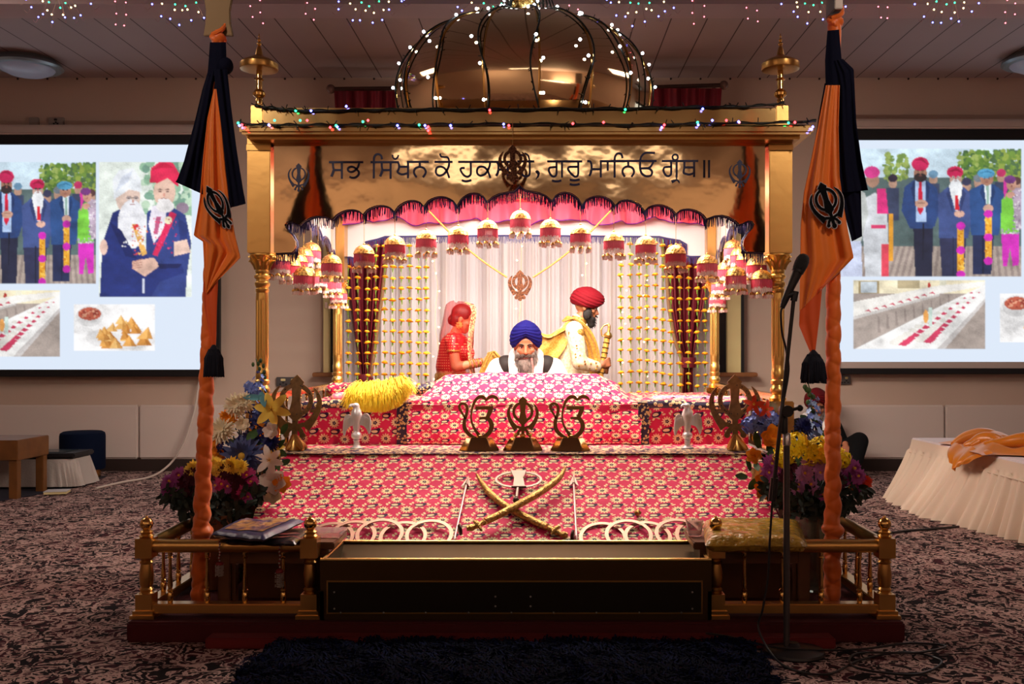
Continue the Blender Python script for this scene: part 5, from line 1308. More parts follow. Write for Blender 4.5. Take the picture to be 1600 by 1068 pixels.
def roof_string(pts, bulbs, lab, seed, r=.006, tw=60):
    P = catmull(pts, 10); t = thing('roof_light_string', lab, 'string lights', P[len(P)//2]); m = MB(); m.tube(P, r, 6); m.tube([p + Vector((0,-.004,.007*math.sin(i*.9))) for i, p in enumerate(P)], r*.8, 5); twigs(m, P, tw, seed, .03); m.build('cable', M_cable, t)
    for px, py, c in bulbs: MB().ball(W(px, py, P[0].y-.012), .007, 8, 6).build('bulb', M_bulbs[c], t)
q = lambda L, Y: [W(a, b_, Y) for a, b_ in L]
roof_string(q([(398,165),(430,169),(480,173),(560,172),(640,171),(760,171),(900,170),(1000,169),(1100,167),(1170,166),(1225,161)], 5.385), [(462,173,'g'),(486,173,'b'),(541,166,'b'),(765,172,'r'),(977,171,'g'),(1098,170,'b')], 'black light cable along the top edge of the roof front', 31)
roof_string(q([(370,193),(420,195),(480,195),(560,195),(650,195),(760,194),(880,194),(1000,195),(1100,193),(1200,192),(1275,189)], 5.255), [(372,192,'g'),(374,196,'b'),(378,195,'r'),(382,200,'r'),(420,195,'b'),(421,196,'p'),(429,188,'g'),(469,188,'g'),(480,188,'r'),(516,199,'r'),(525,196,'g'),(527,198,'b'),(567,190,'g'),(575,188,'r'),(621,196,'b'),(655,195,'g'),(664,196,'b'),(669,198,'r'),(669,204,'r'),(704,196,'b'),(787,194,'b'),(795,196,'r'),(895,193,'r'),(943,191,'r'),(988,193,'o'),(1034,199,'b'),(1038,195,'r'),(1090,191,'g'),(1091,195,'b'),(1113,188,'b'),(1135,188,'r'),(1154,190,'b'),(1155,191,'p'),(1232,192,'g'),(1242,191,'r'),(1270,198,'b'),(1268,202,'b')], 'string of coloured fairy lights along the cornice lip', 32)
M_wire = mat('fine_wire', srgb(190,150,140), .4, .3)
def burst(px, lab, seed, n=26):
    Y = 7.0; g = random.Random(seed); hub = W(px, -14, Y); t = thing('firework_light', lab, 'string lights', hub, 'firework shaped light clusters under the ceiling')
    wires = MB()
    for ring, (r0, cnt, cc) in enumerate(((24,5,'g'),(36,8,'y'),(52,10,'b'))):
        for k in range(cnt):
            a = PI*(k+.5)/cnt + g.uniform(-.12,.12); tx, ty = px + math.cos(a)*r0*1.05*g.uniform(.8,1.15), -14 + math.sin(a)*r0*g.uniform(.8,1.1)
            p = W(tx, ty, Y + g.uniform(-.12,.12)); md = hub.lerp(p,.5) + Vector((0,g.uniform(-.03,.03),.02)); pts = catmull([hub, md, p], 5); wires.tube(pts, .0014, 4)
            if ring == 2: wires.tube(catmull([p, p+Vector((math.cos(a)*.03,0,-.04)), p+Vector((math.cos(a)*.06,0,-.02))], 4), .0013, 4)
            MB().ball(p, .0065, 8, 6).build('bulb', M_bulbs[cc], t)
    wires.build('wires', M_wire, t)
    MB().tube([hub, Vector((hub.x, hub.y, RZ))], .004, 6).build('hanging_wire', M_cable, t)
for i, (px, lab) in enumerate(((92,'above the left screen'),(290,'just left of the left flagpole head'),(575,'left of the dome'),(768,'behind the dome urn on the left'),(1000,'right of the dome'),(1272,'beside the right flagpole head'),(1480,'above the right screen'))): burst(px, 'firework-like cluster of blue, yellow and green lights ' + lab, 50+i)
for i, px in enumerate((188,400,483,895,1090,1175,1380,1578)):
    Y = 6.9; g = random.Random(70+i); t = thing('red_light_drop', 'pair of thin wires with tiny red bulbs under the ceiling, %s from the left' % ordn[i], 'string lights', W(px,0,Y), 'drops of red lights under the ceiling')
    m = MB()
    for dx in (-6, 8):
        y1 = g.uniform(20,40); A = Vector((X_(px+dx,Y), Y, RZ-.0)); m.tube([A, W(px+dx,y1,Y)], .0012, 4)
        for yy in (y1, y1-17, y1-36): MB().ball(W(px+dx+g.uniform(-3,3), yy, Y), .005, 8, 6).build('bulb', M_bulbs['p'], t)
    m.build('wires', M_wire, t)
# ================================================================ flagpoles, flags
M_orange = mat('orange_satin', srgb(238,122,32), .42, sheen=.3, bump=(8,.25,3,.02))
M_orange2 = mat('orange_satin_back', srgb(224,84,20), .45, sheen=.2)
M_wrap = mat('orange_wrap', srgb(236,112,32), .45, sheen=.3)
M_navyc = mat('navy_cloth', (.004,.005,.017,1), .85, spec=.12)
M_tas = mat('navy_wool', (.004,.005,.014,1), .9)
M_blade = mat('blade_gold', srgb(104,78,38), .5, .3)
M_grey = mat('blade_grey', srgb(120,108,100), .4, .5)
def patch(m, left, right, Y, nu=28, nv=60, fold=(.02, 9, 0), mi=0, bulge=0.0, top_gather=True):
    L = [Vector((a, b_, 0)) for a, b_ in left]; R_ = [Vector((a, b_, 0)) for a, b_ in right]
    def along(P, t):
        d = [0]
        for a, b_ in zip(P[:-1], P[1:]): d.append(d[-1] + (b_-a).length)
        s = t*d[-1]; return Vector((interp(s, d, [p.x for p in P]), interp(s, d, [p.y for p in P]), 0))
    A, fq, ph = fold
    def fn(u, v):
        a = along(L, v); b_ = along(R_, v); p = a.lerp(b_, u); w = min(1, abs(b_.x-a.x)/60)
        d = A*w*math.sin(u*fq + ph + v*1.5) + A*.5*w*math.sin(u*fq*2.3 + ph*2 - v*3) - bulge*math.sin(u*PI)*w
        return W(p.x, p.y, Y + d)
    return m.grid(fn, nu, nv, mi)
def pole(top, bot, Y, lab, r0, r1, seed):
    A, B = W(*bot, Y), W(*top, Y); t = thing('flagpole', lab, 'flagpole', (A.x, A.y, .09))
    n = 220
    def fn(u, v):
        c = A.lerp(B, v); an = u*2*PI; amp = lerp(.0135, .0025, min(1, v*1.4)) if v > .03 else .009
        r = lerp(r0, r1, min(1, v*1.25)); tw = v*170 + 3*mnoise.noise(Vector((v*14, seed, 0)))
        r += amp*.75*(abs(math.sin(tw*.5 + an*.5))**.5-.6) + amp*.75*(abs(math.sin(tw*.43 - an*.5 + 2))**.5-.6) + amp*.6*mnoise.noise(Vector((math.cos(an)*1.5, math.sin(an)*1.5, v*70+seed)))
        if .12 < v < .14: r += .014*math.sin((v-.12)/.02*PI)
        return c + Vector((r*math.cos(an), r*math.sin(an), 0))
    m = MB(); m.grid(fn, 28, n*3, closeu=True); m.build('pole_wrap', M_wrap, t, auto=60)
    m = MB()
    def kn(u, v):
        an = u*2*PI; c = B.lerp(B + (B-A).normalized()*.06, v); r = .024 + .012*math.sin(v*PI) + .006*math.sin(an*3+v*6); return c + Vector((r*math.cos(an), r*math.sin(an), -.02))
    m.grid(kn, 20, 14, closeu=True)
    m.tube(catmull([B+Vector((-.02,-.02,.02)), B+Vector((.02,-.03,.035)), B+Vector((.032,-.01,.06)), B+Vector((.036,0,.085))], 4), [.012]*4+[.011]*4+[.009]*4+[.003], 8)
    m.build('top_knot', M_wrap, t)
    return t, A, B
YP = 4.50
t, A, B = pole((341,63), (311,945), YP, 'orange cloth wrapped flagpole standing left of the canopy', .036, .027, 1)
m = MB(); o = [(319,57),(365,57),(361,38),(360,18),(364,-4),(371,-22),(378,-36),(343,-75),(308,-36),(314,-22),(320,-4),(323,18),(322,38)]
m.prism([(X_(a,YP), Z_(b_,YP)) for a, b_ in o], (0,YP-.012,0), (1,0,0), (0,0,1), (0,.02,0)); m.build('blade_head', M_blade, t, smooth=False, bevel=.003)
f = thing('flag', 'navy and orange cloth flag hanging from the left flagpole', 'flag', W(341,90,YP))
m = MB(); Y0 = YP-.055
patch(m, [(328,66),(326,95),(324,118)], [(353,66),(354,95),(350,118)], YP-.035, 16, 14, (.004,7,0), bulge=.015)
m.ball(W(353,103,YP-.02), (.034,.035,.04), 14, 10); m.build('navy_knot', M_navyc, f, solid=.004)
m = MB(); patch(m, [(326,108),(316,140),(303,195),(288,250),(277,280),(274,284)], [(343,108),(338,150),(330,200),(322,250),(317,290),(316,303)], Y0+.02, 30, 60, (.022,8,1)); m.build('navy_panel', M_navyc, f, solid=.005)
m = MB(); patch(m, [(334,108),(338,150),(345,220),(351,280),(354,326)], [(355,108),(361,165),(370,235),(379,295),(383,318)], Y0-.01, 30, 60, (.016,7,2), bulge=.02); m.build('navy_panel', M_navyc, f, solid=.005)
m = MB(); patch(m, [(335,139),(325,185),(318,250),(313,310),(307,345),(303,367),(317,376),(319,420),(321,457)], [(338,139),(345,195),(351,262),(357,315),(366,365),(375,402),(356,422),(340,438),(323,458)], Y0-.012, 40, 90, (.016,10,.5)); fo = m.build('orange_panel', M_orange, f, solid=.004)
m = MB(); patch(m, [(318,440),(319,480),(327,520),(331,549)], [(341,436),(339,480),(338,525),(336,549)], Y0-.005, 14, 30, (.008,6,0)); m.build('orange_tail', M_orange2, f, solid=.004)
def tassel(px, py, w, h, Y, par, seed):
    m = MB(); c = W(px, py, Y); k = Y/1500; R_ = w*k/2; H = h*k; g = random.Random(seed)
    m.lathe(c, [(.006,.02),(R_*.45,0),(R_*.8,-H*.2),(R_*.95,-H*.5),(R_*.92,-H*.8),(R_*.6,-H*.82)], 18)
    for q in range(230):
        a = g.uniform(0, 2*PI); d = Vector((math.cos(a), math.sin(a), 0)); r = g.uniform(.85,1.05)
        m.tube([c+d*R_*.4*r+Vector((0,0,-H*.02)), c+d*R_*.85*r+Vector((0,0,-H*.35)), c+d*R_*1.0*r*g.uniform(.9,1.08)+Vector((0,0,-H*g.uniform(.88,1.05)))], [.006,.005,.0025], 4)
    return m.build('tassel', M_tas, par)
tassel(334, 545, 29, 42, Y0-.02, f, 3)
M_patchs = mat('sequin_silver', (.72,.71,.74,1), .35, .25, bump=(300,1.0,1,.006))
M_patchb = mat('patch_black', (.004,.004,.005,1), .8, spec=.08)
def flag_patch(px, py, h, Y, sx, ang, par):
    k = Y/1500; c = W(px, py, Y); ez = Vector((math.sin(ang),0,math.cos(ang))); ex = Vector((math.cos(ang)*sx,0,-math.sin(ang)*sx)); hh = h*k
    m = MB(); khanda(m, c - ez*hh*.52, hh, ex, ez, (0,.006,0), grow=.024); o = m.build('emblem_patch', M_patchs, par, smooth=False)
    m = MB(); khanda(m, c - ez*hh*.52 + Vector((0,-.004,0)), hh, ex, ez, (0,.004,0), grow=.004); m.build('patch_black_layer', M_patchb, o, smooth=False)
flag_patch(340, 322, 74, Y0-.036, .62, math.radians(-28), f)
# right
t, A, B = pole((1304,38), (1300,945), YP, 'orange cloth wrapped flagpole standing right of the canopy', .036, .029, 5)
m = MB(); m.prism([(X_(a,YP), Z_(b_,YP)) for a, b_ in [(1297,22),(1310,22),(1310,-70),(1299,-70)]], (0,YP-.07,0), (1,0,0), (0,0,1), (0,.14,0)); m.build('blade_head', M_grey, t, smooth=False, bevel=.003)
f = thing('flag', 'orange and navy cloth flag hanging from the right flagpole', 'flag', W(1304,60,YP))
m = MB(); patch(m, [(1293,48),(1289,95),(1290,133)], [(1311,46),(1315,92),(1318,132)], YP-.035, 16, 24, (.004,7,0), bulge=.025); m.build('navy_sleeve', M_navyc, f, solid=.004)
m = MB(); patch(m, [(1303,95),(1311,140),(1310,210),(1311,260),(1313,301)], [(1317,92),(1334,108),(1338,190),(1346,250),(1356,297)], Y0, 30, 60, (.016,8,1)); m.build('navy_panel', M_navyc, f, solid=.005)
m = MB(); patch(m, [(1309,285),(1320,330),(1331,377)], [(1345,285),(1346,330),(1347,369)], Y0+.022, 16, 20, (.012,7,0)); m.build('navy_panel', M_navyc, f, solid=.005)
m = MB(); patch(m, [(1289,130),(1279,185),(1272,236)], [(1292,130),(1286,190),(1278,236)], Y0+.03, 8, 20, (.004,5,0)); m.build('navy_panel', M_navyc, f, solid=.004)
m = MB(); patch(m, [(1291,133),(1280,190),(1268,250),(1257,300),(1252,350),(1251,400),(1250,450),(1249,486)], [(1311,133),(1309,200),(1311,275),(1318,320),(1326,365),(1334,402),(1312,425),(1285,450)], Y0-.02, 44, 90, (.015,9,.8)); m.build('orange_panel', M_orange, f, solid=.004)
m = MB(); patch(m, [(1251,474),(1249,508),(1261,538),(1269,557)], [(1285,446),(1281,490),(1277,525),(1273,557)], Y0-.012, 16, 30, (.008,5,0)); m.build('orange_tail', M_orange2, f, solid=.004)
tassel(1271, 553, 37, 44, Y0-.02, f, 4)
flag_patch(1293, 319, 74, Y0-.052, .92, math.radians(-18), f)
# ================================================================ microphone stand, cable
M_mblk = mat('stand_black', (.012,.011,.013,1), .4); M_mchr = mat('stand_chrome', (.55,.54,.56,1), .2, .9); M_mgrey = mat('stand_tube', (.10,.095,.10,1), .3, .6)
YM = 4.04; bx = X_(1229,YM)
t = thing('microphone_stand', 'black boom microphone stand on a round base in front of the right rail', 'mic stand', (bx, YM, 0))
MB().lathe((X_(1240,YM),YM,0), [(.0,.0),(.128,.0),(.130,.006),(.126,.016),(.10,.024),(.03,.032),(.02,.045)], 48).build('round_base', M_mblk, t)
MB().tube([(bx,YM,.03),(bx,YM,Z_(688,YM))], .0135, 14).build('lower_tube', M_mgrey, t)
MB().lathe((bx,YM,0), [(.014,Z_(696,YM)),(.017,Z_(695,YM)),(.017,Z_(678,YM)),(.013,Z_(676,YM))], 16).build('chrome_collar', M_mchr, t)
MB().lathe((X_(1225,YM),YM,0), [(.008,Z_(678,YM)),(.016,Z_(676,YM)),(.016,Z_(652,YM)),(.010,Z_(648,YM)),(.010,Z_(636,YM))], 16).build('grip', M_mblk, t)
BA, BB = W(1207,778,YM-.035), W(1240,468,YM-.035); MB().tube([BA, BB], .0085, 12).build('boom', M_mblk, t)
d = (BB-BA).normalized(); MB().tube([BA-d*.012, BA+d*.085], .0165, 14).build('counter_grip', M_mblk, t)
m = MB(); c = W(1226,641,YM); m.tube([c+Vector((0,-.055,0)), c+Vector((0,.02,0))], .024, 16); m.tube([c+Vector((0,-.035,0)), c+Vector((.05,-.035,.012))], .007, 8); m.ball(c+Vector((.055,-.035,.012)), .014, 10, 8); m.build('boom_clutch', M_mblk, t)
m = MB(); m.tube([W(1240,470,YM-.035), W(1243,455,YM-.035)], .0145, 12); m.tube([W(1243,458,YM-.035), W(1230,462,YM-.035)], .012, 10); m.build('mic_clip', M_mblk, t)
m2 = thing('microphone', 'black handheld microphone clipped to the tall boom stand on the right', 'microphone', W(1232,458,YM-.03))
P = [W(1222,481,YM-.03), W(1226,470,YM-.03), W(1246,425,YM-.03)]; MB().tube([P[0],P[1],P[1].lerp(P[2],.5),P[2]], [.010,.0145,.017,.022], 18).build('handle', M_mblk, m2)
MB().tube([P[2], P[2].lerp(W(1248,421,YM-.03),1)], .0255, 18).build('band', M_mblk, m2)
q_ = (P[2]-P[1]).normalized().to_track_quat('Z','Y').to_matrix(); m = MB(); m.lathe(P[2], [(.022,.006),(.026,.012),(.0285,.035),(.028,.055),(.022,.072),(.012,.08),(.001,.083)], 22, ax=q_); m.build('grille', mat('grille', (.016,.015,.015,1), .5, .3, bump=(500,1.0,1,.004)), m2)
pts = [P[0], W(1220,490,YM-.03), W(1222,520,YM-.02), W(1228,545,YM-.02), W(1232,580,YM-.02), W(1222,640,YM-.05), W(1214,700,YM-.055), W(1208,770,YM-.06), W(1203,840,YM-.05), W(1200,900,YM-.05), W(1192,950,YM-.05), W(1186,985,YM-.05), Vector((.96,3.86,.012)), Vector((1.10,3.74,.010)), Vector((1.30,3.92,.010)), Vector((1.52,4.02,.010)), Vector((1.62,3.9,.010)), Vector((1.45,3.74,.010)), Vector((1.24,3.80,.018)), Vector((1.30,3.97,.02)), Vector((1.55,3.98,.02)), Vector((1.72,4.10,.01)), Vector((1.58,4.14,.01)), Vector((1.30,4.02,.02)), Vector((1.0,3.99,.035)), Vector((.80,4.06,.06)), Vector((.70,4.12,.06))]
tag(MB().tube(catmull(pts, 10), .0048, 8).build('microphone_cable', M_mblk), 'black microphone cable running down the stand and coiling on the carpet', 'cable')
pts = [Vector((1.05,4.1,.06)), Vector((1.18,4.14,.075)), Vector((1.42,4.155,.155)), Vector((1.5,4.16,.15)), Vector((1.62,4.12,.02)), Vector((1.70,3.98,.008)), Vector((1.45,3.9,.008)), Vector((1.2,3.98,.03)), Vector((1.05,4.07,.05))]
tag(MB().tube(catmull([Vector((2.0,7.5,.01)), Vector((2.25,6.7,.01)), Vector((2.6,6.75,.01)), Vector((3.0,6.9,.01))], 8), .008, 8).build('floor_cable', M_mblk), 'black cable lying on the carpet by the white table', 'cable')
# ================================================================ shaggy rug
t = thing('shaggy_rug', 'dark navy long-haired rug on the carpet in front of the base', 'rug', (-.15, 3.3, 0))
M_rug = mat('rug_navy', srgb(5,8,26), .95, spec=.1); M_rug2 = mat('rug_blue', srgb(12,20,52), .95, spec=.1)
rx0, rx1, ry0, ry1 = -1.14, .86, 2.7, 4.06
m = MB(); m.grid(lambda u, v: Vector((lerp(rx0,rx1,u), lerp(ry0,ry1,v), .028*min(1, 12*min(u,1-u,v,1-v)))), 30, 24); m.box(rx0,rx1,ry0,ry1,.001,.006); m.build('rug_backing', M_rug, t)
m = MB(); g = random.Random(9)
for k in range(21000):
    x = g.uniform(rx0-.01, rx1+.01); y = lerp(ry1, 3.35, g.random()**1.0); a = g.uniform(0, 2*PI) ; cl = mnoise.noise(Vector((x*7, y*7, 0))); a = cl*6 + g.uniform(-.7,.7)
    L = g.uniform(.04,.075); d = Vector((math.cos(a), math.sin(a), 0)); s = Vector((-d.y, d.x, 0))*.0042; b_ = Vector((x, y, .022)); h = g.uniform(.022,.045)
    p1 = b_ + d*L*.35 + Vector((0,0,h)); p2 = b_ + d*L + Vector((0,0,h*.75))
    m.add([b_-s, b_+s, p1+s, p1-s, p2], [(0,1,2,3),(3,2,4)], 1 if g.random() < .3 else 0)
o = m.build('rug_pile', [M_rug, M_rug2], t); o['kind'] = 'stuff'
# ================================================================ white skirted table, satin cloth
M_linen = mat('table_linen', srgb(226,206,186), .8, bump=(120,.1,2,.004)); M_top = mat('table_top_cloth', srgb(228,218,222), .7)
tz = .52; nA, nB = Vector((3.19,8.3,0)), Vector((3.25,6.1,0)); E = Vector((5.9,6.1,0)); Fq = Vector((5.9,8.3,0))
t = thing('skirted_table', 'low table in a pleated cream skirt standing at the right wall', 'table', (4.4,7.3,0))
cor = [nA, nB, E, Fq]
m = MB(); m.prism([(c.x, c.y) for c in cor], (0,0,tz-.02), (1,0,0), (0,1,0), (0,0,.02)); m.build('table_top', M_top, t, smooth=False, bevel=.006)
def skirt(a, b_, nrm_, n, seed):
    def fn(u, v):
        p = a.lerp(b_, u); z = lerp(tz-.012, .004, v); fl = v**1.3
        amp = (.0 if v < .16 else .010 + .026*fl) ; L = (b_-a).length
        w = math.sin(u*L*58 + 2.2*math.sin(u*L*7+seed)) + .5*math.sin(u*L*31+seed*2)
        out = .02*v + fl*(interp(u, [0,.05,.43,.67,.85,1], [.20,.25,.31,.17,.06,.05]) if seed == 1 else .05)
        return Vector((p.x, p.y, z)) + nrm_*(out + amp*w)
    return fn
m = MB(); m.grid(skirt(nA, nB, Vector((-1,-.12,0)).normalized(), 200, 1), 260, 26); m.build('table_skirt', M_linen, t)
m = MB(); m.grid(skirt(nB, E, Vector((.1,-1,0)).normalized(), 200, 2), 320, 26); m.build('table_skirt', M_linen, t)
m = MB(); m.tube([nA+Vector((-.03,0,.40)), nB+Vector((-.03,0,.40)), E+Vector((0,-.03,.40))], .006, 6); m.build('skirt_seam', M_linen, t)
for c in ((3.4,8.1),(3.45,6.3),(5.7,6.3),(5.7,8.1)): MB().tube([(c[0],c[1],0),(c[0],c[1],tz-.02)], .02, 8).build('leg', M_black, t)
M_satin = mat('orange_gold_satin', srgb(206,120,8), .3, sheen=.3, spec=.7)
def sat(u, v):
    # u across the table from its left edge, v from the back towards the front
    x = lerp(3.16 + .05*math.sin(v*5), 4.25, u); Y = lerp(7.72 + .08*math.sin(u*6), 6.72 + .10*math.sin(u*7+1), v); e = min(1, 6*min(u+.02, 1-u, v, 1-v))
    h = .07*e*(.55 + mnoise.noise(Vector((u*3.6, v*3.2, 2))) + .45*math.sin(u*19 + v*9 + 2*mnoise.noise(Vector((u*3, v*3, 8)))))
    return Vector((x, Y, tz + .010 + max(.002, h)))
m = MB(); m.grid(sat, 110, 90)
def hang(u, v):
    a = Vector((3.17,7.42,tz+.035)).lerp(Vector((3.19,6.80,tz+.03)), u); tip = W(1514, 737, 7.06) + Vector((-.05,0,0))
    p = a.lerp(tip, v*(1-.72*abs(u-.45)**.8)); return p + Vector((-.07*math.sin(min(1,v*1.2)*PI*.6) - .014*math.sin(u*24)*v, 0, .012*math.sin(u*16)*(1-v)))
m.grid(hang, 50, 30)
for (u0, v0, u1, v1) in ((.02,.2,.5,.05),(.05,.5,.6,.35),(.1,.75,.7,.8),(.03,.38,.35,.62)):
    P = [sat(lerp(u0,u1,k/5), lerp(v0,v1,k/5)) + Vector((0,0,.03*math.sin(PI*k/5))) for k in range(6)]
    P = catmull(P, 5); n = len(P); m.tube(P, [lerp(.018,.06,math.sin(PI*k/(n-1))) for k in range(n)], 12)
tag(m.build('satin_cloth', M_satin), 'crumpled orange gold satin cloth lying on the skirted table', 'cloth')
# ================================================================ left corner: wooden table, keyboard on a covered box, stool, mat, book
M_oak = mat('oak_wood', srgb(120,76,36), .45, bump=(20,.15,3,.004,(8,1,1)), var=(8,.25))
xr = X_(57,8.55); t = thing('wooden_table', 'small oak table with square legs at the left picture edge', 'table', (xr-.5, 8.5, 0))
x1_ = X_(56,8.25)
fx = X_(30,8.25)
MB().box(fx-1.1, fx, 8.22, 8.75, .33, .505).build('table_top', M_oak, t, bevel=.006)
for (x, y) in ((fx-.045,8.265),(fx-.045,8.70),(fx-1.05,8.265),(fx-1.05,8.70)): MB().box(x-.035, x+.035, y-.035, y+.035, 0, .33).build('leg', M_oak, t, bevel=.004)
M_bluev = mat('stool_velvet', srgb(8,18,40), .85, spec=.1)
c = Vector((X_(135,9.7), 9.62, 0)); t = thing('round_stool', 'round dark blue velvet stool with gold foot by the wall', 'stool', c)
MB().lathe(c, [(.17,.085),(.205,.09),(.212,.11),(.212,.42),(.205,.45),(.18,.465),(0,.468)], 44).build('velvet_body', M_bluev, t)
MB().lathe(c, [(0,.0),(.165,0),(.168,.01),(.168,.088),(.16,.09)], 44).build('gold_foot', M_brass, t)
M_cov = mat('lace_cover', srgb(176,166,160), .6, bump=(50,.5,2,.006))
kx0, kx1, ky0, ky1 = X_(-30,8.9), X_(116,8.9), 8.86, 9.3
t = thing('covered_box', 'low box under a crinkled silver white cover near the stool', 'box', ((kx0+kx1)/2, 9.1, 0))
def cov(u, v):
    a = u*2*PI; sx = math.copysign(abs(math.cos(a))**.35, math.cos(a)); sy = math.copysign(abs(math.sin(a))**.35, math.sin(a)); z = lerp(.27,.02,v); k = 1 + .16*v + .03*math.sin(a*34)*v
    return Vector(((kx0+kx1)/2 + sx*(kx1-kx0)/2*k, 9.08 + sy*.22*k, z))
m = MB(); m.grid(cov, 160, 14, closeu=True); m.add([cov(k/40, 0) for k in range(40)], [tuple(range(40))]); m.build('box_cover', M_cov, t)
MB().box(kx0+.1, kx1-.06, 8.92, 9.24, .004, .262).build('box_core', M_woodp, t)
t = thing('keyboard_case', 'flat black keyboard case lying on the covered box', 'case', ((kx0+kx1)/2, 9.1, .28))
MB().box(kx0+.05, kx1+.02, 8.86, 9.26, .28, .325).build('case_body', M_mblk, t, bevel=.012)
MB().box(kx0+.2, kx1-.1, 8.93, 9.20, .325, .331).build('case_lid', mat('case_lid', (.02,.03,.035,1), .25), t, bevel=.003)
m = MB(); m.add([(-6.0,7.6,.004),(-4.62,7.95,.004),(-4.30,9.05,.004),(-4.42,9.75,.004),(-6.2,9.75,.004)], [(0,1,2,3,4)]); tag(m.build('floor_mat', mat('mat_dark', srgb(26,22,40), .9), solid=.003), 'thin dark mat on the carpet under the oak table', 'mat')
t = thing('book', 'pale closed book lying on the dark mat edge', 'book', (X_(92,8.55), 8.55, .008))
c = Vector((X_(92,8.55), 8.52, .008)); MB().obox(c+Vector((0,0,.012)), (.09,.02,0), (-.02,.08,0), (0,0,.010)).build('page_block', M_cream, t); MB().obox(c+Vector((0,0,.024)), (.093,.02,0), (-.02,.083,0), (0,0,.002)).build('book_cover', mat('book_white', srgb(190,186,188), .5), t)
# ================================================================ flower arrangements
FM = {'cream': mat('petal_cream', srgb(240,228,196), .6, sub=.0), 'white': mat('petal_white', srgb(238,226,214), .6), 'blue': mat('petal_blue', srgb(112,134,206), .6), 'dblue': mat('petal_dark_blue', srgb(44,56,120), .6), 'navy': mat('petal_navy', srgb(18,24,88), .65), 'slate': mat('petal_slate', srgb(70,82,132), .6),
      'orange': mat('petal_orange', srgb(238,150,30), .6), 'yellow': mat('petal_yellow', srgb(244,214,90), .6), 'byellow': mat('petal_bright_yellow', srgb(246,220,20), .65), 'purple': mat('petal_purple', srgb(150,62,140), .6), 'magenta': mat('petal_magenta', srgb(176,44,120), .6), 'maroon': mat('petal_maroon', srgb(72,12,38), .7), 'lilac': mat('petal_lilac', srgb(176,120,176), .6), 'red': mat('petal_red', srgb(228,70,34), .55), 'lblue': mat('petal_light_blue', srgb(150,180,228), .6), 'teal': mat('petal_teal', srgb(80,140,150), .6)}
M_leaf = mat('leaf_green', srgb(58,92,44), .55, var=(20,.5)); M_leafd = mat('leaf_dark', srgb(24,40,26), .6, var=(16,.4)); M_heart = mat('flower_heart', srgb(226,176,60), .7)
def frame(n):
    n = Vector(n).normalized(); x = n.orthogonal().normalized(); return Matrix((x, n.cross(x), n)).transposed()
def petal(m, c, M3, a, L, w, lift, curl, mi=0, tip=.12, n=4):
    d = M3 @ Vector((math.cos(a), math.sin(a), 0)); s = M3 @ Vector((-math.sin(a), math.cos(a), 0)); up = M3 @ Vector((0,0,1)); vs = []
    for k in range(n+1):
        t = k/n; ww = w*math.sin(PI*(.12+.80*t))**.8*(1 if t < .95 else .5); p = c + d*L*t*math.cos(lift*(1-t*.3)) + up*(L*t*math.sin(lift) - curl*L*t*t)
        vs += [p - s*ww*.5 + up*ww*.12, p, p + s*ww*.5 + up*ww*.12]
    fs = []
    for k in range(n): fs += [(k*3,k*3+1,k*3+4,k*3+3),(k*3+1,k*3+2,k*3+5,k*3+4)]
    m.add(vs, fs, mi)
def mum(c, n, r, col, par, g, layers=4, thin=.16, heart=None):
    M3 = frame(n); m = MB(); c = Vector(c)
    for l in range(layers):
        f = l/(layers-1) if layers > 1 else 0; cnt = int(lerp(20, 9, f))
        for k in range(cnt): petal(m, c, M3, 2*PI*(k+g.random()*.5)/cnt + l, r*lerp(1,.5,f)*g.uniform(.85,1.1), r*thin*1.4, lerp(.1,1.15,f), .25 if f < .5 else -.1)
    o = m.build('flower', FM[col], par)
    if heart:
        h = MB(); h.ball(c + M3 @ Vector((0,0,r*.12)), r*.2, 10, 7); h.build('flower_heart', M_heart, o)
    return o
def lily(c, n, r, col, par, g, cnt=6):
    M3 = frame(n); m = MB(); c = Vector(c)
    for k in range(cnt): petal(m, c, M3, 2*PI*k/cnt + g.uniform(-.1,.1), r*g.uniform(.9,1.1), r*.42, .55, .45, n=6)
    o = m.build('flower', FM[col], par); h = MB()
    for k in range(5): a = k*1.3; h.tube([c, c + M3 @ Vector((r*.12*math.cos(a), r*.12*math.sin(a), r*.5))], r*.025, 5)
    h.build('stamens', M_heart, o); return o
def rose(c, n, r, col, par, g):
    M3 = frame(n); m = MB(); c = Vector(c)
    for l, (cnt, rr, lift) in enumerate(((6,1.0,.7),(5,.85,1.0),(4,.65,1.25),(3,.45,1.4))):
        for k in range(cnt): petal(m, c - M3 @ Vector((0,0,r*.3)), M3, 2*PI*(k+.4*l)/cnt + g.uniform(-.2,.2), r*rr*1.25, r*.95, lift, .12, n=5)
    return m.build('flower', FM[col], par)
def spike(c, n, L, r, col, par, g):
    ax = Vector(n).normalized(); m = MB(); c = Vector(c); N_ = int(L/.014)
    for k in range(N_):
        t = k/N_; a = k*2.4; M3 = frame(ax + frame(ax) @ Vector((math.cos(a), math.sin(a), 0))*1.4); rr = r*lerp(1,.45,t)
        p = c + ax*L*t + (frame(ax) @ Vector((math.cos(a), math.sin(a), 0)))*rr*.8
        for q in range(5): petal(m, p, M3, q*1.256, rr*.62, rr*.5, .35, .1, n=2)
    return m.build('flower_spike', FM[col], par)
def puff(c, rad, col, par, g, n=30, pr=.016):
    m = MB(); c = Vector(c)
    for k in range(n):
        d = Vector((g.gauss(0,1), g.gauss(0,1)-.6, g.gauss(0,1)+.2)).normalized(); M3 = frame(d)
        for q in range(5): petal(m, c+d*rad*g.uniform(.75,1), M3, q*1.256+k, pr, pr*.8, .3, .1, n=2)
    return m.build('flower_cluster', FM[col], par)
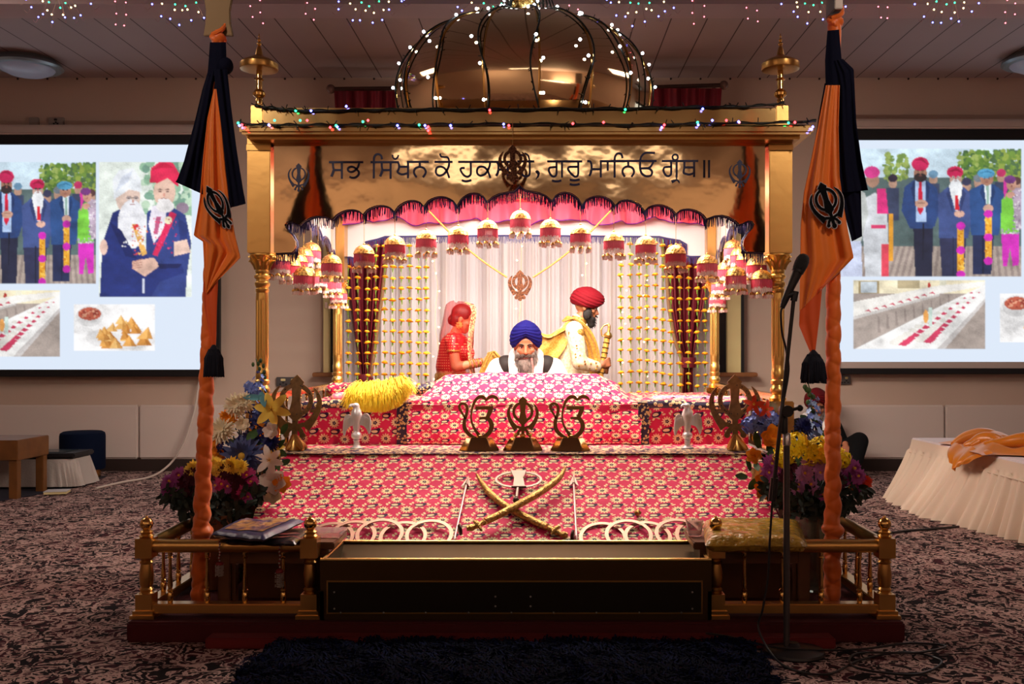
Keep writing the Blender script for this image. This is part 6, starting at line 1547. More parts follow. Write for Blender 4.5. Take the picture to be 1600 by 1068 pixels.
def leaves(items, par, mt, g, name='leaf'):
    for (c, n, L, w) in items:
        m = MB(); M3 = frame(n); petal(m, Vector(c), M3, g.uniform(0,6.28), L, w, g.uniform(.1,.5), g.uniform(-.1,.3), n=6); m.build(name, mt, par)
def at(px, py, Y): return W(px, py, Y)
FN = lambda g: (g.uniform(-.35,.35), -1, g.uniform(.0,.5))
g = random.Random(77)
# --- left tall arrangement in a wooden box
Y = 5.02
t = thing('flower_arrangement', 'tall arrangement of blue, cream and yellow flowers left of the platform', 'flower arrangement', W(405,880,5.05))
x0, x1 = -1.66, -1.475
for k in range(4): MB().box(x0+.0, x1-.0, 4.98, 5.15, .09+.115*k, .09+.115*k+.112).build('planter_board', M_woodp if k % 2 else M_woodd, t, bevel=.004)
m = MB()
for k in range(26): b0 = W(g.uniform(392,422), 795, 5.07); e = W(g.uniform(360,440), g.uniform(630,760), g.uniform(5.04,5.12)); m.tube(catmull([b0, b0.lerp(e,.6)+Vector((g.uniform(-.02,.02),0,.03)), e], 4), .004, 5)
m.build('stems', M_leafd, t)
for (px, py, L, r, col) in ((402,628,.17,.045,'blue'),(394,650,.15,.045,'blue'),(408,665,.14,.05,'dblue'),(386,672,.12,.045,'navy')): spike(at(px,py,Y+.03), (g.uniform(-.15,.15),-.15,1), L, r, col, t, g)
puff(at(408,650,Y), .06, 'dblue', t, g, 34, .02); puff(at(388,690,Y), .06, 'navy', t, g, 36, .018); puff(at(412,680,Y), .05, 'navy', t, g, 26, .018); puff(at(352,698,Y), .05, 'navy', t, g, 26, .017); puff(at(402,612,Y+.02), .05, 'blue', t, g, 26, .018); puff(at(392,604,Y+.03), .035, 'blue', t, g, 18, .016)
for (px, py, r) in ((369,633,.075),(382,628,.06),(347,672,.082)): mum(at(px,py,Y-.05), FN(g), r, 'cream', t, g, 5, .14)
for (px, py, r) in ((357,652,.055),(334,690,.05),(340,706,.045),(345,712,.04)): mum(at(px,py,Y-.02), FN(g), r, 'orange', t, g, 5, .2)
mum(at(380,713,Y-.08), (0,-1,.2), .125, 'slate', t, g, 4, .16, heart=True)
mum(at(423,691,Y-.06), (.1,-1,.2), .05, 'navy', t, g, 4, .2)
lily(at(424,640,Y-.05), (.3,-1,.15), .105, 'yellow', t, g); lily(at(421,719,Y-.08), (.2,-1,.2), .085, 'white', t, g); lily(at(431,700,Y-.04), (.5,-1,.3), .05, 'yellow', t, g, 5)
for (px, py, r, c_) in ((427,752,.065,'white'),(398,770,.075,'white'),(426,772,.05,'cream'),(440,755,.045,'orange'),(424,672,.04,'white'),(379,662,.035,'cream')): rose(at(px,py,Y-.07), FN(g), r, c_, t, g)
leaves([(at(408,612,Y-.03), (0,-1,.3), .10, .035), (at(414,622,Y-.04), (0,-1,.5), .11, .035)], t, FM['teal'], g)
leaves([(at(px,py,Y-.03), (g.uniform(-.6,.6),-1,g.uniform(0,.6)), g.uniform(.05,.09), g.uniform(.03,.05)) for px, py in ((440,678),(434,700),(448,712),(436,735),(392,792),(380,785),(395,655),(416,660),(370,690),(365,715),(440,725),(430,662),(400,735),(385,745),(410,745),(420,735),(312,711),(404,672),(398,690))], t, M_leaf, g)
m = MB(); P = catmull([W(408,640,Y+.05), W(410,600,Y+.05), W(404,575,Y+.05), W(400,560,Y+.05)], 6); m.tube(P, .0025, 5)
for k in range(12): p = P[4+k % (len(P)-5)]; m.ball(p + Vector((g.uniform(-.03,.03), 0, g.uniform(-.01,.02))), (.009,.006,.013), 6, 4)
m.build('sprig', M_leaf, t)
# --- left bouquet in a pot
def bouquet(px0, px1, pyc, Y, lab, vase, seed, items, foliage):
    g = random.Random(seed); cx = (px0+px1)/2; t = thing('flower_bouquet', lab, 'bouquet', W(cx, 900, Y))
    c = Vector((X_(cx,Y), Y, 0)); vz = .09
    m = MB(); m.lathe(c, [(0,vz),(.055,vz),(.06,vz+.02),(.07,vz+.20),(.10,vz+.36),(.105,vz+.37),(.098,vz+.37),(.066,vz+.2),(.05,vz+.03)], 28, rfn=lambda a, z: 1+.02*math.sin(a*14)); m.build('vase', vase, t)
    m = MB()
    for k in range(60):
        b0 = c + Vector((g.uniform(-.04,.04), g.uniform(-.04,.04), vz+.1)); e = W(g.uniform(px0+8,px1-8), g.uniform(pyc-20,pyc+40), Y+g.uniform(-.10,.12)); m.tube(catmull([b0, c+Vector((0,0,vz+.38))+ (e-b0)*.12, e], 4), .0035, 5)
    m.build('stems', M_leafd, t)
    m = MB()
    for k in range(foliage):
        u = g.random(); p = W(lerp(px0,px1,u)+g.uniform(-6,6), pyc + 8 + 62*g.random()*math.sin(PI*min(.95,max(.05,u)))**.5, Y + g.uniform(-.12,.14)); M3 = frame((g.uniform(-1,1), -1, g.uniform(-.2,1))); petal(m, p, M3, g.uniform(0,6.28), g.uniform(.03,.06), g.uniform(.016,.028), g.uniform(-.2,.5), .2, n=4)
    o = m.build('foliage', M_leafd, t); o['kind'] = 'stuff'
    for (px, py, r, col, kind) in items:
        p = W(px, py, Y - .10 + .03*g.random())
        if kind == 'd': mum(p, FN(g), r, col, t, g, 2, .26, heart=True)
        elif kind == 'm': mum(p, FN(g), r, col, t, g, 5, .22)
        elif kind == 'p': puff(p, r, col, t, g, 46, .018)
    return t
bouquet(258, 404, 752, 4.78, 'bouquet of purple and maroon daisies in a pot behind the left flagpole', mat('pot_brown', srgb(120,86,56), .5, bump=(30,.4)), 5,
  [(265,752,.045,'purple','d'),(280,742,.045,'purple','d'),(276,764,.042,'lilac','d'),(262,766,.036,'purple','d'),(290,752,.05,'maroon','m'),(300,742,.052,'maroon','m'),(298,764,.05,'maroon','m'),(334,740,.042,'purple','d'),(346,756,.042,'magenta','d'),(336,758,.038,'lilac','d'),(356,760,.04,'purple','d'),(366,742,.05,'maroon','m'),(352,734,.05,'maroon','m'),(376,756,.05,'maroon','m'),(386,742,.045,'magenta','d'),(393,752,.04,'magenta','d'),(381,768,.038,'magenta','d'),(388,776,.034,'purple','d'),(372,770,.042,'maroon','m'),(304,733,.055,'yellow','m'),(298,738,.04,'yellow','m'),(334,728,.055,'yellow','m'),(346,730,.045,'yellow','m'),(362,727,.05,'yellow','m'),(374,729,.045,'yellow','m'),(320,744,.05,'maroon','m')], 520)
bouquet(1196, 1352, 742, 4.74, 'bouquet of bright yellow chrysanthemums and lilac daisies in a glass vase by the right flagpole', mat('vase_glass', (.6,.7,.6,1), .08, trans=.85), 6,
  [(1232,703,.07,'byellow','p'),(1246,694,.06,'byellow','p'),(1262,708,.06,'byellow','p'),(1280,702,.065,'byellow','p'),(1294,708,.06,'byellow','p'),(1312,716,.05,'byellow','p'),(1222,716,.045,'byellow','p'),(1264,722,.042,'lilac','d'),(1281,723,.036,'lilac','d'),(1257,739,.05,'lilac','d'),(1282,738,.042,'lilac','d'),(1266,757,.05,'lilac','d'),(1248,757,.042,'lilac','d'),(1246,764,.035,'lilac','d'),(1286,772,.035,'purple','d'),(1206,724,.05,'purple','d'),(1202,738,.045,'purple','d'),(1214,736,.045,'purple','d'),(1234,728,.045,'maroon','m'),(1228,744,.045,'maroon','m'),(1300,740,.05,'maroon','m'),(1310,752,.05,'maroon','m'),(1322,724,.05,'purple','d'),(1334,731,.05,'purple','d'),(1341,744,.046,'purple','d'),(1328,744,.046,'purple','d'),(1344,757,.036,'purple','d'),(1335,760,.03,'orange','d'),(1296,722,.04,'purple','d'),(1305,728,.04,'lilac','d'),(1352,752,.04,'red','m')], 560)
# --- right tall arrangement
Y = 5.02
t = thing('flower_arrangement', 'tall arrangement of blue, orange and red flowers right of the platform', 'flower arrangement', W(1235,880,5.05))
x0, x1 = 1.262, 1.44
for k in range(4): MB().box(x0, x1, 4.98, 5.15, .09+.115*k, .09+.115*k+.112).build('planter_board', M_woodd if k % 2 else M_woodp, t, bevel=.004)
m = MB()
for k in range(26): b0 = W(g.uniform(1225,1255), 795, 5.07); e = W(g.uniform(1180,1285), g.uniform(630,760), g.uniform(5.04,5.12)); m.tube(catmull([b0, b0.lerp(e,.6)+Vector((g.uniform(-.02,.02),0,.03)), e], 4), .004, 5)
m.build('stems', M_leafd, t)
lily(at(1178,632,Y-.03), (-.2,-1,.2), .06, 'red', t, g, 5); lily(at(1196,640,Y-.03), (.3,-1,.2), .055, 'red', t, g, 5)
for (px, py) in ((1184,652),(1172,664),(1196,664),(1188,672),(1204,654)): puff(at(px,py,Y), .04, 'blue', t, g, 16, .026)
puff(at(1186,660,Y+.02), .05, 'dblue', t, g, 20, .022)
rose(at(1207,682,Y-.06), (0,-1,.2), .06, 'orange', t, g); rose(at(1197,752,Y-.06), (-.2,-1,.2), .055, 'orange', t, g); rose(at(1194,764,Y-.05), (-.2,-1,.1), .05, 'orange', t, g); rose(at(1178,712,Y-.02), (-.3,-1,.2), .04, 'orange', t, g); rose(at(1187,740,Y), (-.3,-1,.1), .045, 'cream', t, g)
spike(at(1268,680,Y-.06), (.03,-.15,1), .20, .05, 'lblue', t, g); spike(at(1270,666,Y-.02), (.0,-.15,1), .18, .045, 'blue', t, g); spike(at(1258,690,Y-.02), (-.1,-.15,1), .12, .05, 'lblue', t, g)
mum(at(1258,666,Y-.09), (0,-1,.3), .055, 'navy', t, g, 4, .2); puff(at(1240,690,Y), .045, 'dblue', t, g, 22, .018); puff(at(1276,694,Y), .04, 'dblue', t, g, 18, .018)
m = MB(); P = catmull([W(1268,640,Y-.05), W(1266,612,Y-.05), W(1262,596,Y-.05)], 6); m.tube(P, .003, 5)
for k in range(10): p = P[k % len(P)]; m.ball(p + Vector((g.uniform(-.028,.028), 0, g.uniform(-.01,.01))), (.013,.010,.015), 6, 4)
m.build('bud_sprig', M_leaf, t)
leaves([(at(px,py,Y-.03), (g.uniform(-.6,.6),-1,g.uniform(0,.6)), g.uniform(.05,.10), g.uniform(.03,.045)) for px, py in ((1180,722),(1172,735),(1186,700),(1200,705),(1245,675),(1282,660),(1285,688),(1278,700),(1210,700),(1184,748),(1216,752),(1230,700),(1250,705),(1280,676),(1168,745),(1250,650))], t, M_leaf, g)
# ================================================================ people
M_skin = mat('skin_warm', srgb(178,112,80), .5, sub=.08); M_skin2 = mat('skin_light', srgb(204,122,86), .5, sub=.08); M_skin3 = mat('skin_brown', srgb(158,98,66), .5, sub=.08)
M_hair = mat('hair_black', srgb(26,16,14), .5); M_beardg = mat('beard_grey', srgb(150,140,134), .7, var=(22,.45,srgb(70,60,56))); M_moust = mat('moustache_dark', srgb(84,72,66), .7); M_beardb = mat('beard_black', srgb(22,16,16), .7)
M_eyew = mat('eye_white', srgb(230,222,214), .3); M_iris = mat('iris_dark', srgb(30,18,14), .15); M_lip = mat('lip', srgb(168,88,78), .45)
M_tblue = mat('turban_blue', srgb(17,16,98), .8, spec=.2); M_tred = mat('turban_red', srgb(106,6,20), .8, spec=.2); M_tmar = mat('turban_maroon', srgb(96,14,22), .8, spec=.2)
M_kurta = mat('white_cotton', srgb(240,234,230), .8, bump=(16,.35,3,.01)); M_vest = mat('black_vest', srgb(34,28,28), .7); M_scarf = mat('white_scarf', srgb(246,242,240), .8, bump=(20,.4,3,.008))
M_sherw = mat('cream_brocade', srgb(238,222,196), .6, bump=(60,.5,3,.003), var=(38,.2,srgb(214,186,140)))
M_shawl = mat('gold_shawl', srgb(186,132,36), .45, .15, sheen=.3, bump=(12,.3,3,.01), var=(70,.3,srgb(216,170,80)))
M_embro = mat('gold_thread', srgb(206,160,80), .4, .5, bump=(120,1.0,3,.006), var=(60,.5,srgb(150,90,40)))
M_blouse, nt, b = new_mat('red_blouse')
x, y, z, tc = uvsep(nt, True)
dots = ((((x+y)/.024).frac()-.5)*(((x+y)/.024).frac()-.5) + (((z)/.024).frac()-.5)*(((z)/.024).frac()-.5)).lt(.035)
nt.links.new(cmix(nt, dots, srgb(190,16,30), srgb(240,190,130)), b.inputs['Base Color']); b.inputs['Roughness'].default_value = .5
M_veil, nt, b = new_mat('red_veil')
b.inputs['Base Color'].default_value = srgb(150,3,8); b.inputs['Roughness'].default_value = .7; b.inputs['Specular IOR Level'].default_value = .1; b.inputs['Alpha'].default_value = .38
M_vborder = mat('veil_border', srgb(196,30,34), .5, bump=(120,.8,3,.004), var=(70,.5,srgb(232,196,140))); M_skirt = mat('red_skirt', srgb(196,40,46), .6, var=(40,.4,srgb(226,150,110)))
def blob(name, prims, m, parent, voxel=.008, sm=4, M=None, fac=.5):
    mb = MB()
    for p in prims:
        if p[0] == 'c':
            a, b_, r0, r1 = Vector(p[1]), Vector(p[2]), p[3], p[4]
            mb.ball(a, r0, 14, 10); mb.ball(b_, r1, 14, 10); mb.tube([a, b_], [r0, r1], 14)
        else:
            mb.ball(p[1], p[2], 18, 12, 0, p[3] if len(p) > 3 else None)
    if M is not None: mb.v = [tuple(M @ Vector(v)) for v in mb.v]
    o = mb.build(name, m); md = o.modifiers.new('r', 'REMESH'); md.mode = 'VOXEL'; md.voxel_size = voxel
    ms = o.modifiers.new('s', 'SMOOTH'); ms.factor = fac; ms.iterations = sm
    dg = bpy.context.evaluated_depsgraph_get(); me = bpy.data.meshes.new_from_object(o.evaluated_get(dg)); old = o.data
    o.modifiers.clear(); o.data = me; bpy.data.meshes.remove(old); me.name = name
    if not me.materials: me.materials.append(m)
    me.polygons.foreach_set('use_smooth', [True]*len(me.polygons))
    o.parent = parent; return o
def chain(pts, rs): return [('c', pts[i], pts[i+1], rs[i], rs[i+1]) for i in range(len(pts)-1)]
def rotz(a): return Matrix.Rotation(a, 4, 'Z')
def head_M(c, pitch=0, yaw=0, s=1.0): return Matrix.Translation(Vector(c)) @ Matrix.Rotation(yaw, 4, 'Z') @ Matrix.Rotation(pitch, 4, 'X') @ Matrix.Scale(s, 4)
def head_prims(H, female=False):
    P = [('e',(0,.012,.035),(.076,.094,.098)), ('e',(0,-.034,-.035),(.060,.064,.080)), ('e',(0,-.058,-.092),(.034,.030,.026)), ('e',(0,-.066,.050),(.056,.030,.030)),
         ('c',(0,-.092,.012),(0,-.116,-.030),.010,.0145), ('e',(.011,-.106,-.034),(.010,.011,.009)), ('e',(-.011,-.106,-.034),(.010,.011,.009)),
         ('c',(-.042,-.080,.026),(-.012,-.090,.022),.011,.011), ('c',(.042,-.080,.026),(.012,-.090,.022),.011,.011),
         ('e',(.040,-.066,-.018),(.026,.026,.024)), ('e',(-.040,-.066,-.018),(.026,.026,.024)), ('e',(.080,.010,-.006),(.010,.020,.032)), ('e',(-.080,.010,-.006),(.010,.020,.032)),
         ('c',(-.018,-.096,-.062),(.018,-.096,-.062),.0085,.0085), ('c',(-.014,-.094,-.074),(.014,-.094,-.074),.008,.008), ('c',(-.03,-.083,.000),(.03,-.083,.000),.006,.006)]
    s = H.to_scale()[0]; q = H.to_quaternion().to_matrix(); out = []
    for p in P:
        if p[0] == 'c': out.append(('c', H @ Vector(p[1]), H @ Vector(p[2]), p[3]*s, p[4]*s))
        else: out.append(('e', H @ Vector(p[1]), tuple(k*s for k in p[2]), q))
    return out
def face_bits(H, par, beard=False, brow=None):
    q = H.to_quaternion().to_matrix(); s = H.to_scale()[0]
    for sx in (-1, 1):
        m = MB(); m.ball(H @ Vector((sx*.031,-.0845,.004)), (.0125*s,.0095*s,.0072*s), 14, 10, 0, q); e = m.build('eye', M_eyew, par)
        m = MB(); m.ball(H @ Vector((sx*.031,-.0925,.004)), (.0056*s,.0028*s,.0056*s), 12, 8, 0, q); m.build('iris', M_iris, e)
        m = MB(); m.tube(catmull([H @ Vector((sx*.012,-.099,.020)), H @ Vector((sx*.030,-.098,.027)), H @ Vector((sx*.050,-.084,.022))], 4), [.003*s,.005*s,.006*s,.006*s,.006*s,.005*s,.004*s,.003*s,.002*s], 6); m.build('eyebrow', brow or M_hair, par)
        m = MB(); m.tube(catmull([H @ Vector((sx*.018,-.093,.008)), H @ Vector((sx*.031,-.097,.013)), H @ Vector((sx*.045,-.088,.008))], 4), .0028*s, 6); m.build('eyelid', brow or M_hair, par)
    m = MB(); m.ball(H @ Vector((0,-.103,-.069)), (.020*s,.006*s,.006*s), 14, 8, 0, q); m.build('lips', M_lip, par)
def turban(H, par, mt, rx, ry, h, z0=.03, peak=.05, tilt=0.0, nf=9, slant=1.3, back=0.0):
    def fn(u, v):
        a = u*2*PI; fr = abs(((u-.75+.5) % 1)-.5)*2  # 0 at the front
        lift = peak*max(0, 1-fr/.30) ; zb = z0 + lift - .035*min(1, fr/.5)
        prof = [(0,.80),(.08,.90),(.2,.985),(.35,1.0),(.5,.97),(.65,.88),(.78,.72),(.88,.52),(.96,.26),(1,0.0)]
        r = interp(v, [p[0] for p in prof], [p[1] for p in prof]); z = lerp(zb, z0+h, v**1.05)
        ph = v*nf + slant*(1-abs(fr)*1.0)*2.2*(1 if u > .75 or u < .25 else 1)
        fold = abs(math.sin(ph*PI))**.6
        k = 1 + .050*(fold-.6)*min(1, (1-v)*4) + .012*mnoise.noise(Vector((a*2, v*6, h*9)))
        p = Vector((rx*r*k*math.cos(a), ry*r*k*math.sin(a) + .008 + back*v, z))
        return H @ (Matrix.Rotation(tilt, 4, 'X') @ p)
    m = MB(); m.grid(fn, 96, 72, closeu=True); return m.build('turban', mt, par)
def hand_prims(wrist, d, palm, up, curl=.9, s=1.0, thumb=1):
    """palm and five separate bent fingers; d: along the hand, palm: palm normal, up: towards the thumb side"""
    w = Vector(wrist); d = Vector(d).normalized(); n = Vector(palm).normalized(); u = Vector(up).normalized(); P = []
    k = w + d*.085*s
    for j in range(4):
        o = u*(.030-.020*j)*s; P.append(('c', w + d*.02*s + o*.6, k + o, .013*s, .012*s))
        L = (.040,.045,.042,.033)[j]*s; a = curl*(.8+.1*j); p0 = k + o; r = .0088*s
        for q in range(3):
            dd = d*math.cos(a) + n*math.sin(a); p1 = p0 + dd*L*(1,.65,.5)[q]; P.append(('c', p0, p1, r, r*.92)); p0 = p1; a += curl*.85; r *= .93
    t0 = w + d*.025*s + u*.028*s; t1 = t0 + (d*.5+u*.6+n*.5).normalized()*.038*s; t2 = t1 + (d*.6+n*.8-u*.05).normalized()*.032*s
    P += [('c', t0, t1, .013*s, .011*s), ('c', t1, t2, .0105*s, .009*s), ('c', w - d*.01, w + d*.03*s, .024*s, .026*s)]
    return P
def beard(H, par, mt, ells, strands=0, down=(0,-.3,-1), ln=.05, name='beard', seed=1, voxel=.006):
    s = H.to_scale()[0]; q = H.to_quaternion().to_matrix()
    o = blob(name, [('e', H @ Vector(c), tuple(k*s for k in r), q) for c, r in ells], mt, par, voxel, 3)
    if strands:
        m = MB(); g = random.Random(seed); vs = o.data.vertices; N_ = len(vs)
        for k in range(strands):
            v = vs[g.randrange(N_)].co; 
            nn = vs[g.randrange(N_)].normal
            d = (Vector(down) + Vector((g.uniform(-.35,.35), g.uniform(-.3,.1), 0))).normalized(); L = ln*g.uniform(.5,1.3)
            m.tube([v, v + d*L*.5 + Vector((0,-.006,0)), v + d*L], [.0016,.0014,.0005], 4)
        m.build('beard_hair', mt, o)
    return o
# ---------------------------------------------------------------- the reader behind the book
t = thing('person', 'seated bearded man in blue turban, white shirt and black vest behind the heaped cloth', 'person', (0,0,0))
H = head_M((0,-.10,.570), math.radians(8), 0, 1.0)
body = head_prims(H) + chain([(0,-.03,.42),(0,-.07,.55)], [.058,.052])
body += chain([(0,.06,.10),(0,.04,.28),(0,-.01,.40)], [.15,.15,.12]) + [('c',(-.16,-.02,.42),(.16,-.02,.42),.06,.06)]
for sx in (-1, 1):
    body += chain([(sx*.21,-.01,.40),(sx*.29,-.10,.17),(sx*.17,-.33,.16)], [.055,.045,.034]) + hand_prims((sx*.16,-.36,.16), (-sx*.25,-1,-.1), (0,0,-1), (-sx,0,0), .35)
    body += chain([(sx*.10,.04,.05),(sx*.36,-.22,.05),(-sx*.05,-.36,.02)], [.09,.07,.05]) + [('e',(-sx*.11,-.37,.04),(.09,.04,.035))]
blob('body', body, M_skin, t, .0075, 2)
face_bits(H, t)
turban(H, t, M_tblue, .118, .128, .172, .022, .050, math.radians(-4), 7, 1.25)
sh = chain([(0,.06,.10),(0,.04,.28),(0,-.01,.40)], [.17,.172,.135]) + [('c',(-.17,-.02,.415),(.17,-.02,.415),.075,.075)]
for sx in (-1, 1): sh += chain([(sx*.20,-.01,.405),(sx*.305,-.10,.18),(sx*.20,-.27,.16)], [.085,.088,.06])
sh += chain([(.10,.04,.08),(.36,-.20,.09)], [.11,.10]) + chain([(-.10,.04,.08),(-.36,-.20,.09)], [.11,.10])
blob('shirt', sh, M_kurta, t, .012, 4)
ve = chain([(0,.05,.12),(0,.03,.28),(0,-.015,.40)], [.184,.186,.15]) + [('c',(-.145,-.02,.425),(.145,-.02,.425),.085,.085)]
blob('vest', ve, M_vest, t, .012, 4)
m = MB()
for sx in (-1, 1):
    P = catmull([Vector((sx*.02,.075,.50)), Vector((sx*.085,.03,.525)), Vector((sx*.095,-.08,.47)), Vector((sx*.085,-.155,.40)), Vector((sx*.080,-.205,.30)), Vector((sx*.08,-.215,.16))], 6)
    n = len(P); fl = [lerp(.03,.045,k/n) for k in range(n)]; m.tube(P, fl, 10)
m.build('scarf', M_scarf, t)
beard(H, t, M_beardg, [((0,-.072,-.098),(.062,.042,.045)),((.056,-.040,-.058),(.022,.045,.05)),((-.056,-.040,-.058),(.022,.045,.05)),((0,-.085,-.155),(.060,.038,.065)),((0,-.088,-.215),(.046,.030,.075))], 900, (0,-.2,-1), .075, seed=4)
beard(H, t, M_moust, [((.020,-.106,-.050),(.022,.011,.009)),((-.020,-.106,-.050),(.022,.011,.009)),((.044,-.092,-.056),(.014,.012,.010)),((-.044,-.092,-.056),(.014,.012,.010)),((.06,-.082,-.052),(.009,.009,.008)),((-.06,-.082,-.052),(.009,.009,.008))], 260, (0,-.2,-.7), .02, 'moustache', 5, .004)
t.location = (X_(822,7.02), 7.06, .732)
m2 = thing('reading_microphone', 'slim silver microphone on a thin stem in front of the bearded man', 'microphone', W(833,588,6.72))
MB().tube(catmull([W(833,596,6.75), W(833,578,6.72), W(832,566,6.70)], 5), .006, 10).build('stem', M_mchr, m2); MB().tube([W(832,568,6.70), W(831,559,6.69)], [.011,.009], 12).build('capsule', M_mchr, m2)
MB().lathe(W(833,598,6.76)-Vector((0,0,.06)), [(.04,0),(.04,.012),(.01,.02),(.008,.08)], 16).build('mic_foot', M_mblk, m2)
# ---------------------------------------------------------------- the groom
t = thing('person', 'standing man in profile in red turban and cream coat with gold shawl, holding a sword', 'person', (0,0,0))
H = head_M((0,-.095,1.655), math.radians(14), 0, 1.0)
body = head_prims(H) + chain([(0,.0,1.49),(0,-.06,1.575)], [.060,.055])
body += chain([(0,.03,.95),(0,.04,1.18),(0,.01,1.38)], [.15,.14,.14]) + [('c',(-.16,.01,1.45),(.16,.01,1.45),.065,.065)]
wr_ = Vector((-.20,-.195,1.135)); wl_ = Vector((-.06,-.19,1.10))
body += chain([(-.20,.01,1.44),(-.265,-.03,1.17),tuple(wr_)], [.058,.047,.034]) + chain([(.20,.01,1.44),(.22,-.03,1.18),tuple(wl_)], [.058,.047,.034])
body += hand_prims(wr_ + Vector((0,-.01,.005)), (.12,-1,.42), (.85,.15,-.2), (0,.35,1), 1.05, 1.05)
body += hand_prims(wl_ + Vector((-.01,-.01,0)), (-.45,-1,.1), (-.75,.3,0), (0,.1,1), 1.05, 1.0)
for sx in (-1, 1): body += chain([(sx*.10,.03,.92),(sx*.11,.02,.50),(sx*.11,.05,.09)], [.10,.065,.045]) + [('e',(sx*.11,-.04,.045),(.045,.13,.045))]
blob('body', body, M_skin3, t, .0075, 2)
face_bits(H, t)
turban(H, t, M_tred, .118, .150, .158, .030, .030, math.radians(4), 6, 1.1, .0)
beard(H, t, M_beardb, [((0,-.070,-.096),(.050,.046,.045)),((.060,-.025,-.052),(.020,.040,.055)),((-.060,-.025,-.052),(.020,.040,.055)),((0,-.082,-.13),(.038,.036,.035)),((.0,-.106,-.052),(.036,.010,.008))], 260, (0,-.3,-1), .02, seed=8)
co = chain([(0,.03,.50),(0,.03,.80),(0,.035,1.0),(0,.03,1.2),(0,.01,1.38)], [.235,.20,.172,.165,.158]) + [('c',(-.16,.01,1.45),(.16,.01,1.45),.082,.082), ('c',(0,-.01,1.50),(0,-.03,1.54),.07,.066)]
co += chain([(-.20,.01,1.445),(-.268,-.03,1.17),(-.215,-.175,1.135)], [.080,.066,.050]) + chain([(.20,.01,1.445),(.222,-.03,1.18),(-.03,-.17,1.105)], [.080,.066,.050])
blob('coat', co, M_sherw, t, .011, 4)
m = MB(); m.lathe((0,-.035,1.535), [(.070,-.02),(.071,.01),(.066,.035),(.062,.035)], 26, ax=Matrix.Rotation(.25,3,'X')); m.build('embroidered_collar', M_embro, t)
m = MB(); m.ball((-.240,.0,1.42), (.042,.072,.060), 18, 12, 0, None, lambda d: 1+.03*math.sin(d.x*9+d.y*7)); m.build('shoulder_embroidery', M_embro, t)
m = MB(); g = random.Random(3)
for k in range(26):
    a = g.random(); p = Vector((-.20,.01,1.40)).lerp(Vector((-.268,-.03,1.17)), a) if k < 12 else Vector((-.268,-.03,1.17)).lerp(Vector((-.215,-.175,1.135)), a); th_ = g.uniform(1.6, 3.6); m.ball(p + Vector((math.cos(th_)*.07, math.sin(th_)*.045, g.uniform(-.03,.03))), (.010,.010,.010), 6, 4)
m.build('sleeve_sprigs', M_embro, t)
for sx in (-1, 1): blob('trousers', chain([(sx*.10,.03,.86),(sx*.11,.02,.50),(sx*.11,.05,.10)], [.115,.08,.055]), M_kurta, t, .012, 3)
for sx in (-1, 1):
    m = MB(); m.ball((sx*.11,-.04,.035), (.052,.14,.04), 16, 10); m.build('shoe', M_embro, t)
# shawl: front fall and the collar roll; a ribbon over the near shoulder
def ribbon(pts, wds, nrmf, th=.006, name='shawl', mt=M_shawl, par=None, n=8, nu=14, rip=.006):
    P = catmull(pts, n); Wd = [q.x for q in catmull([(w,0,0) for w in wds], n)]; D = catmull(nrmf, n)
    m = MB(); N_ = len(P)
    def fn(u, v):
        s = v*(N_-1); i = min(int(s), N_-2); f = s-i; p = P[i].lerp(P[i+1], f); w = lerp(Wd[i], Wd[i+1], f); d = D[i].lerp(D[i+1], f).normalized()
        tdir = (P[i+1]-P[i]).normalized(); nn = tdir.cross(d).normalized()
        return p + d*w*(u-.5) + nn*rip*math.sin(u*13+v*6)
    m.grid(fn, nu, N_*2); return m.build(name, mt, par, solid=th)
ribbon([(-.07,.10,1.53),(-.13,.03,1.560),(-.155,-.06,1.50),(-.165,-.125,1.38),(-.15,-.165,1.24),(-.15,-.175,1.08),(-.15,-.18,.90)], [.10,.13,.12,.11,.12,.12,.12], [(1,.3,0),(.9,.5,.2),(.8,.55,.2),(.6,.8,0),(.6,.8,0),(.6,.8,0),(.6,.8,0)], par=t, name='shawl_front')
ribbon([(.05,.10,1.54),(.11,.02,1.56),(.12,-.08,1.47),(.12,-.15,1.30),(.12,-.165,1.05),(.12,-.175,.85)], [.10,.12,.11,.11,.11,.11], [(1,-.3,0),(.9,-.4,.2),(.8,-.5,.2),(.8,-.4,0),(.8,-.4,0),(.8,-.4,0)], par=t, name='shawl_front')
t.location = (.285, 8.5, 0); t.rotation_euler = (0,0,PI/2)
GR = Matrix.Translation(Vector((.285,8.5,0))) @ rotz(PI/2)
# sword in his hands
t = thing('sword', 'upright sword with gold hilt and banded sheath held by the man in the red turban', 'sword', W(944,560,8.28))
YS = 8.33
a, b_ = W(949,527,YS), W(936,600,YS-.02)
m = MB(); P = [b_ + (b_-a)*.9, b_, a]; m.tube([P[0],P[1],P[2]], [.022,.026,.026], 14); m.build('sheath', M_shawl, t)
m = MB(); n = 16
for k in range(n):
    p = a.lerp(b_ + (b_-a)*.7, k/n); d = (b_-a).normalized(); m.tube([p, p+d*.008], [.029,.029], 14)
m.build('sheath_bands', mat('sheath_band_dark', srgb(70,44,16), .35, .6), t)
m = MB(); h0 = W(949,527,YS); m.tube([h0, h0+Vector((.006,0,.02)), h0+Vector((.010,0,.045))], [.034,.040,.022], 14); m.tube(catmull([h0+Vector((.01,0,.04)), h0+Vector((.016,0,.09)), h0+Vector((.004,0,.115)), h0+Vector((-.03,0,.105))], 5), [.013]*8+[.011]*8, 10)
m.tube(catmull([h0+Vector((-.03,0,.105)), h0+Vector((-.052,0,.07)), h0+Vector((-.048,0,.02)), h0+Vector((-.035,0,.01))], 5), .006, 8); m.build('hilt', M_goldc, t)
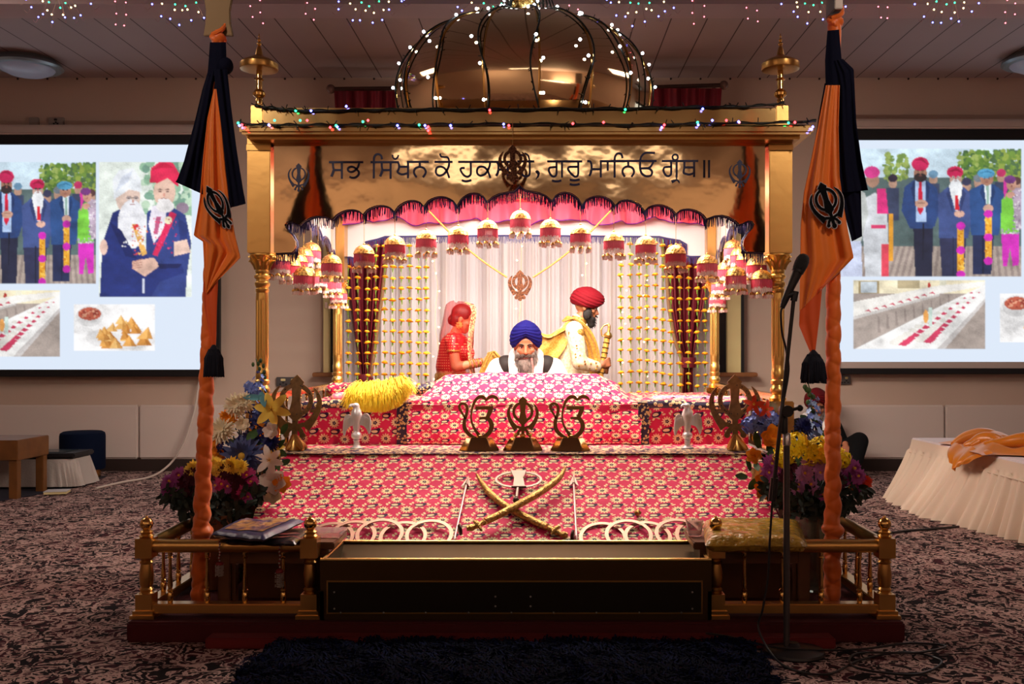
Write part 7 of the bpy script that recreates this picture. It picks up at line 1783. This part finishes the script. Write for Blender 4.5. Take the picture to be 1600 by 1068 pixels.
# ---------------------------------------------------------------- the bride
t = thing('person', 'woman in profile with red veil over her head, red blouse and gold earring', 'person', (0,0,0))
H = head_M((0,-.055,1.548), math.radians(20), 0, .95)
body = head_prims(H, True) + chain([(0,.02,1.40),(0,-.03,1.49)], [.050,.047])
body += chain([(0,.03,.95),(0,.05,1.12),(0,.01,1.30)], [.155,.125,.125]) + [('c',(-.135,.02,1.375),(.135,.02,1.375),.055,.055), ('e',(.07,-.095,1.25),(.06,.06,.06)), ('e',(-.07,-.095,1.25),(.06,.06,.06))]
wr_ = Vector((-.16,-.255,1.175)); wl_ = Vector((.10,-.25,1.16))
body += chain([(-.175,.02,1.37),(-.225,-.02,1.13),tuple(wr_)], [.052,.044,.030]) + chain([(.175,.02,1.37),(.20,-.03,1.14),tuple(wl_)], [.052,.044,.030])
body += hand_prims(wr_, (.15,-1,.25), (.9,-.1,-.3), (.1,.2,1), .75, .9) + hand_prims(wl_, (-.3,-1,.15), (-.9,-.1,-.3), (.1,.2,1), .75, .9)
for sx in (-1, 1): body += chain([(sx*.09,.03,.90),(sx*.09,.02,.50),(sx*.09,.05,.08)], [.10,.06,.042]) + [('e',(sx*.09,-.03,.04),(.04,.115,.04))]
blob('body', body, M_skin2, t, .0075, 2)
face_bits(H, t)
s_ = [('e', H @ Vector(c), r, H.to_quaternion().to_matrix()) for c, r in (((0,.022,.052),(.083,.098,.092)),((0,.045,-.01),(.080,.062,.075)),((0,.085,-.03),(.055,.045,.052)))]
blob('hair', s_, M_hair, t, .008, 3)
bl = chain([(0,.045,1.13),(0,.01,1.30)], [.138,.140]) + [('c',(-.14,.02,1.375),(.14,.02,1.375),.065,.065), ('e',(.07,-.095,1.25),(.070,.068,.068)), ('e',(-.07,-.095,1.25),(.070,.068,.068))]
for sx in (-1, 1): bl += [('c',(sx*.175,.02,1.365),(sx*.195,.005,1.27),.062,.058)]
blob('blouse', bl, M_blouse, t, .010, 3)
m = MB(); m.lathe((-.197,.003,1.262), [(.060,0),(.063,.008),(.060,.016)], 24); m.build('sleeve_hem', M_embro, t)
m = MB(); m.lathe((0,.03,0), [(.150,1.06),(.165,.98),(.21,.8),(.30,.4),(.40,.02),(.38,.02)], 60, rfn=lambda a, z: 1+.035*math.sin(a*22)*max(0,1.05-z)); m.build('skirt', M_skirt, t)
m = MB(); m.lathe((0,.03,0), [(.150,1.075),(.160,1.06),(.163,1.0),(.158,.99)], 40); m.build('waistband', M_embro, t)
e = H @ Vector((-.088,.0,-.055)); m = MB(); m.lathe(e, [(.0,-.006),(.026,-.005),(.030,0),(.026,.005),(0,.006)], 20, ax=Matrix.Rotation(PI/2,3,'Y')); m.tube([e+Vector((0,0,.028)), e+Vector((.004,0,.05))], .004, 6)
for k in range(9): a = 2*PI*k/9; m.ball(e + Vector((-.002, .031*math.cos(a), .031*math.sin(a))), .006, 6, 4)
m.build('earring', M_embro, t)
m = MB()
for i in range(7):
    p = wr_.lerp(Vector((-.225,-.02,1.13)), .06+.075*i); d = (wr_-Vector((-.225,-.02,1.13))).normalized(); m.lathe(p, [(.036+.001*i,-.006),(.040+.001*i,0),(.036+.001*i,.006)], 20, i % 2, ax=d.to_track_quat('Z','Y').to_matrix())
m.build('bangles', [M_embro, M_skirt], t)
# veil: open at the front, from the crown to below the hips
lv = [(1.722,.015,-.02,.02),(1.715,.05,-.09,.05),(1.69,.085,-.165,.09),(1.64,.10,-.185,.115),(1.58,.108,-.180,.122),(1.50,.122,-.165,.135),(1.42,.14,-.155,.215),(1.30,.148,-.15,.265),(1.15,.152,-.16,.290),(1.0,.16,-.19,.285),(.80,.18,-.17,.25),(.6,.21,-.12,.27)]
zs = [-l[0] for l in lv]
def veil(u, v):
    z = lerp(1.722, .6, v**1.4); b_ = interp(-z, zs, [l[1] for l in lv]); f_ = interp(-z, zs, [l[2] for l in lv]); w = interp(-z, zs, [l[3] for l in lv])
    a = lerp(-.70, .70, u)*2*PI*.5*1.30  # 0 at the back
    ca, sa = math.cos(a), math.sin(a); yy = b_*max(0,ca) if ca > 0 else -f_*ca*1.0
    wob = .012*math.sin(a*9+z*5)*min(1,(1.72-z)*3) + .006*math.sin(a*17)
    return Vector((sa*(w+wob), (b_*ca if ca > 0 else -f_*ca) + wob*ca*.6 + .0, z - .02*abs(sa)*(1 if z > 1.6 else .3)))
m = MB(); m.grid(veil, 90, 80); m.build('veil', M_veil, t)
for un in (0, 1):
    m = MB(); m.grid(lambda u, v: veil(lerp(0,.075,u) if un == 0 else lerp(.925,1,u), lerp(.03,1,v)) + Vector((-.004 if un == 0 else .004, -.004, 0)), 6, 70); m.build('veil_border', M_vborder, t, solid=.003)
t.location = (-.775, 8.58, 0); t.rotation_euler = (0,0,PI/2)
# the sash from his shoulder to her hands
hx_ = W(772,556,8.36)
pts = [GR @ Vector((-.135,.035,1.50)), GR @ Vector((-.14,.13,1.46)), GR @ Vector((-.14,.22,1.34)), GR @ Vector((-.12,.34,1.17)), W(830,580,8.5), W(800,590,8.45), W(783,580,8.40), W(776,560,8.37), W(768,549,8.36)]
wd = [.13,.22,.27,.26,.20,.14,.10,.07,.05]; dn = [(.6,.5,.6),(.7,.3,.6),(.72,-.1,-.6),(.5,-.1,-.8),(.1,.1,1),(.1,.1,1),(.7,.1,.7),(1,.1,.3),(1,.1,.2)]
o = ribbon(pts, wd, dn, .006, 'gold_stole', M_shawl, None, 8, 18, .010); tag(o, 'gold stole stretched from the standing man to the hands of the woman', 'stole')
o2 = ribbon([W(767,549,8.355), W(762,562,8.35), W(756,580,8.36), W(752,602,8.37)], [.05,.07,.09,.10], [(1,.1,.3)]*4, .005, 'stole_end', M_shawl, o, 6, 10, .008)
# ---------------------------------------------------------------- person sitting by the wall
t = thing('person', 'person in maroon turban and white scarf sitting by the wall behind the right flowers', 'person', (0,0,0))
H = head_M((0,-.06,.70), math.radians(10), 0, 1.0)
body = head_prims(H) + chain([(0,.0,.54),(0,-.03,.62)], [.058,.052]) + chain([(0,.05,.12),(0,.05,.3),(0,.02,.46)], [.16,.15,.13]) + [('c',(-.15,.0,.50),(.15,.0,.50),.06,.06)]
for sx in (-1, 1):
    body += chain([(sx*.20,.0,.49),(sx*.27,-.08,.28),(sx*.22,-.30,.34)], [.055,.046,.034]) + hand_prims((sx*.22,-.32,.33), (-sx*.2,-1,-.4), (0,-.2,-1), (-sx,0,0), .5)
    body += chain([(sx*.10,.02,.11),(sx*.36,-.30,.37),(sx*.20,-.62,.08)], [.09,.075,.05]) + [('e',(sx*.19,-.68,.045),(.045,.12,.045))]
blob('body', body, M_skin, t, .009, 2); face_bits(H, t); turban(H, t, M_tmar, .122, .13, .17, .03, .04, 0, 6, 1.2)
beard(H, t, M_beardg, [((0,-.072,-.098),(.056,.040,.045)),((.056,-.035,-.058),(.020,.040,.05)),((-.056,-.035,-.058),(.020,.040,.05))], 0)
M_suit = mat('dark_suit', srgb(9,8,11), .85, spec=.2)
su = chain([(0,.05,.12),(0,.05,.3),(0,.02,.46)], [.185,.175,.15]) + [('c',(-.16,.0,.505),(.16,.0,.505),.078,.078)]
for sx in (-1, 1): su += chain([(sx*.20,.0,.495),(sx*.275,-.08,.29),(sx*.225,-.27,.33)], [.080,.070,.055])
blob('jacket', su, M_suit, t, .012, 4)
for sx in (-1, 1): blob('trouser_leg', chain([(sx*.10,.02,.12),(sx*.36,-.30,.37),(sx*.21,-.58,.12)], [.105,.092,.068]), M_suit, t, .012, 3)
m = MB()
for sx in (-1, 1): m.tube(catmull([(sx*.03,.08,.58),(sx*.09,.02,.60),(sx*.08,-.10,.53),(sx*.07,-.17,.42),(sx*.07,-.185,.25)], 6), .035, 10)
m.build('scarf', M_scarf, t)
for sx in (-1, 1): m = MB(); m.ball((sx*.19,-.68,.045), (.05,.13,.05), 14, 10); m.build('shoe', M_black, t)
t.location = (X_(1272,9.9), 9.88, .0)
# ================================================================ light and camera
def area(name, loc, sx, sy, power, col, rot=(0,0,0)):
    l = bpy.data.lights.new(name, 'AREA'); l.shape = 'RECTANGLE'; l.size = sx; l.size_y = sy; l.energy = power; l.color = col
    o = bpy.data.objects.new(name, l); o.location = loc; o.rotation_euler = rot; COL.objects.link(o); return o
R = math.radians
def spot(name, loc, tgt, power, ang, col, r=.08):
    l = bpy.data.lights.new(name, 'SPOT'); l.energy = power; l.spot_size = R(ang); l.spot_blend = .6; l.color = col; l.shadow_soft_size = r
    o = bpy.data.objects.new(name, l); o.location = loc; o.rotation_euler = (Vector(tgt)-Vector(loc)).to_track_quat('-Z','Y').to_euler(); COL.objects.link(o); return o
area('canopy_light', (XC, 5.75, 2.40), 2.2, .12, 88, (1,.88,.74), (R(18),0,0))
area('canopy_light', (XC, 6.6, 2.415), 2.2, 1.0, 46, (1,.86,.70), (0,0,0))
area('canopy_light', (XC, 7.68, 2.40), 2.4, .14, 105, (1,.87,.76), (R(58),0,0))  # added lamp hidden behind the back panel, brightens the drape and the couple
area('unseen_hall_light', (-4.6, 6.2, 4.12), 1.4, 1.4, 34, (1,.80,.70))  # added fill pair out of view, brightens walls and side floors
area('unseen_hall_light', (4.4, 6.2, 4.12), 1.4, 1.4, 34, (1,.80,.70))
area('added_uplight', (-5.8, -3.0, 2.6), 1.0, 3.0, 130, (1,.82,.66), (R(180),0,0))  # added unseen pair, lifts the hall ceiling that the gold banner mirrors
area('added_uplight', (5.8, -3.0, 2.6), 1.0, 3.0, 130, (1,.82,.66), (R(180),0,0))
area('ruffle_fill', (XC, 5.56, 2.245), 1.6, .06, 16, (1,.86,.72), (R(102),0,0))  # added fill hidden behind the banner panel to brighten the ruffle
area('added_wall_wash', (-3.0, -4.6, 4.1), 3.0, .3, 42, (1,.84,.68), (R(-42),0,0))  # added unseen pair, brightens the front wall for the dome's reflections
area('added_wall_wash', (3.0, -4.6, 4.1), 3.0, .3, 42, (1,.84,.68), (R(-42),0,0))
area('unseen_hall_light', (0, -3.6, 4.12), 4.0, .7, 30, (1,.82,.70))  # unseen lamp, widened for a bigger reflection in the dome
spot('flag_fill_spot', (-3.0, 1.6, 4.1), (-1.62, 4.5, 2.2), 185, 34, (1,.84,.72))  # added spots out of view, aimed to brighten the two flags
spot('flag_fill_spot', (2.8, 1.6, 4.1), (1.40, 4.5, 2.2), 185, 34, (1,.84,.72))
w = bpy.data.worlds.new('world'); sc.world = w; w.use_nodes = True
w.node_tree.nodes['Background'].inputs[0].default_value = (.02,.016,.016,1); w.node_tree.nodes['Background'].inputs[1].default_value = 1
cd = bpy.data.cameras.new('camera'); cam = bpy.data.objects.new('camera', cd); COL.objects.link(cam)
cam.location = (0, 0, CH); cam.rotation_euler = (R(90), 0, 0)
cd.sensor_width = 36; cd.sensor_fit = 'HORIZONTAL'; cd.lens = 36*F/1600
cd.shift_x = -(CX-800)/1600; cd.shift_y = (CY-534)/1600; cd.clip_start = .05
sc.camera = cam
vs_ = sc.view_settings; vs_.view_transform = 'Standard'; vs_.look = 'None'; vs_.exposure = 0; vs_.gamma = 1; vs_.use_curve_mapping = False
sc.cycles.max_bounces = 8; sc.cycles.diffuse_bounces = 4; sc.cycles.glossy_bounces = 4; sc.cycles.transmission_bounces = 4; sc.cycles.transparent_max_bounces = 8
sc.cycles.sample_clamp_indirect = 6; sc.cycles.caustics_reflective = False; sc.cycles.caustics_refractive = False
